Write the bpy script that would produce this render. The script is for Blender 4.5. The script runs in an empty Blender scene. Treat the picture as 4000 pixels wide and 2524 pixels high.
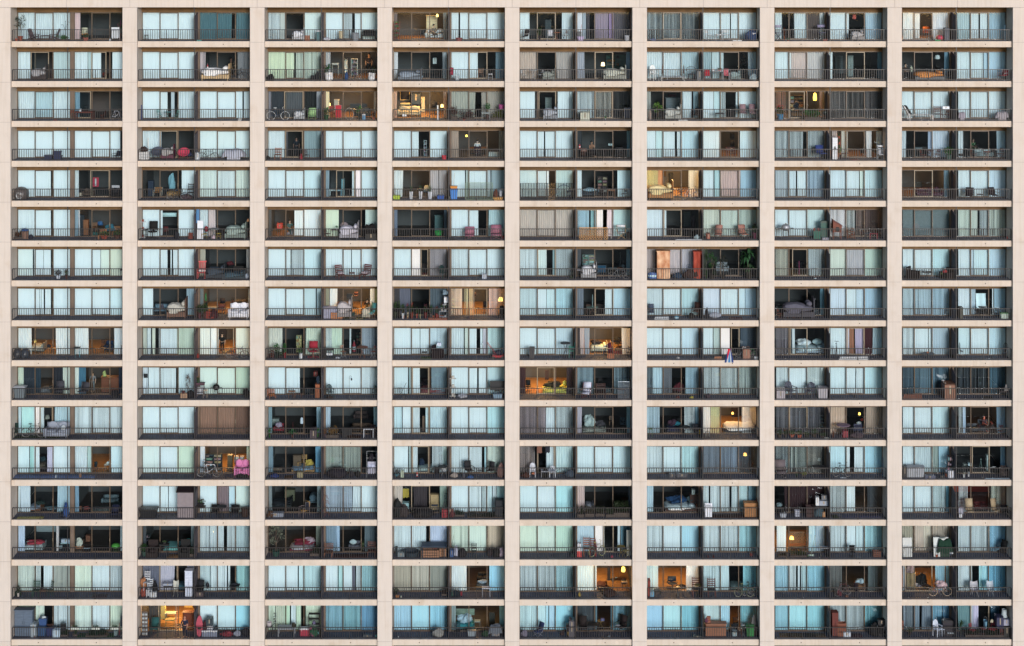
# Facade of an apartment block; per-unit notes: blinds and curtains ; things on the balcony and in the room
DATA = """
11L;c160-330#d8e4d4 c332-665;tr 130-250 250 #3f4a38 #9a4a32,bc 140-170 32 #b05030,ad 243-370 112 r60 #5d4c52,tb 385-470 50 #5a4c50,ad 460-585 112 r-60 #5d4c52,tl 645-720 190 #26262a,bu 590-720 60 #4a8a4a
11R;q697-755#a8a0a0;ac 760-820 130 i #c8b898,fl 765-845 75 #d08a30 #a85a48,tw 1045-1125 130 #d8e0e8,fl 1095-1155 190 #9a3a78 #5a3a30,wc 1025-1060 25 #c8d0d8
12L;b1335-1820;st 1355-1400 55 #1c1e22
12R;g1875-2180#2f7886 g2225-2350#357a88 p2188-2218;bn 1850-1900 12 #50b0b0
13L;s105-225#c4dccc b228-272#9ab8b0 b460-605#b4d8cc;bd 345-455 125 #dfe2e8,cr 460-505 50 #a8643c,bn 565-610 95 #3a7078 #e0e4ec
13R;b650-815 s820-905 b930-985 b1020-1140#b8dccc;ld 1045-1085 240 i #20242a,bg 625-700 35 #c8ccd8,bg 700-850 22 #6a6468,bk2 775-820 90 #d8c8a0,hp 900-970 75 #a0a8b0,sr 990-1130 100 #22242a
14L;g1290-1330#5c6468 c1760-1800#6a8a90 W2 fw;ld 1280-1345 190 #7a3828 #4a8a3c,cb 1600-1710 250 i2 #c8b890,sf 1590-1790 120 i #d8d4d0 #c8a878,dc 1630-1690 95 i #6a4030,oc 1540-1600 110 i #181818,rt 1720-1800 90 i #3a2a24,pl 1690-1720 30 z235 #ffd890,pe 1640-1700 130 i sit #b89070 #807060
14R;b1830-1905 b1920-2345;hp 1875-1945 28 #a05050
15L;b75-165 b470-578 d235-410;tb 270-400 150 i #8a6a48,dk 80-170 110 r-40 #202026 #d8dce0,pt 235-280 130 #3a5a30 #3a3030,ac 330-390 100 #d0d4dc,rt 390-455 80 #c07048,fc 470-530 100 r-50 #8a5030 #1c2028,cb 310-370 210 i2 #343c40
15R;b612-660#b0c8d0 b665-695#7fa0b0 g700-730#3f444a g780-905#84849a g910-950#8a80b0 g960-1110#50565e;br 610-660 150 #b02838,bc 608-680 60 #b8a8d0,bn 612-655 85 #46505c,bc 1055-1110 75 #b8bcc4,po 1110-1125 280 #6a4028
16L;S1280-1770#d8dcd8 d1420-1590;bg 1285-1360 25 #7080a8
16R;b1805-2050 b2060-2310;fc 1808-1880 105 r40 #eceef4,tb 1915-1975 60 #e4e8ee,fc 1980-2040 110 #e8eaf2,hp 2240-2300 75 #d8dce8,bg 2210-2335 115 #24406a,bx 2075-2160 10 #d0d8e0
17L;c68-130 c245-355 g380-485#4e4a44 c485-530#a8ccd0;dr 65-130 150 #9090a8 #3a3848,pt 140-165 130 #7a4028 #7a4028,dr 465-545 150 #8c88a8 #2e3040,bc 512-565 22 #a05040,pt 170-210 30 #2a6040 #7a3a30
17R;b595-760 c915-1075#88c0d4;bd 780-900 120 #c8c4c4,pl 790-830 50 z215 #b04030
18L;c1270-1360 c1375-1430 c1550-1685#a0c8d4 W2 fw;ba 1580-1650 55 #c82848,bn 1565-1625 14 #30a860,cb 1655-1697 120 #5c606c,bi 1280-1298 120 #18181c,ac 1460-1530 140 i #b06030,pl 1322-1334 50 z215 #ffe060
18R;c1780-1890#90c4c8 b1905-1980 b1995-2060 c2085-2235#7cb8cc;bg 1785-1810 60 i #d0d0d8,tw 1848-1872 65 i #c84838,po 2218-2240 150 #80a8c0
21L;q160-285#c4d8c4 q505-660#8cb8b8 d290-460;bd 300-445 150 #98989c #3a3030,bg 460-500 80 i #302828
21R;q697-825#c0e0e4 b830-860#8cbcbc b865-950 b1058-1152#acdce4 d860-1000;pt 960-1000 60 i #8a2818 #4a2018
22L;b1330-1820#b8dce0;
22R;s1870-1935#90989a s2235-2345#66787c;bd 1895-2165 160 #e8e6e4 #c8a878,pe 2140-2200 230 i sit #a06a50 #222222,bk 2085-2345 120 #24262c #16181c,fx 1945-1960 60 z100 #a02830
23L;q105-360#c8cc98 s375-605#ccc090;bg 85-160 65 #1c1c20,su 515-560 60 #26282e,bg 550-600 85 #1e2228
23R;c655-700#8eaab0 W1 fw;sh 895-955 220 i2 #b0b0a8,pe 1035-1090 270 i stand #3a3034 #202830,tb 715-780 180 i #c8c4b8,pm 625-720 155 #2e5a34 #e8e8ec,tc 620-735 70 r60 #ecebef,bg 830-870 85 #1c4a80,bk 875-1010 110 #24242a #18181a,tc 1042-1138 70 r-60 #ecebef,pt 1080-1138 130 #3a4a34 #eee,rd 835-862 140 z80 i3 #d0c8b8
24L;b1285-1335#a8c4c8 c1755-1800#90b4bc;bd 1340-1560 115 #8898a8,bx 1665-1700 60 z170 i2 #b0b8b8,bg 1510-1575 30 i #b0b8c0
24R;b1835-2085 c2255-2345#5c94a8 d2005-2175;sr 1820-1860 120 #a02040 #202024,bc 1865-1915 60 #b0c0c8,st 2180-2230 60 #e0e4ea,dc 2090-2140 120 i #b07048
25L;c75-230#a6a894 c415-580#98a49c;fc 78-135 100 r60 #dde6ee #1c2434,rt 162-238 100 #dde6ee,fc 238-305 100 r-60 #dde6ee #1c2434,bd 285-400 115 #98a098
25R;c612-680#8ca4b4 c1075-1120#5c9cc8 d780-950;bd 850-1070 150 #b8bcae,bs 885-1070 260 i3 #5a7a78,lm 830-880 180 i #d0dcd8
26L;c1280-1590#b4d8d8 c1595-1760#90c4cc;mo 1290-1385 145 r30 #e4ecee,um 1405-1425 160 #5a3c34,po 1452-1470 100 #d0d4dc,tb 1390-1630 35 #d8dcdc,wi 1640-1735 130 #3c2c30,um 1605-1625 155 #5a3c34,bx 1740-1785 100 #4a5460
26R;c1810-1875#7cb0b8 c1880-1990#9cccd0 c2220-2300#8cb8c4;ac 1808-1865 100 #c02038,tb 1878-1980 92 #c8ccd0 #58686c,fl 1920-1985 28 z92 #c03040 #c84050,bx 1885-1905 18 z92 #e8e8f0,ac 1985-2045 105 #e06878 #e4e4ea,pe 2150-2215 270 i stand #3a3024 #4a4438,bd 2050-2150 110 #88a0a0,bg 2225-2310 70 #90a8b0
27L;b68-190 b192-215#c0d0d0 c220-355#b0b4a8 c375-540#a8bcb8;
27R;b597-606 c1030-1075#4a90a8 d735-910 wd;cb 745-800 250 i2 #78807c,cb 630-700 250 i3 #60686a
28L;c1660-1705#50a0c0;bd 1375-1655 110 #d88830 #6a6e72,pe 1258-1320 170 i sit #503830 #16181e,bg 1330-1360 60 z90 i #b0a890,ac 1665-1745 80 r-30 #14181e,tb 1262-1345 110 #16181e,pl 1565-1620 40 z215 #b8c0c0
28R;b1780-2020#a4d4e4 b2028-2240#8cc8dc;ac 2170-2285 105 r-50 #a02838 #c0c4cc
31L;c160-320#b0dce0 c325-480#90c8d0 c505-660;bg 500-545 12 #a04028
31R;c697-750#7ca8b8 d695-855;fc 615-690 98 r60 #7a3628,tb 708-885 82 #6e2e22,fc 935-1000 90 r-60 #6a3020,bk 1035-1150 112 #d0d4e0 #18181c,bx 745-765 25 z82 #d0d8e0
32L;b1335-1490 b1502-1575 b1610-1640#90b8c0 c1680-1820;po 1290-1312 140 #203a78,fc 1468-1530 104 r40 #68b0a8,rt 1540-1615 76 #60a8a4,fc 1635-1690 95 r-40 #68b0a8
32R;b1872-2280 b2295-2345;bx 2240-2272 18 #e0e4e8
33L;c105-145#70808c g150-260#2e3c44 g270-430#4a5a5e k465-560#202828 c570-605#90a8b0 d265-445;bk 95-315 125 #2a4a6a #c0c4c4,bd 360-460 115 #c8ccd0,bg 362-430 35 z90 i #a82038,dk 490-565 108 #a8d890,po 585-605 115 #6a7078
33R;c650-690#d8c090 c1110-1130#6a8a98 W3 fw;cb 735-782 210 i2 #a8a090,fl 620-690 125 #288030 #285030,fc 685-712 140 #982c20,fc 712-742 140 #882820,tw 745-805 145 #c02838,wl 835-920 115 #a0a4a0,pm 930-1010 135 #3a7838 #2a3028,ck 1000-1030 62 #4080a8,pt 1080-1130 75 #4a3020 #a05030,lm 680-705 170 i #ffe090,dc 720-790 110 i #803828,sf 920-1080 130 i #4a4440,tv 885-1045 50 z120 i2 #18181c
34L;c1290-1325#8a8878 c1762-1800#707468 W5 fw;sf 1330-1550 145 i #a89878,tb 1360-1450 190 i2 #c0a868,pc 1355-1445 110 z175 i3 #242020 #b09050,bx 1465-1550 110 z170 i3 #14202a,oc 1640-1712 190 i #202024,lm 1730-1770 160 i #ffe8b0,fa 1697-1722 140 #d0d4d8,bx 1378-1415 20 z35 #d8dce0,cb 1555-1590 200 i3 #c0b088
34R;c1840-2065#8ca494 c2120-2345#8c9888;bu 1830-1900 140 #5a4038,bu 1900-2060 105 #6a5250,to 2153-2207 165 #2e7030 #5a4440,tb 2122-2202 72 #b8c8cc,bu 2195-2338 100 #70783c,hp 2280-2342 45 z115 #b04888,pt 1935-1980 30 #5a3030 #b05030
35L;b78-215 b430-538 b542-580#90bcc0 d250-415;bd 290-430 150 #a8b0bc,cb 310-375 230 i2 #707874
35R;s612-775#c0c4b8 S785-945#9ca49c S960-1130#3f4a4c d780-945 p878-885;bx 640-730 82 #c0c4b0,pt 868-892 40 #2a9030 #c8ccc8,tw 1055-1115 118 #28303e
36L;c1280-1305#88a098 c1605-1690#b4d4d4 c1705-1765#6ca4b0;tr 1305-1435 170 #6a9a38 #2a3028,bd 1435-1585 150 #c8ccc4,fl 1430-1500 70 #a03048 #384838,ac 1690-1795 112 r-40 #2a2428,cb 1440-1580 230 i2 #5a6064,bg 1282-1310 110 #988880,bx 1565-1650 8 #c0c4c8,pc 1465-1545 60 z200 i3 #602020
36R;b1810-1895 b1900-1965#98d0d4 s1970-2010 b2105-2310#a8dcdc;ac 2140-2205 148 #8c7078 #22242a,ac 2228-2295 148 #8c7078 #22242a,tb 1910-1995 65 #22242c
37L;S70-165#7a6250 S480-560#8a8474 W2 d200-345;sh 200-335 260 i3 #786038,tb 205-345 130 i #20242a,pl 418-465 75 z200 #ffc000,bu 330-510 110 #3f7038,fl 70-160 150 #a04848 #3a78a0,gl 510-565 90 #202c28,bg 235-290 60 z110 i #161c26
37R;S600-730#808c88 S740-905#707c78 S920-1080#707c7c;tb 770-900 120 i #505458,ac 1000-1080 130 i #4a5054
38L;b1262-1365 b1370-1535 b1550-1708;lo 1270-1545 140 #e8e8e8 #16161c,dc 1565-1635 128 #6a3828,fc 1640-1708 100 r-60 #7a4030,bx 1645-1708 30 z92 #d8e0ec
38R;b1790-1900 b1912-2070 b2090-2245;cv 1785-1862 78 #b8b0c0,cv 2150-2290 82 #b8b0b8,bg 2180-2250 35 z0 #5a2c28
41L;b160-655#cce4d0;bn 418-495 47 #26304c,bn 505-585 42 #2a3454,bn 507-583 42 z42 #2a3454
41R;b697-1130#c8e0d0;ac 1048-1145 82 r-40 #1c2838
42L;c1330-1480 c1500-1518#a0c8d4 d1505-1668;po 1383-1405 205 #d0d8d8,cr 1300-1388 75 #d8d8d8,bg 1310-1388 55 z75 #3a2a26,bd 1520-1640 150 #a09c9c #602840,pp 1420-1545 118 #4a5060,pp 1668-1785 108 #d83058,bg 1735-1815 90 i #2c3c6a
42R;b1872-2345#c8e0c8;bx 1830-1865 72 #ccd4dc,bk 1860-2060 108 #2a4834 #181c1c,cv 2090-2315 105 #c4c8d8
43L;q105-265 c272-300#485058 q455-605#6c9aa0 d275-440;pe 345-415 225 i stand #7a5444 #20242c,dc 175-237 112 #a86038,dc 430-505 100 r40 #5a2c20,bg 410-440 60 #982030,bg 80-112 45 #202024
43R;b650-1140;
44L;b1290-1455 b1465-1530 b1640-1800;sh 1580-1605 200 i #c0c8c8,bc 1745-1795 62 #c81838
44R;c1835-1905#888c7c c2285-2345#587068 W1;tb 2010-2170 130 i2 #5a4030,oc 2040-2125 125 i #30202c,pe 2040-2125 205 i back #c0a090 #d8d8dc,pl 1965-1995 20 z235 #ffd040,cr 2190-2285 85 i #a8aca8
45L;b75-218 b236-300 b312-385 b415-580#a8dce0;
45R;g615-655#2c3a40 c1080-1125#58a0b0;pe 715-775 190 i sit #b07858 #b07858,ac 640-700 80 #3a2824,ac 710-805 98 #1e1c20,bx 650-700 30 z50 #603830,fx 628-645 40 z75 #c01828,rt 825-910 98 #3a3030,ac 970-1050 112 #26282c,tb 710-790 110 i #70584a,bx 905-945 20 z150 i2 #a0b0b0
46L;b1280-1350 b1355-1415#9cd4d4 b1425-1530 b1552-1595 b1605-1760#98d0d8 p1524-1530;
46R;b1812-1960#b8dcd0 b2145-2308#98d0dc W1 fw;dc 2015-2100 130 i #602828,oc 2050-2100 200 i2 #201c1c,pc 2050-2090 50 z210 i3 #1c1c1c
47L;s70-190#c8d0bc s200-330#d0d8d0 s375-555#b0c0b0;ac 445-560 135 r20 #243c80
47R;c603-650#909894 c690-750#94b0a8 c920-975#a0c0c4 c1020-1075#88b4c0 W1 wy fw;cb 598-650 210 #e0e4ea,gl 600-652 145 #14161c,ld 655-682 250 #b05030 #3a6030,pm 655-705 120 #6a7a40 #382c28,be 690-765 60 #5a2c24,bc 865-915 125 i #202428,st 1020-1085 135 #e0e4ea,ac 1045-1110 110 #d8dce4,rg 770-855 5 #902820
48L;c1262-1300#a0c8d0 c1505-1540#7ca8c8 c1550-1710#9cc4d4;fc 1420-1495 95 r60 #7a3c30,rt 1468-1560 88 #5a4440,fc 1550-1625 100 r-60 #7a3c30,pt 1650-1752 128 #3a6830 #405850,tb 1380-1450 130 i #707878
48R;c1790-1835#a4ccd0 c2150-2245#8cc0d0;sf 1935-2110 110 i #98a0a0,pe 1890-1960 215 i sit #806050 #28502c,fc 1895-1975 108 r60 #5a2c28,rt 2020-2095 78 #a06860,fc 2140-2225 108 r-60 #5c2c24,gl 1790-1842 60 #1c1e24
51L;b155-310 b325-478 b500-660;kn 112-238 118 #5a5250 #a0a4a8
51R;c695-740#a8dce4 d850-1030;fg 870-930 100 z130 i #b02840,cr 740-778 75 i #c0a890,sf 780-890 80 i #5a4438,ac 1030-1120 105 #20242a,tw 1050-1125 30 z110 #a0a8b0
52L;b1710-1815;pn 1445-1525 95 i #a86c38 #c8b8a8,bg 1580-1650 160 z115 i #6a94a0,bg 1575-1710 110 i #2a5888,ac 1700-1760 150 i #181c22,dc 1765-1820 150 #181c24,bk 1565-1780 105 #1a1a20,bg 1680-1815 50 #504048,cb 1395-1450 170 i #182438,bd 1570-1700 80 i #c08848
52R;q1870-2035#b4c8bc q2040-2205#b8ccc0 q2222-2350#a8c4b8;
53L;b100-262 b275-430 b450-608#a0d4dc p138-148;
53R;g650-690#70a0b0 b905-925 b938-990#c8c8dc b1000-1140#a4d8dc d755-932;tb 690-808 105 i #d0e4e8,tv 700-752 65 z105 i #14141a,cb 805-830 210 i #90c0c8
54L;c1285-1385 c1640-1715#90a4a8 c1722-1800#90a4a8 W1 wy;bn 1285-1358 42 #b0cc20,pl2 1435-1478 150 #385038 #dce0e8,pl2 1525-1568 150 #385038 #dce0e8,pl2 1610-1660 150 #4a6840 #dce0e8,bn 1702-1775 40 #1050a8,bd 1580-1640 170 i #a8b0b4
54R;b1830-1965#b8d4d4 b1975-1995#90b8b0 b2005-2150 b2170-2205#90b8c0 b2215-2345#78a4ac;br 1822-1870 240 #c8c0b0,bn 1825-1898 105 #2080d8,bn 1825-1898 22 z86 #d88818,gd 1970-2225 165 #a0b898,bg 2230-2280 105 #6a3a28,bc 2280-2320 75 z30 #b8c0cc,bn 2228-2325 28 #c89038
55L;b78-230#9ccccc b270-320#9cccd0 b328-345 b415-580#8cc4c4 b236-245 W1 wy;wl 415-560 140 #1c2060,st 510-570 80 #282c50 #28283a,gd 80-600 160 #24242c
55R;b612-655 b992-1122#a0d4e0;sf 655-805 120 i #3a4048,cu 660-800 40 z110 i #a0b8c4,fc 830-890 90 r40 #30282a,tb 895-970 95 #8a6040,fc 1025-1090 100 r-40 #2a2224,bs 805-900 90 i2 #40302c
56L;s1278-1375#c8a040 c1375-1415#988048 s1660-1755#a0b0a8 W5 fw;bd 1278-1515 180 #e8d090 #b07838,bk 1585-1785 128 #c8ccd4 #303030,dc 1405-1440 105 #181820,rt 1455-1535 100 #181c20,dc 1562-1590 105 #181820,cr 1285-1360 60 #2a2018,pc 1410-1450 120 z180 i3 #403018,cb 1480-1515 210 i3 #181c10
56R;b1812-1895#b0dce0 b1905-1960#88c8cc c1965-2145#b0a89c b2155-2308#80bcd0;
57L;q70-190#90b4bc b200-262#a0ccd4 b275-360#a8d8dc q380-540#80b0c4;
57R;b602-735#a4d0dc b740-855 b862-902#a8d4c8 b920-1082#a0d4d8;
58L;c1655-1712#4a90b4 d1375-1550 W1 wy fw;sf 1390-1650 95 i #501c38,dc 1378-1450 180 i #20241c,cu 1480-1530 40 z90 i #501c38,cu 1560-1610 50 z95 i #481830
58R;b1790-1905#a8d4e4 b1918-2080#b0dce8 b2095-2248#9ccce0;dk 1838-1950 108 r-20 #2a2028 #201c24,tb 1962-2020 50 #302830,dk 2070-2168 108 r20 #2a2028 #201c24
61L;q152-310 b322-478 b500-660;bu 108-200 80 #5a3820,hp 200-275 75 #8a6858,bg 200-272 30 z68 #2a5a98,bg 262-315 48 #26283a
61R;c690-735#6ca0b4 c735-750#a0c0c8 W0.5;cb 755-800 250 i #1a2028,dc 930-995 90 #b07040,dc 1060-1125 110 i #b07040,bg 985-1090 70 z95 i #2a6070,bg 915-970 45 z150 i2 #205080,fl 930-1030 75 #4a7840 #903828,fl 1060-1148 90 #3a5830 #503028,cb 785-835 160 i #804820,dc 865-910 100 i2 #90603a,bg 860-930 40 i #206058
62L;b1325-1490 b1498-1530 b1672-1820 p1530-1660;oc 1385-1490 165 #18181e,ls 1310-1365 190 #c8ccd0 #8a4030,st 1330-1390 90 #20242c,bg 1640-1690 80 #20222c,ac 1530-1580 100 i #602020,cr 1775-1815 60 #803020,tp 1530-1660 36 z232 i #b0d4d0
62R;c1875-1955 c1960-2025#b0b4b0;mc 1855-1912 175 #d8dce4,po 1832-1875 128 #ccd4e0,gk 1908-1972 125 #902030,rt 1960-2065 100 #a0a8a8,st 1890-1950 52 #c0a838,st 2035-2080 52 #c0a838,bd 2120-2320 170 #8ca098,lm 2320-2348 110 z80 #a87850,bg 1985-2030 35 #d0b8c8,tb 2100-2200 55 #282c34,pc2 1822-1852 130 z150 #2070a8,tb 2290-2345 75 #3a2428
63L;g105-148#445050 b362-435 b452-598 W1.2 fw wo;pe 270-360 200 i sit #a07860 #48605c,bg 290-360 100 i #a8989c,bx 200-250 50 z120 i2 #c83018
63R;b645-778#bcd0b0 b1030-1142#a0ccc0;bd 785-965 170 #c0bcc8,cu 790-870 60 z120 i #a08080,fc 632-705 100 r60 #4a2028,fc2 710-805 88 #4a2028,pt 742-770 40 z80 #3a8040 #dde0e0,fc 820-900 110 r-50 #4a2028,cv 1015-1140 145 #20181c,bx 1030-1135 60 #101018,um 1095-1142 170 #303a3c
64L;g1285-1330#5c7c98 g1770-1805#304e60 wd;cb 1680-1760 250 i2 #507070,hp 1675-1760 45 i #20a840
64R;b1830-2000 b2005-2090 c2190-2345#90c8cc;dk 1960-2060 110 #b87088,dk 2205-2315 125 #b87088,bc 2310-2342 45 #901828,sh2 1830-1885 32 #20202c,dc 2050-2090 100 i #302830
65L;c75-595#a8b0a0;
65R;q615-725#b0c0c8 b740-775#90c4bc b782-855#a8dcdc c895-950#c8c0cc b965-1122#9cd0cc d610-800;lt 630-905 118 #e8a858,dr 985-1070 130 #d8d8dc #a88858,dc 900-935 100 #d8d0c8,hp 1070-1115 65 #2a2420,la2 610-620 270 #402828
66L;b1278-1418#a8d0dc b1425-1450 d1428-1595;bg 1708-1762 45 #90a8b0,cb 1680-1720 230 i2 #301820,cb 1610-1680 230 i3 #5a6668,po2 1545-1795 8 #b8c0cc
66R;q1815-1960#a0c0b0 q1975-2130#b0c8b8 q2150-2310#90b8ac;dk 1895-1990 130 r-15 #b07868 #302020,dk 2122-2230 130 r20 #b07868 #302020,fl 2255-2315 155 #402830 #702848,pt 1820-1860 70 #80402c #a84020,bx 1830-1862 55 #a04830
71L;b155-308#a8d4d0 b320-408 b412-478 b498-660#a8d8d8;pt 510-585 90 #403840 #b0bccc,fl 600-650 95 #603838 #503030
71R;b692-855#b4dcd4 b862-945 b950-1018#b8d8c0 b1040-1148#a8ccb4;tb 1130-1148 90 #20202c
72L;b1328-1488 b1498-1575 b1605-1615 b1628-1655 b1675-1818;
72R;c1878-1932#98a890 c2318-2345#a8b8b0;rc 1850-1940 160 #d05050,bx 1870-1935 16 z70 #d8c8c8,ac 1948-2005 80 #44404a,wa 2005-2095 100 #1c2028,cu 2020-2080 25 z50 #c8b8c0,wa 2185-2290 108 #14161c,bd 1945-2120 150 #384450,bd 2100-2310 90 #38505c,bg 2295-2342 50 #a0b0c4,bg 2130-2200 40 z150 i2 #601820
73L;b102-265 b275-325 s335-430#a8ccd4 b452-605#a0d4dc;
73R;b650-810 b818-895 b902-980 b998-1140;ac2 735-845 125 r30 #6a2420 #b8a8b0,tb 875-930 58 #602820,ac2 970-1090 125 r-30 #6a2420 #b8a8b0
74L;b1290-1445 b1458-1545 s1635-1800#808c90 d1550-1620;mo 1715-1805 128 r40 #1c3838,dc 1550-1600 160 i #301c18,rg 1545-1610 6 i #a03018
74R;q1832-1995 b2002-2165 b2180-2345;bx 2128-2168 50 #b8c4d8
75L;q75-228#b8d4cc b235-325#b4d4cc b383-398#70b0b8 s420-590#94bcb8 d240-410;br 550-600 190 #304030
75R;g612-648#405058 c1078-1125#6ca8b8;bd 650-795 170 #c4c4c8,bs 665-780 100 z150 i2 #90a8a0,cl 805-885 85 i #204c68,ac 1030-1070 150 i #606870,tb 900-1000 100 i #80888c,fc2 612-680 85 #c0c0d0 #202028,fc2 690-745 95 #202024 #202028,bk 900-1125 110 #787c84 #16181c,tb 990-1045 125 i #804830,po 1005-1030 280 i #707478
76L;c1278-1350#989c98 c1425-1585#a8b0b0 c1600-1715#a0b0b8;cb 1358-1487 265 #e0b890 #a05028,cb2 1725-1805 260 #a84028,bt 1278-1372 52 #3060a8,hu 1630-1705 130 #405880,bg 1600-1720 95 #3c2a28,bg 1500-1600 60 #203850,cv 1700-1750 75 #402c28
76R;g1815-1835#405040;tr 1815-1950 250 #2c5a28 #302c28,tr 1930-2040 215 #3a3c30 #302c28,pm 2150-2335 275 #2a5a30 #302c28,pm 2170-2335 130 #3a5a38 #302c28,to 1815-1842 290 #304c28,sf 1915-2035 180 i #88888c,pt 1880-1920 80 #405038 #402c28
77L;s70-190#90a898 s380-545#a0c0b0 d228-370 fw;ac 262-345 180 i #14141c,po 285-300 110 i #a02858,bt 430-460 20 #4a3028
77R;b602-735#a8ccbc c742-905#9cb0b4 b920-1080#98c8b8;
78L;b1268-1358 b1378-1530#b0dce4 b1555-1705#98d4dc;wa 1293-1440 108 r60 #241a1c,rt 1440-1548 65 #201c20,pt 1450-1490 12 z65 #c0ccd0 #b0bcc0,wa 1618-1750 100 r-60 #2a2020,cu 1640-1690 40 z45 #982830,cu 1625-1680 40 z25 #506030
78R;b1790-1905 b1918-1930#90bcc8 b1935-2080#a0d4e4 b2095-2250#98cce0;
81L;b155-310 b322-372 b378-385 b392-410 b425-478 b500-650;
81R;b692-852 b862-1020 b1038-1148#a0d8e0;
82L;b1325-1440 c1755-1815#78a8b8;ac 1445-1575 130 i #8098a8,bg 1510-1545 60 z80 i #584850,bd 1575-1755 200 #b0aca0 #705040,st 1590-1640 105 #b08850
82R;c1870-1915#507078 c2335-2348#78a0a8 W2 fw wo;pt 1828-1890 145 #304c2c #583038,pt 1895-1960 150 #385028 #50302c,cr 1938-2018 65 #8a2818,so 2152-2345 150 #dcdce4,tb 1950-2050 130 i #a09080,oc 2060-2120 210 i2 #20181c,pe 2160-2210 160 i sit #603020 #583828,sf 2210-2330 200 i2 #504030,bg 1915-1960 100 z80 i #182420,bg 1925-1945 80 z190 i #306838,pt 2310-2345 110 #24302c #c0c8d0,ac 2030-2120 110 i #603028,bg 1965-2060 90 #401820
83L;b102-265 b275-435 b452-562#98c8cc b572-608#88b8c0;bc 565-582 25 #202428
83R;c652-690#748c74 c695-765 c1075-1115#b0dcd0 c1115-1142#608c68 W3 fw wo;bd 765-905 215 #b0a8a8,tv 855-912 60 z200 i2 #181010,bd 998-1075 130 #d0c8b0,pe 1025-1065 140 i back #201818 #e0d8c8,cb 625-820 105 #a0a0b8 #b06838,cr 708-818 65 #c07840,bu 890-940 70 #205a58,dk 1035-1140 140 r-40 #50b0b0 #502420,rg 830-1035 5 #144028,oc 915-965 60 z215 i2 #402018
84L;c1290-1350#3c4044 c1350-1450#58687c c1635-1805#44606c;rt 1290-1380 85 #2c2c30,fl 1285-1330 165 #507040 #404838,fl 1335-1360 180 #486038 #403830,fl 1360-1400 145 #40602c #d8dce0,fl 1412-1440 150 #903048 #c0b090,fl 1445-1485 150 #a04038 #8a3828,fl 1365-1405 75 #6a3a28 #8a4428,fl 1450-1475 115 #5a3028 #8a4028,fl 1500-1525 110 #486a40 #a04438,pt 1418-1435 50 #4a3a28 #a06030,fl 1535-1555 105 #405038 #b0a870,fl 1575-1615 140 #6a3040 #80302c,fl 1625-1665 135 #305a30 #50484a,fl 1680-1720 120 #802c30 #902c28,sh2 1725-1805 65 #b0b4c0,fl 1730-1765 85 z65 #a04858 #d8d0c8,fl 1768-1805 80 z65 #a06070 #6a4038,bx 1770-1808 55 z150 #d8dce4,cr 1625-1800 18 #a05030,ls 1755-1808 150 #c8ccd0,bg 1750-1808 50 z220 #7890a0
84R;s1835-1940#98a090 S1960-2040#c8b080 s2190-2340#8c9898 W3 fw wo d2045-2175;sh 1838-1870 205 i #209040,tb 1845-1920 90 i #a8b8a8,oc 2130-2175 180 i #201818,lm 2270-2330 220 i #ffe890,cv 2290-2345 130 #14161e,oc 2050-2075 70 z200 i2 #302018
85L;q75-230#94c0c4 b238-322 b326-402#a0d4e0 q415-580#88c4d0 p340-344;
85R;g615-672#607c8c b875-945 b965-1122#94ccd8 d780-955;rt 698-812 130 i #90a090 #905838,po 750-765 120 z120 i #a0b0b0,dc 700-740 110 i #603828,dc 790-870 110 i #402820
86L;b1278-1415#9cc4c8 b1425-1585#a8d4d8 b1603-1760#90c8cc;wc2 1280-1340 135 #404c60,bt 1525-1568 30 #2080a0,ac 1690-1785 145 r-30 #4a3028,bg 1660-1720 60 #20181c,po2 1340-1475 25 #c0c8d0
86R;b1812-1958#a8ccd8 b1972-2128#b0dce8 b2150-2190#a0d0dc b2195-2290#90c4d4;bg 1818-1850 110 #20222c,cu 1850-1972 60 #9ca4b4,rg 2040-2165 20 #60282c
87L;c490-540#4890a8;fc 75-140 95 r60 #905040,fc2 175-250 60 #905040,fc 262-330 95 r-60 #905040,tb 80-165 110 i #98a898,bd 140-430 200 #5c5a68,bd 400-480 150 i #343c44
87R;b602-732#a4ccd8 b745-825 b830-905#9ccce0 b920-1065#84bcd0;
88L;q1268-1368#90bcc4 q1380-1530#8cbcc8 q1558-1715#80b4c4;
88R;b1790-1910#a8d0dc b1922-1952#90c0d0 b2110-2118 b2128-2250#7cb8cc;cb 1793-1828 105 #585850,pc2 1955-2050 140 z120 i #b8c8dc,oc 1955-2040 145 i #18181c,fc 1940-1985 100 r40 #20242c,fc2 1985-2075 105 #20242c,fc 2115-2178 100 r-40 #1a1e24,bn 2188-2278 55 #b0c4b8 #308040
67L;b68-190#b0d0dc b202-360#b4dce0 b378-538#9ccccc;gk 95-240 150 #8c9098,bn 420-500 82 #106050,bn 500-572 172 #145048,bc 422-448 30 z85 #a03020,bc 462-485 28 z85 #a03020,bx 510-572 20 #a0a0b8
67R;q602-730#b0b8bc s745-820#90b8c0 S830-905#90948c S920-1080#706c68 W0.4;dh 600-695 190 #80402c #703c3c,ld 742-815 110 #885038 #885038,rt 890-965 55 #50606c,be 955-1030 55 #982838,tp2 1055-1105 105 #404448,tr 950-1070 180 i #303c30 #302820
68L;h1268-1708#50585c;tb 1380-1535 105 i #d0d8d8,bg 1350-1430 60 z90 i #8c3c34
68R;q1790-1905#a8c8b8 q1918-1970#a4c4b8 s1990-2075#a8c8bc q2095-2248#98bcb0;bt3 2242-2255 40 #a02820
91L;c155-295#b0d8e0 c522-658#b8dce4 W1.2 fw wy;bd 300-425 180 i #a0988c,kn 128-205 100 #30343c,kn 203-278 95 #343c48,bg 430-480 35 z80 i2 #202430,lm 322-340 200 i #f0e080
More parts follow.
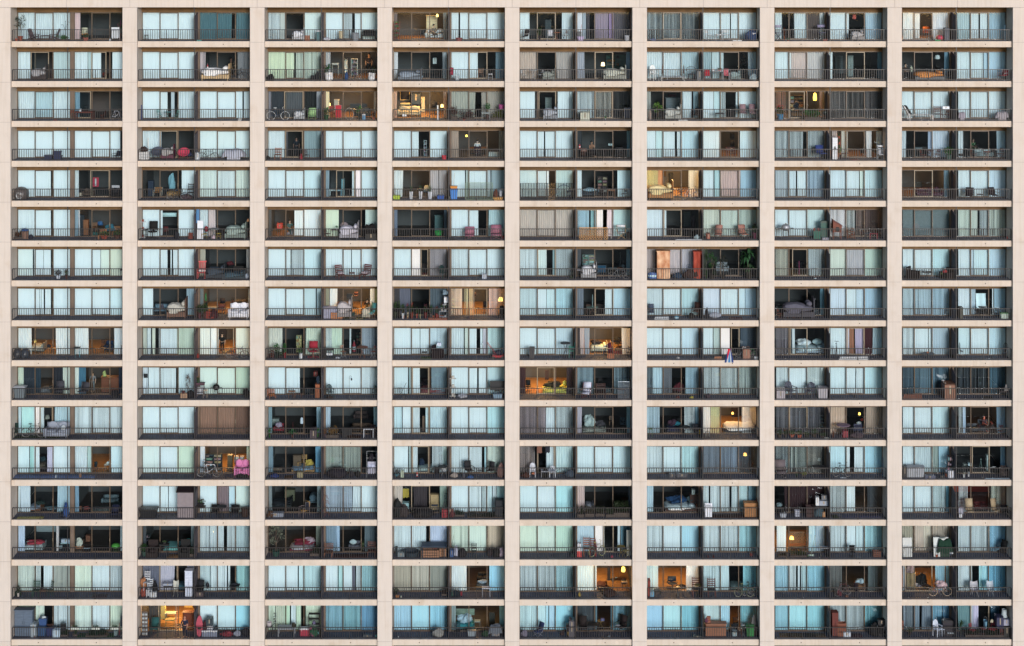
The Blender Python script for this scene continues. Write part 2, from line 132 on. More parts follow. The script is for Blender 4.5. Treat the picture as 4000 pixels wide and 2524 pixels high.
91R;c693-830#a8d4e0 c1072-1150#a0ccd8 W1 fw wo;fc2 700-755 105 #203038 #30a0b0,dc 950-985 200 i #2a1410,sf 985-1070 190 i #0c2440,po 1135-1148 115 #18181c
92L;c1328-1380#98b8a8 c1385-1418 c1430-1460#a8ccb8 q1495-1658#a8ccc4 q1672-1818#90b8a4;
92R;q1870-1980#b4ccb8 b1985-2055 b2210-2348#a0c8bc W2 fw wo d2040-2200;bk 2122-2345 108 #802838 #202024,cb 2060-2130 250 i3 #201812,pe 2065-2115 230 i stand #100c10 #181418,bg 2090-2160 60 i #c08848,bg 1832-1865 45 #902820,bg 2110-2185 50 z20 i #b87840
93L;c105-130#90a898 c130-248#a8c4b4 c470-605#a4ccb4;bs 380-430 240 i #b0a068,fl 165-225 145 #307838 #202c28,pt 250-290 140 #387838 #902028,fl 175-285 60 #3a7830 #302828,ld 110-165 110 #603028 #38302c,oc 485-590 150 #a01830,pt 390-435 110 #3a6a38 #38403c,bx 412-435 48 #d8dce0,tb 535-605 60 #b0a088
93R;s648-712#a0b0ac c712-810#9cccb4 c880-895 s990-1140#6c8c98;bn 635-665 85 #181a20,tb 640-735 90 #20242c,bx 665-720 22 z25 #ccd4dc,fc 785-850 125 r40 #a06848 #b0b8c0,fx 905-940 110 z80 i #901828,rt 945-1055 105 #985c44,fc 1078-1138 115 r-40 #904838 #b0b8c0,bg 745-790 22 #b0b8c4,bs 945-990 200 i2 #1c2024
94L;b1285-1450 b1458-1540 b1546-1618 q1640-1800#94c0c8 p1540-1546;tb 1558-1608 62 #182024,wa 1645-1768 118 r70 #2c2024,bx 1705-1742 30 z88 #b8c8e0,rg 1550-1650 4 #3c5c28
94R;c1850-1955 b1965-1995#a0c8bc b2000-2075 b2110-2130 c2135-2175#c0bcc8 q2185-2345#90c4c4;la2 1825-1832 100 #c0c4cc,cr2 1830-2235 90 #b0b0bc,lw 2180-2345 145 #182038 #a81828,fx 2120-2135 30 z120 #a8ccd8
95L;b78-232 b240-402 b412-580#98c4cc;bn 162-215 110 #3c3c40,rt 455-550 145 #38383c,mo 540-598 150 r-90 #28907c
95R;c615-640#303438 c640-680#90a0a4 c680-730#6890a8 c1030-1135#a8ccd0 W4 fw;bd 735-895 180 i #d8ccb0,bg 735-850 40 z150 i #302420,pe 790-850 45 z140 i lie #b08060 #302420,bg 880-945 90 z80 i #601830,oc 960-1035 210 i2 #14100c,fc 865-905 95 r40 #202024,cr 895-960 38 #a86038,fc2 965-1030 75 #202024,fc 1075-1125 110 r-40 #202024,rg 850-1080 4 i #58182c
96L;b1278-1415 b1425-1585 b1603-1765#9cccd8;bg 1545-1582 20 #c0c0c0
96R;b1812-1888 b1895-1960#94bcb4 b1968-2048 q2150-2310#3c5868 d2060-2140;fg 2000-2085 130 z-20 #2868a8,bx 2168-2235 100 #a06850,dc 2155-2235 195 i #14141c,bk 2100-2300 95 #8890a0 #16181c,bk 2190-2345 115 #308048 #26282e,bx 2290-2330 25 #b8c0c8,po2 1900-1975 25 #b07048
97L;s72-185#687078 c225-252#d0d8e8 d205-370;bd 250-520 170 i #c0ccdc,bg 255-410 65 z130 i #ccd4d8,cu 415-515 60 z130 i #b8c8c8
97R;b602-728 c740-765#b0c0d0 c765-808#8a6030 c818-890#98a0c0 k925-985#401820 c988-1080#98ccdc d745-905;bk 605-680 155 r75 #1c2026,po2 665-940 25 #c8ccd0
98L;q1268-1368#a0ccd0 b1382-1505 b1512-1530 b1555-1718#8cb8c4;rt 1440-1570 45 #48505c,cu 1490-1510 18 z45 #b06848,bg 1715-1750 40 #101014
98R;b1792-1905#a0d0d4 b1918-2080#b0dce4 b2095-2248#98ccdc;wi 1790-1842 150 r60 #2c2024,wi 2195-2260 140 r-40 #2c2024
a1L;c152-220#98c4b0 k222-310#243440 k312-382#1c3848 k495-590#202a34 c590-650#a0c8bc W0.5;bn 112-228 115 #647078 #a0a4ac,ac 520-600 150 #3c3c44,tb 632-692 85 #24242a,bd 390-490 110 i #68686c,bg 440-475 35 i #603038
a1R;c692-742#a8d0c4 c742-808#206888 k1115-1150#142c44 W0.8;pe 825-920 210 i stand #807c80 #6a7478,ac 725-842 140 r-20 #3c3c44,cb 955-1140 90 i #6a3418,bg 1040-1115 50 z150 i2 #901828,sf 1000-1140 190 i2 #605858,bg 965-1000 60 z90 i #98a058,cv 1045-1120 75 #181c24
a2L;q1328-1390#98bcc4 q1398-1490#a8ccd4 q1500-1655#a4ccd4 q1672-1818#94c0c4;kt 1352-1388 38 z190 #20242c,cr 1698-1765 42 #b89070,bc 1708-1742 35 z42 #502028,tr 1740-1800 230 #584038 #281c20,bg 1750-1830 75 #1c1c22
a2R;b1870-2035#b4d4bc b2042-2200#acd0bc b2222-2348#94c0a4;tb 1828-1910 145 #583848,fl 1845-1885 65 z120 #886050 #304830,ac 1838-1910 90 #c0c4cc,st 1905-1955 78 #c8b098,gk 1978-2090 135 #14161a,cv 2285-2348 85 #14161c
a3L;b105-262#a8d4d4 b275-412#a4d0d8 ;ac2 90-188 82 r20 #a85c30 #a06030,tb 305-370 65 #a07050,tb 340-435 35 #603018,ac 455-515 85 #1c2830,cb 560-605 130 #a05830,bg 565-605 80 z110 #203040,po 550-560 280 i #202020,bx 545-580 45 z235 i #902818
a3R;b645-808#b0dcd8 b820-978#acd8dc q998-1140#98c8cc;mo 650-742 125 r30 #30484c,bg 660-720 32 #382c28,hf 865-905 200 #40424c #a02830,mo 1085-1145 118 r-40 #2c4848
a4L;b1285-1430#9cc8cc b1438-1452#70a0a0 b1455-1540 q1650-1800#5c8490 d1470-1625;gc 1330-1415 145 #30343c,bd 1545-1790 120 i #803838,sf 1545-1790 160 i2 #28181c,pe 1755-1790 190 i2 stand #584030 #202020,pl 1680-1762 20 z235 #98d8b8
a4R;b1835-1998 b2008-2080 b2095-2165 b2185-2345#94c4c8;ls 1822-1882 215 #c8c4bc #c8c4bc,bg 1885-1990 40 #a8acb8,tv 2208-2348 95 z60 #101216,bn 2228-2320 45 #7898b0
a5L;k75-128#2c2028 k515-582#2c2c38 W4.5 fw wo d235-400;oc 122-180 190 i #140c08,bd 285-515 150 i #c0b840,bg 290-470 55 z115 i #28241c,cu 475-518 60 z100 i #c8c040,po2 310-345 90 z200 i2 #301c10,po 365-372 130 z180 i2 #201008,rg 130-515 3 i #b07028
a5R;s615-765#5c8490 S960-1110#6c98a4;dk 645-755 140 r-15 #d4d8ec #803020,dc 790-880 125 #4a2c28,gd 1000-1105 165 #a8b4c0,fc2 995-1075 85 #583430,bd 870-940 100 i #3c4448,sh 615-660 180 i #287058,dc 810-850 200 i2 #281818
a6L;s1280-1325#4c6870 c1325-1410#8cc0cc s1425-1505#586c74 q1632-1765#74a8b8;tb 1278-1330 130 i #b0b4b8,bg 1510-1625 90 z70 i #601820,bg 1540-1580 28 #60302c,bg 1668-1710 28 #a89c30,fx 1315-1322 60 z140 i #c08040
a6R;s1815-1955#b4bca8 s1968-2130#b8b8a0 s2150-2310#80a4a0;bd 1900-2100 120 i #a8a898,bg 1815-1870 42 #403440,bg 1880-1900 40 i #a0c8b0,pl 1900-1960 30 z150 #a89050
a7L;q75-185#a8ccc4 b202-360#b0d8d8 q380-540#98c0c0;bx 75-155 85 #b0a8b0,bt2 75-155 20 z85 #8c8c90,mo 150-275 145 r30 #4a4c5c,mo 340-450 145 r-30 #4a4c5c,bn 468-575 110 #a8a4ac #50505c
a7R;b602-732#a0d0d0 b745-822#b4dce0 b830-902#b0dce4 b920-1082#94ccdc;br 805-835 240 #38383c
a8L;s1270-1365#406474 s1380-1540#507c8c s1558-1715#4c7c90;bx 1660-1760 148 #805038,po2 1268-1450 45 #704030
a8R;S1790-1905#587480 S1918-2080#506870 s2095-2248#407488;st2 2220-2258 60 z70 #9c9490,tb 2195-2290 65 #403438,rt 1970-2010 150 i #504838,fl 1980-2010 70 z130 i #506030 #707878,rg 2030-2110 6 #141418
b1L;c160-200#98c8d0 b205-315#88c8c4 c318-372#b0d4e0 c378-413#c0ccd8 c515-660#8cbcc4 d375-495;bk 198-435 140 #181c1c #14161a,dk 120-155 130 #18322c,so 545-775 142 #8c94a4,cu 568-620 60 z60 #b0b8bc,bg 415-510 90 i #60585c,lm 422-470 140 z40 i #807c70,rg 140-560 4 #14301c
b1R;fc2 778-835 95 #282c28,lm 885-920 180 i #d08040,ec 1028-1105 90 r-40 #c4ccd4,pt 1118-1150 130 #384828 #a02028,po 885-915 160 i #a0a8a0,bg 780-830 60 z60 i #14141a,fl 1040-1110 60 z80 i #303820 #302020,rg 570-1120 4 #14301c
b2L;b1328-1488#b4dce0 b1500-1655#b8dcec b1675-1818#a4d0d4;
b2R;c1870-2200#80684a c2218-2348#6a543c;
b3L;c105-150#60909c c570-608#70a8b8 wd;ba 165-265 0 #111111,sf 170-265 110 i #901828,bg 180-250 50 z100 i #988090,dk 130-150 130 i #501828,pm 85-148 90 #2a7030,pm 285-400 75 #287038 #502c28,pm 550-608 85 #2c7830,bx 515-575 85 #483c44,hb 415-445 60 z130 #a0b8c8,cb 155-220 60 z150 i2 #8c9088,po 345-350 135 #801820,dk 515-570 95 #302428
b3R;c660-702#88b4c4 c1105-1140#78b4c0;bu2 665-780 115 #80602c #28242c,pt 630-670 90 #885c38 #504048,bn 805-910 85 #28282c,sf 895-1100 100 i #503828,be 1008-1110 85 #c4c8d0,bu 850-1000 28 #482820,sf 920-1060 200 i3 #503c38,pt 1060-1145 120 #38282c
b4L;b1285-1370#94c8d0 b1380-1450 c1455-1540 c1595-1618#98c8cc c1640-1785#98c8d0 p1370-1378 d1470-1630;cb 1565-1590 190 i #70503c
b4R;b1832-1995#acd0d0 b2008-2165#b0d8dc b2180-2342#8cc8cc;
b5L;S75-322#80868a c322-400#a0c8d4 s415-580#88b4c4;
b5R;c615-658#8c9caC c1078-1125#68a8b8 wd;bd 660-880 100 i #908c80,bg 665-790 120 z85 i #a0a8a4,bg 770-880 60 z80 i #3c3438,dc 915-955 200 i2 #80604a,sf 1015-1070 180 i2 #50606c,rg 960-1070 4 i #204038
b6L;q1278-1388#7ca8b4 s1620-1722#8cbcc8 c1725-1760#70a8b8;bd 1450-1590 160 i #201c3c,bg 1460-1560 60 z140 i #402030,bg 1485-1590 45 z60 i #187080,rt 1570-1675 105 #202428,ac 1700-1770 120 #1c2028,tb 1282-1322 85 #3c7848,um 1775-1805 85 #b8a028,gd 1385-1500 105 i #282c2c
b6R;c1815-1865#b8bcb8 s1868-1955#c8a868 s2160-2310#90a4a0 W2.5 fw;bd 2000-2295 180 i #c0bcc0 #281c1c,st 1815-1865 60 #a0a4a0,po 1835-1842 200 i #c0c0b8,lm 2060-2090 70 z200 i2 #ff9040,cb 2060-2140 200 i3 #281c14
b7L;S75-540#6c7c84 d200-370;sh 495-535 240 i #a0b0a8,po 293-298 280 i #c0ccd0,po 424-429 280 i #c0ccd0,fl 80-140 80 #30482c #403830,fl 145-190 85 #a04030 #484038,fl 190-260 70 #384c30 #98503a,fl 260-330 72 #406030 #a04830,fl 330-400 66 #88888c #303028,fl 400-470 85 #385030 #3a3028,fl 470-560 50 #304430 #383030,bx 545-585 10 #b0b8b8
b7R;c602-735#a09878 c920-1080#8c8870 k920-925;rt 645-775 120 #80687c,cb 695-748 65 #902838,bg 770-905 130 i #1c2c50,dc 815-890 115 #384060,bg 760-900 60 #504048,cu 830-880 30 z150 i #b0b4b4,bg 600-620 70 #502818,pl 845-875 25 z235 #e0b030,cu 870-905 30 z180 i #a03828
b8L;b1268-1368#a0d0dc b1382-1535#a8d4e4 b1555-1708#98ccd8;
b8R;s1792-1830#b0b8b8 c1832-1858#80b0c8 c2150-2252#6098b4 W0.5;sf 1862-1978 130 i #504c50,wa 1978-2070 190 i #404048,pe 1975-2080 240 i sit #e06040 #501018,fc 1970-2040 115 r40 #402428,rt 2040-2140 100 #302028,fc 2145-2215 115 r-40 #502828,tb 2095-2110 170 i #b05040
c1L;b155-275#98ccd4 b283-315#78bcb8 b325-370#a0ccd8 c445-490#a8b4d0 b500-655#b0dce4;bd 378-445 200 i #504438,bg 375-440 50 z40 i #1c2c30,bx 522-535 28 #a8b8c8,rg 130-1148 3 #5870a0
c1R;c692-820#98c4cc c822-858#80b8b8 b1045-1150#90c4cc W0.7 fw;bc 738-770 50 #80604c,ac 885-915 130 i #1c2830,tb 985-1045 110 i #a0a4a0,bg 1000-1030 30 z110 i #b0b8b8
c2L;b1330-1488#b0d4bc b1500-1655#b0dcd0 b1675-1818#98c4ac;
c2R;c1870-1928#90bccc c2320-2350#70b0b8 W2.5 fw wo;bk 1840-2085 152 #d8dce4 #282c30,bk 1880-1950 165 r70 #20242c,mo 1830-1860 60 z150 i #c83028,so 2205-2350 160 #d070a8,bg 2210-2340 50 #18181c,bs 1935-2090 200 i #202c34,dr2 2200-2250 80 z150 i #c8ccd0,dr2 2255-2300 80 z150 i #c8ccd0,bx 1935-1995 40 z140 i #a0b0b8,cb 2140-2190 150 i #504028
c3L;c120-160#5c8898 c560-605#4c98b8;bd 340-560 110 i #8098b0 #a07038,bg 120-220 40 #1c3068,bx 390-445 55 #8c8460,dc 395-475 90 z120 i #b08040,bg 455-545 60 z200 i #b09028,rg2 270-345 5 #604020,be 455-555 95 i #8090a0,bx 165-250 35 i #604838,cb 350-430 110 i #5c4430
c3R;S690-985#80a098;bg 655-800 220 i #708890,bg 690-745 55 z170 i #207040,fc2 775-845 145 i #a0b8b8,bg 650-860 100 #24202a,bg 875-920 65 #2c2a30,bg 930-985 60 #18181c,gr 1040-1135 245 #c0c4c8,bg 1045-1135 60 z75 #c0c4dc,bg 1060-1110 90 z140 #201c24
c4L;b1285-1430#a8ccc8 b1440-1458#78a0a0 c1462-1520#a8d0d0 s1655-1760#8cb4b8 c1750-1802#90bcb4 d1470-1625;bd 1525-1680 130 i #a0aca8,bg 1530-1590 70 z80 i #182438,lw 1285-1345 150 #202c30 #306878,bx 1362-1390 68 #a8b8a0,fx 1508-1522 50 #b82820,ac 1675-1725 95 #242428,rt 1715-1800 105 #3c4044,ec 1740-1800 110 #c4ccd0,pl 1720-1760 25 z150 #b0ccc8
c4R;q1835-1998#b0c8b8 q2008-2125#b8ccc0 b2150-2168#80c0c8 q2188-2345#90b4a8;ac 1955-2058 150 r30 #28282c,ac 2160-2250 140 r-30 #28282c,bg 1825-1900 40 #c07860,bg 1820-1900 50 #a0948c,rt 2080-2125 65 #504c50,bg 1975-2050 30 #2c5890,bc 1938-1970 60 #50525c,pe2 2265-2345 145 #7c5c54,pt 2310-2345 40 #b05838 #a85030
c5L;S75-215#88908c c322-400#a4ccd4 c412-580#98c8c8 d240-400;tw 235-282 85 z225 #8a6050,tw 315-358 95 z225 #303440,mc2 165-222 125 #c8ccd8,bg 80-170 50 #482820,tb 270-400 65 #b0b4c0,mc2 350-412 95 #c0c8d4,wl 412-492 75 #20242a,bg 500-600 75 #384858,po 570-582 130 #16181c,bg 265-345 90 #18181e,bg 180-225 25 z25 #b06848
c5R;b612-775#9cccd0 b785-945#a8d8dc b962-1122#98ccd8;
c6L;q1285-1415#98bcd0 b1425-1585#9cccd8 q1605-1765#84bccc;bx 1480-1530 40 #404450,bx 1545-1650 38 #404450
c6R;s1815-1960#587888 s1975-2130#587c90 S2150-2310#4c6c7c W0.6;lm 2170-2215 100 z150 i2 #f0a840
c7L;S72-190#b8b4a0 S200-350#a8a898 S380-530#909c94;dk 70-175 150 #706468,tb 420-545 100 #302c30,pt 305-368 45 #7c8438 #48403c,lm 465-500 165 i #c0d0d0,tb 285-430 130 i #586064,pt 255-290 40 #2a5038 #222222,cb 150-215 120 z100 i #484c50
c7R;b602-732#90c4dc b748-768 b812-905#a8d0e4 b920-1080#80c0dc;bk 605-790 145 #28242a #14161a,po 1085-1100 180 #7090b0,bx 680-740 8 #b0b8c8
c8L;b1268-1365#b0d4d4 c1380-1540#90b8bc c1560-1600#70948c b1605-1710#78b4c4;cb 1295-1468 100 #a8acb4,bx 1265-1300 115 #20222c,sh 1695-1752 205 #302428,pt 1695-1750 60 #3c4c30 #703c30,bx 1710-1768 72 #bcc0cc,bt2 1620-1655 30 #20242c,pt 1740-1765 100 #3c5030 #a8a8a8,bx 1475-1570 30 #58607c,bc 1665-1690 40 #80402c,bg 1675-1710 30 z75 #b0bcd0
c8R;c2188-2248#70a8c0 d1918-2085;mo2 1830-1850 45 #c0c8cc,pt 1828-1858 50 #c0c0b0 #c8ccd0,pt 1872-1902 50 #c8ccd0 #c8ccd0,tp2 1985-2025 150 i #90a8a0,tb 1835-1870 130 i #b0b0a8,cb 2050-2080 150 i #909c98,st 2100-2145 100 #404448,sf 2180-2260 110 #3c3434,oc 1860-1910 110 i #181818,bx 1880-1910 30 z130 i #a8b8c0,po2 2045-2290 5 #80a0b8
d1L;c160-188#a8c4cc c190-285#98c0d0 c542-660#80b0bc;bd 285-400 130 i #8890a0 #804828,bg 330-430 40 z140 i #202c28,bg 420-545 45 i #587078,po2 160-410 14 #77742c,bg 610-665 145 #244a88,bg 630-720 50 #202838,rg 750-790 4 #9090a8
d1R;c692-740#5c90a8 wd;rg 870-1040 4 i #80847c,sf 960-1120 130 i2 #586468,cr 740-768 60 i #804828,dk 1045-1118 105 #1c2440,bg 780-850 20 i #803028,rt 1060-1145 120 i #404c4c
d2L;b1328-1488#b0d8d4 b1500-1580 b1588-1655#a8d4d8 b1675-1705;st3 1695-1865 330 #84787c #241c20,bn 1300-1470 85 #1c1e22,bc 1405-1440 35 #c8a028,rg 1480-1700 10 #707078
d2R;b1870-2035#a4ccc4 g2040-2150#6c6468 b2155-2200#90c0c8 b2222-2348#9cc8bc;tb 1840-1930 105 #483c34,fl 1850-1940 70 z105 #584840 #201c20,ac 1980-2060 100 #1c1c20,rt 2040-2135 105 #242428,ac 2165-2255 100 #1c1c20,hp 2265-2348 80 #402c24
d3L;c108-150#607c80 c575-608#688c90;bd 150-340 220 i #16181c,cb 270-370 110 z190 i2 #504c34,bd 505-610 120 z60 i2 #586c78,ac 400-515 145 r-50 #a07838 #8c7c7c,bg 95-175 60 #503828,bx 110-260 40 #808898,tw 465-500 90 z60 #202434
d3R;s650-905#70909c c912-980 b1000-1145#a0d4e0;fs 625-690 215 #704030,cb 695-780 200 i #20282c,bn 695-785 45 z110 i #a09888,bn 695-790 30 z80 i #387878,cb 820-865 90 i #784028,sh 825-905 250 i2 #2c3438
d4L;c1290-1380#a0a898 c1728-1800#7ca898 k1485-1610#38363a d1460-1635;cb 1640-1725 250 i #b08858,tw 1380-1440 110 z210 i #c0a028,bx 1380-1440 60 z110 i #a8c4c4,bg 1285-1370 190 #202426,bg 1340-1440 130 #3c3434,bc 1370-1430 60 #a89048,bg 1450-1560 170 i #38404c,cr 1505-1540 70 i #a06838,bg 1530-1590 130 i #b05828,bg 1470-1680 90 #1c1c20,bk 1760-1820 220 r70 #22242a,fc2 1650-1710 105 #404858,cr 1750-1805 75 #a82c38,pt 1600-1640 40 #2a2a2a #2a2a2a
d4R;b1835-1998#a8ccc4 q2008-2120#9cc8cc q2128-2165#90bcc4 q2190-2220#8cbcc0 q2226-2262 b2268-2345#88c0c0;bg 1820-1870 80 #602c30,cr 1820-1860 75 #a08070,bu 1860-1970 60 #203824,bu 1970-2340 35 #2c3024,cb 2250-2330 160 #20242c,bc 2265-2320 90 #9ca4ac,bu 2280-2345 45 #485c2c
d5L;b78-230#98ccd8 b240-400#a0d8e4 b415-580#84c8d8;
d5R;c612-682#a09c94 c1095-1132#58707c wd;bd 685-775 190 i #989098,bu 610-680 120 #283420,bu 680-780 115 #504c3c,bu 780-880 105 #38402c,bu 880-965 100 #304028,bu 960-1135 160 #28381c,rt 1030-1110 210 i #603018,bg 970-1005 40 #a8a0a8
d6L;c1285-1330#88b8c4;bd 1430-1730 190 i #c8d0d0 #502818,bg 1440-1660 70 z170 i #103458,bg 1640-1740 70 z160 i #404c50,cb 1670-1760 110 i #502818,bx 1690-1720 50 z150 i #b8b8b0
d6R;q1815-1850#a8c0c4 q1865-1955#a8d0dc q1970-2045#a0ccd8 q2065-2130#90bccc q2152-2215#88bccc q2225-2310#74b0c4;pc3 1812-1885 130 #d0d4e0,tb 1815-1870 120 #c8ccd8,cb 2195-2330 135 #a87038,pt 2310-2335 35 z135 #6a3830 #905040,rg 1820-2300 5 #38181c
d7L;k150-530#301c20;bg 75-135 40 z100 #587078,tb 75-140 90 #2c2828,cr 250-300 60 #b0b4c4,bn 110-175 40 #98a0ac,cr 355-425 110 #402828,bg 425-530 105 #3c5460,bx 450-480 85 z120 #c0c4c8,bx 485-570 50 z105 #8c94a4,bx 500-555 45 z160 #585c64,tb 440-590 108 #302420,bx 510-535 50 #b07840
d7R;s600-732#94c0cc b745-818#a4d4e0 s935-1080#3c5058 W0.3;rg 600-660 8 #1c3c24,rg 700-1060 3 #3c4468
d8L;b1268-1368#9cccd0 b1380-1535#a8d4e0 q1552-1670#8cc0cc c1675-1710#589cb0 p1452-1456;
d8R;s1792-1880#c0ccb0 s2095-2240#88a898 W0.3 wr;dk2 1865-1935 165 #b09c7c,dk2 2095-2175 165 r20 #a08c6c,gr 1790-1845 145 #c0c8d0,bx 1795-1822 35 #c8ccd4,ac 2225-2300 95 #1c1c20,sf 1935-2070 60 i #501010
e1L;c160-235#88b0c4 c530-555#90a0a0;bd 235-420 140 i #b0b4b4,bg 240-430 40 z105 i #a82838,bg 245-370 30 z130 i #a89c94,oc 530-600 130 i #1c2028,tb 575-665 100 i #a8c0c4,bx 580-662 35 z100 i #a0a4b0,bc 552-588 50 i #8c9498,cb 345-540 240 i3 #7c8484
e1R;c1133-1150#98c8c8 wd;ba 1048-1132 110 i #50a030,bx 700-770 45 i #a06038,bg 700-770 90 z45 i #b8b0a0,bg 715-765 60 z130 i #a09c94,po2 770-845 12 i #b8c0c8,cb 810-855 60 z170 i2 #704028,dc 765-790 130 i #5c3c28
e2L;c1345-1375#34444c c1798-1818#587478 wd;bd 1550-1810 165 i #68a8a0,cu 1740-1810 50 z160 i #389088,wa 1385-1485 150 #281c1c,wa 1690-1790 150 #1c1a1e,pt 1305-1385 120 #305828 #305048,bu 1770-1820 110 #283c28,tb 1500-1590 120 #181818,fl 1530-1570 30 z120 #607840 #303030,rg 1575-1690 6 #a07040,sh 1345-1400 220 i #283030,pt 1380-1440 170 i #1c2c20 #202020
e2R;s1880-1970#88a8ac s1975-2105#94b8bc s2135-2200#8cb8c4 s2225-2345#7cacb4;pl 2000-2012 15 z155 #f0a840
e3L;c565-600#587468 W0.3;tr 90-265 300 #6c7464 #204840,bd 325-570 165 i #a89ca0 #801c30,bg 340-570 50 z130 i #801830,bg 440-570 70 z150 i #a08088,pt 170-210 60 #404440 #204044,bu 510-600 110 #2c3428,bg 590-612 130 #16181c
e3R;s650-755#587c8c c755-787#78a8c0 s1022-1140#48646c wd;dc 640-722 115 #805038,dc 1048-1125 130 #6c3c2c,sf 875-985 110 i #605860,cu 880-950 50 z110 i #a8b0b0,rg 730-1040 4 #401c20,tb 1000-1140 100 i #707c40
e4L;q1290-1450#a4bcd0 c1462-1600#acc0d0 c1638-1800#90b4c8;tb 1555-1785 115 #38485c,cr 1560-1725 75 #a07050,cr 1725-1790 75 #a87854,bg 1650-1710 25 z115 #903828,bx 1335-1395 40 #708088,hc 1310-1335 90 #20343c,hc 1380-1540 50 #30404c
e4R;q1835-1998#b8bc9c b2008-2150#c0cca8 q2185-2340#a09c80;br 1822-1860 190 #181c20,bx 1825-1860 70 #205088,bg 1860-1905 105 #a8acc0,bg 1900-1985 90 #282428,dc 2025-2075 115 #24242a,bg 2170-2225 80 #2c2428,bg 2225-2300 95 #14161c,bg 2285-2340 90 #a08c9c
e5L;b78-230#b0c8a8 b240-400#a8c8b0 b415-580#8cc0ac;bg 545-590 35 #283c38
e5R;c612-768#90bcd0 b785-868#98c0d4 c995-1020#98c0cc s1025-1125#508898 d860-955;ck 612-655 75 #c02828,bx 615-648 60 z75 #b8bcc4,dc 672-730 170 #904c30,dc 735-785 175 #7c3c28,bk 710-890 150 r20 #304840 #8c8c40,bg 765-800 165 #801828,rt 985-1065 100 #988028,fc 1035-1120 110 r-60 #b0a060,pc3 1085-1130 245 #90948c,bg 925-955 25 #a03850
e6L;q1282-1415#98c4cc b1425-1585#9cccd8 b1605-1765#80bcc8;
e6R;q1815-1960#98c4d0 q1970-2130#9cc8dc q2150-2310#78b4c8;pt 1830-1855 28 #602820 #702820,pt 1885-1908 28 #602820 #702820,bc 2235-2265 35 #702820
e7L;b82-170#98c8c8 c385-445#84bcd0 c450-540#80b0c0 W1.5 wo;lm 195-250 70 i #ffb040,be 190-370 75 i #a05c28,lt 190-370 150 z80 i #806040,br 375-450 180 #a0b8b0,bu 90-180 40 #38301c,bu 195-370 55 #384c20,fc2 500-580 90 #b8bcc4,br 540-560 150 #202428,br 490-510 120 #303438,pt 370-380 30 #70a040 #333333
e7R;q602-732#90c0cc b745-822#9cd0dc b828-902#94ccdc q920-1080#78b4cc;oc 760-830 100 #181a20,cr 985-1060 55 #704030
e8L;c1265-1350#808c74 c1370-1460#9ca08c c1460-1535#a8ac94 c1550-1690#888c78;pc2 1265-1355 180 #b0b4b4,pc2 1555-1695 180 #a8b0b0,cv 1580-1740 175 #1c4030,gl 1710-1760 50 #b0b8c0,bg 1265-1305 120 #18181c,bg 1700-1745 150 #203c60,bc 1570-1600 35 #a05038,bg 1600-1680 15 z172 #88908c,bg 1305-1345 70 #3c4448
e8R;q1790-1900#98ccdc q1915-2080#94c8d8 q2090-2245#68a8c0;dk 2145-2260 150 r-50 #14141a
f1L;s160-325#80a098 s328-385#80a8a0 q412-490#a4c8b0 s505-665#748c84;dc 308-372 140 #205040,dc 435-510 140 r-50 #1c4438,tb 375-440 60 #503828,pt 150-195 105 #38442c #b0a8a0,bg 130-195 60 #1c3028,tb 540-595 130 i #b09c68
f1R;q700-858#94b4a4 q870-1025#a0c0b4 s1045-1150#8cb4a8;rg 865-1005 6 #585058,pl 725-765 20 z235 #e0c880,cu 870-1000 18 #3c343c
f2L;g1330-1495#506070 c1505-1645#90a0b0 c1760-1800#607080 d1500-1670;dc 1380-1435 160 #c0c8d0,dc 1355-1410 170 z60 #c0c4cc,bg 1300-1360 100 z80 #a06840,bg 1300-1370 90 #904030,bg 1370-1410 90 #b8bcc4,bg 1425-1485 150 #181a20,bx 1410-1475 50 #b8bcc0,tb 1540-1625 100 #403028,bx 1540-1625 22 z85 #8890a0,ec 1625-1680 150 #a8a89c,bd 1680-1760 150 i #3c6070,pe 1700-1740 190 i lie #804850 #304858,cb 1742-1818 245 #c8d0e4,br 1770-1830 155 #14161c
f2R;s1878-1980#7cb0b0 q1985-2035#98c4cc q2050-2110#90bcc4 q2112-2135 q2145-2165 s2225-2348#6ca4a4;ac 1838-1915 145 #1c1e24,gk 1925-1980 135 #24242c,fc2 2160-2255 100 #181c22,bg 2180-2235 25 z90 #20242c,bx 1840-1915 45 #504448
f3L;b105-265#9cc8d0 b275-393#a4ccd4 b403-438#90c4d0 q455-608#84bcc8;
f3R;b650-768#98c8d4 b778-815#80b8b8 b820-902#a8d8e8 s905-930#505c68 s940-990#a0a0b8 s1000-1140#6ca0b4;
f4L;q1290-1450#84907c q1462-1612#8c9c8c q1640-1800#74887c;pt 1290-1345 90 #284030 #2c2828,bc 1310-1350 30 #a06838,bu 1745-1800 65 #302420,fx 1360-1370 25 #a0b0a0
f4R;c1832-1980#9ccce0 b2195-2348#68b0c8 W1.2 wy;bd 2075-2195 130 i #505c68,bg 2080-2180 30 z115 i #9ca8b8,sf 2080-2190 190 i2 #302c28,gd 1835-1915 95 #202428,bg 1840-1910 55 #203848,bg 1915-1945 45 #802030,tb 2125-2205 90 #d8dcec,tb 2070-2130 85 #16181c,bx 1840-1870 40 #206058
f5L;s75-230#a0c0c8 s240-400#98bccc s415-580#70a0b4;
f5R;c612-775#90c4d8 c778-796#8cbcd0 W3 wo fw;pl 1022-1072 48 z215 #ffd848,bd 800-895 170 i #502820,bg 620-650 40 #a08830,bg 840-985 70 #382420,tb 1030-1085 95 i #b0a098,ec 1030-1075 60 i #302018,cb 895-925 250 i2 #382410,bx 970-990 10 z210 i2 #c0c0b0,po 1005-1010 90 z200 i2 #a09070
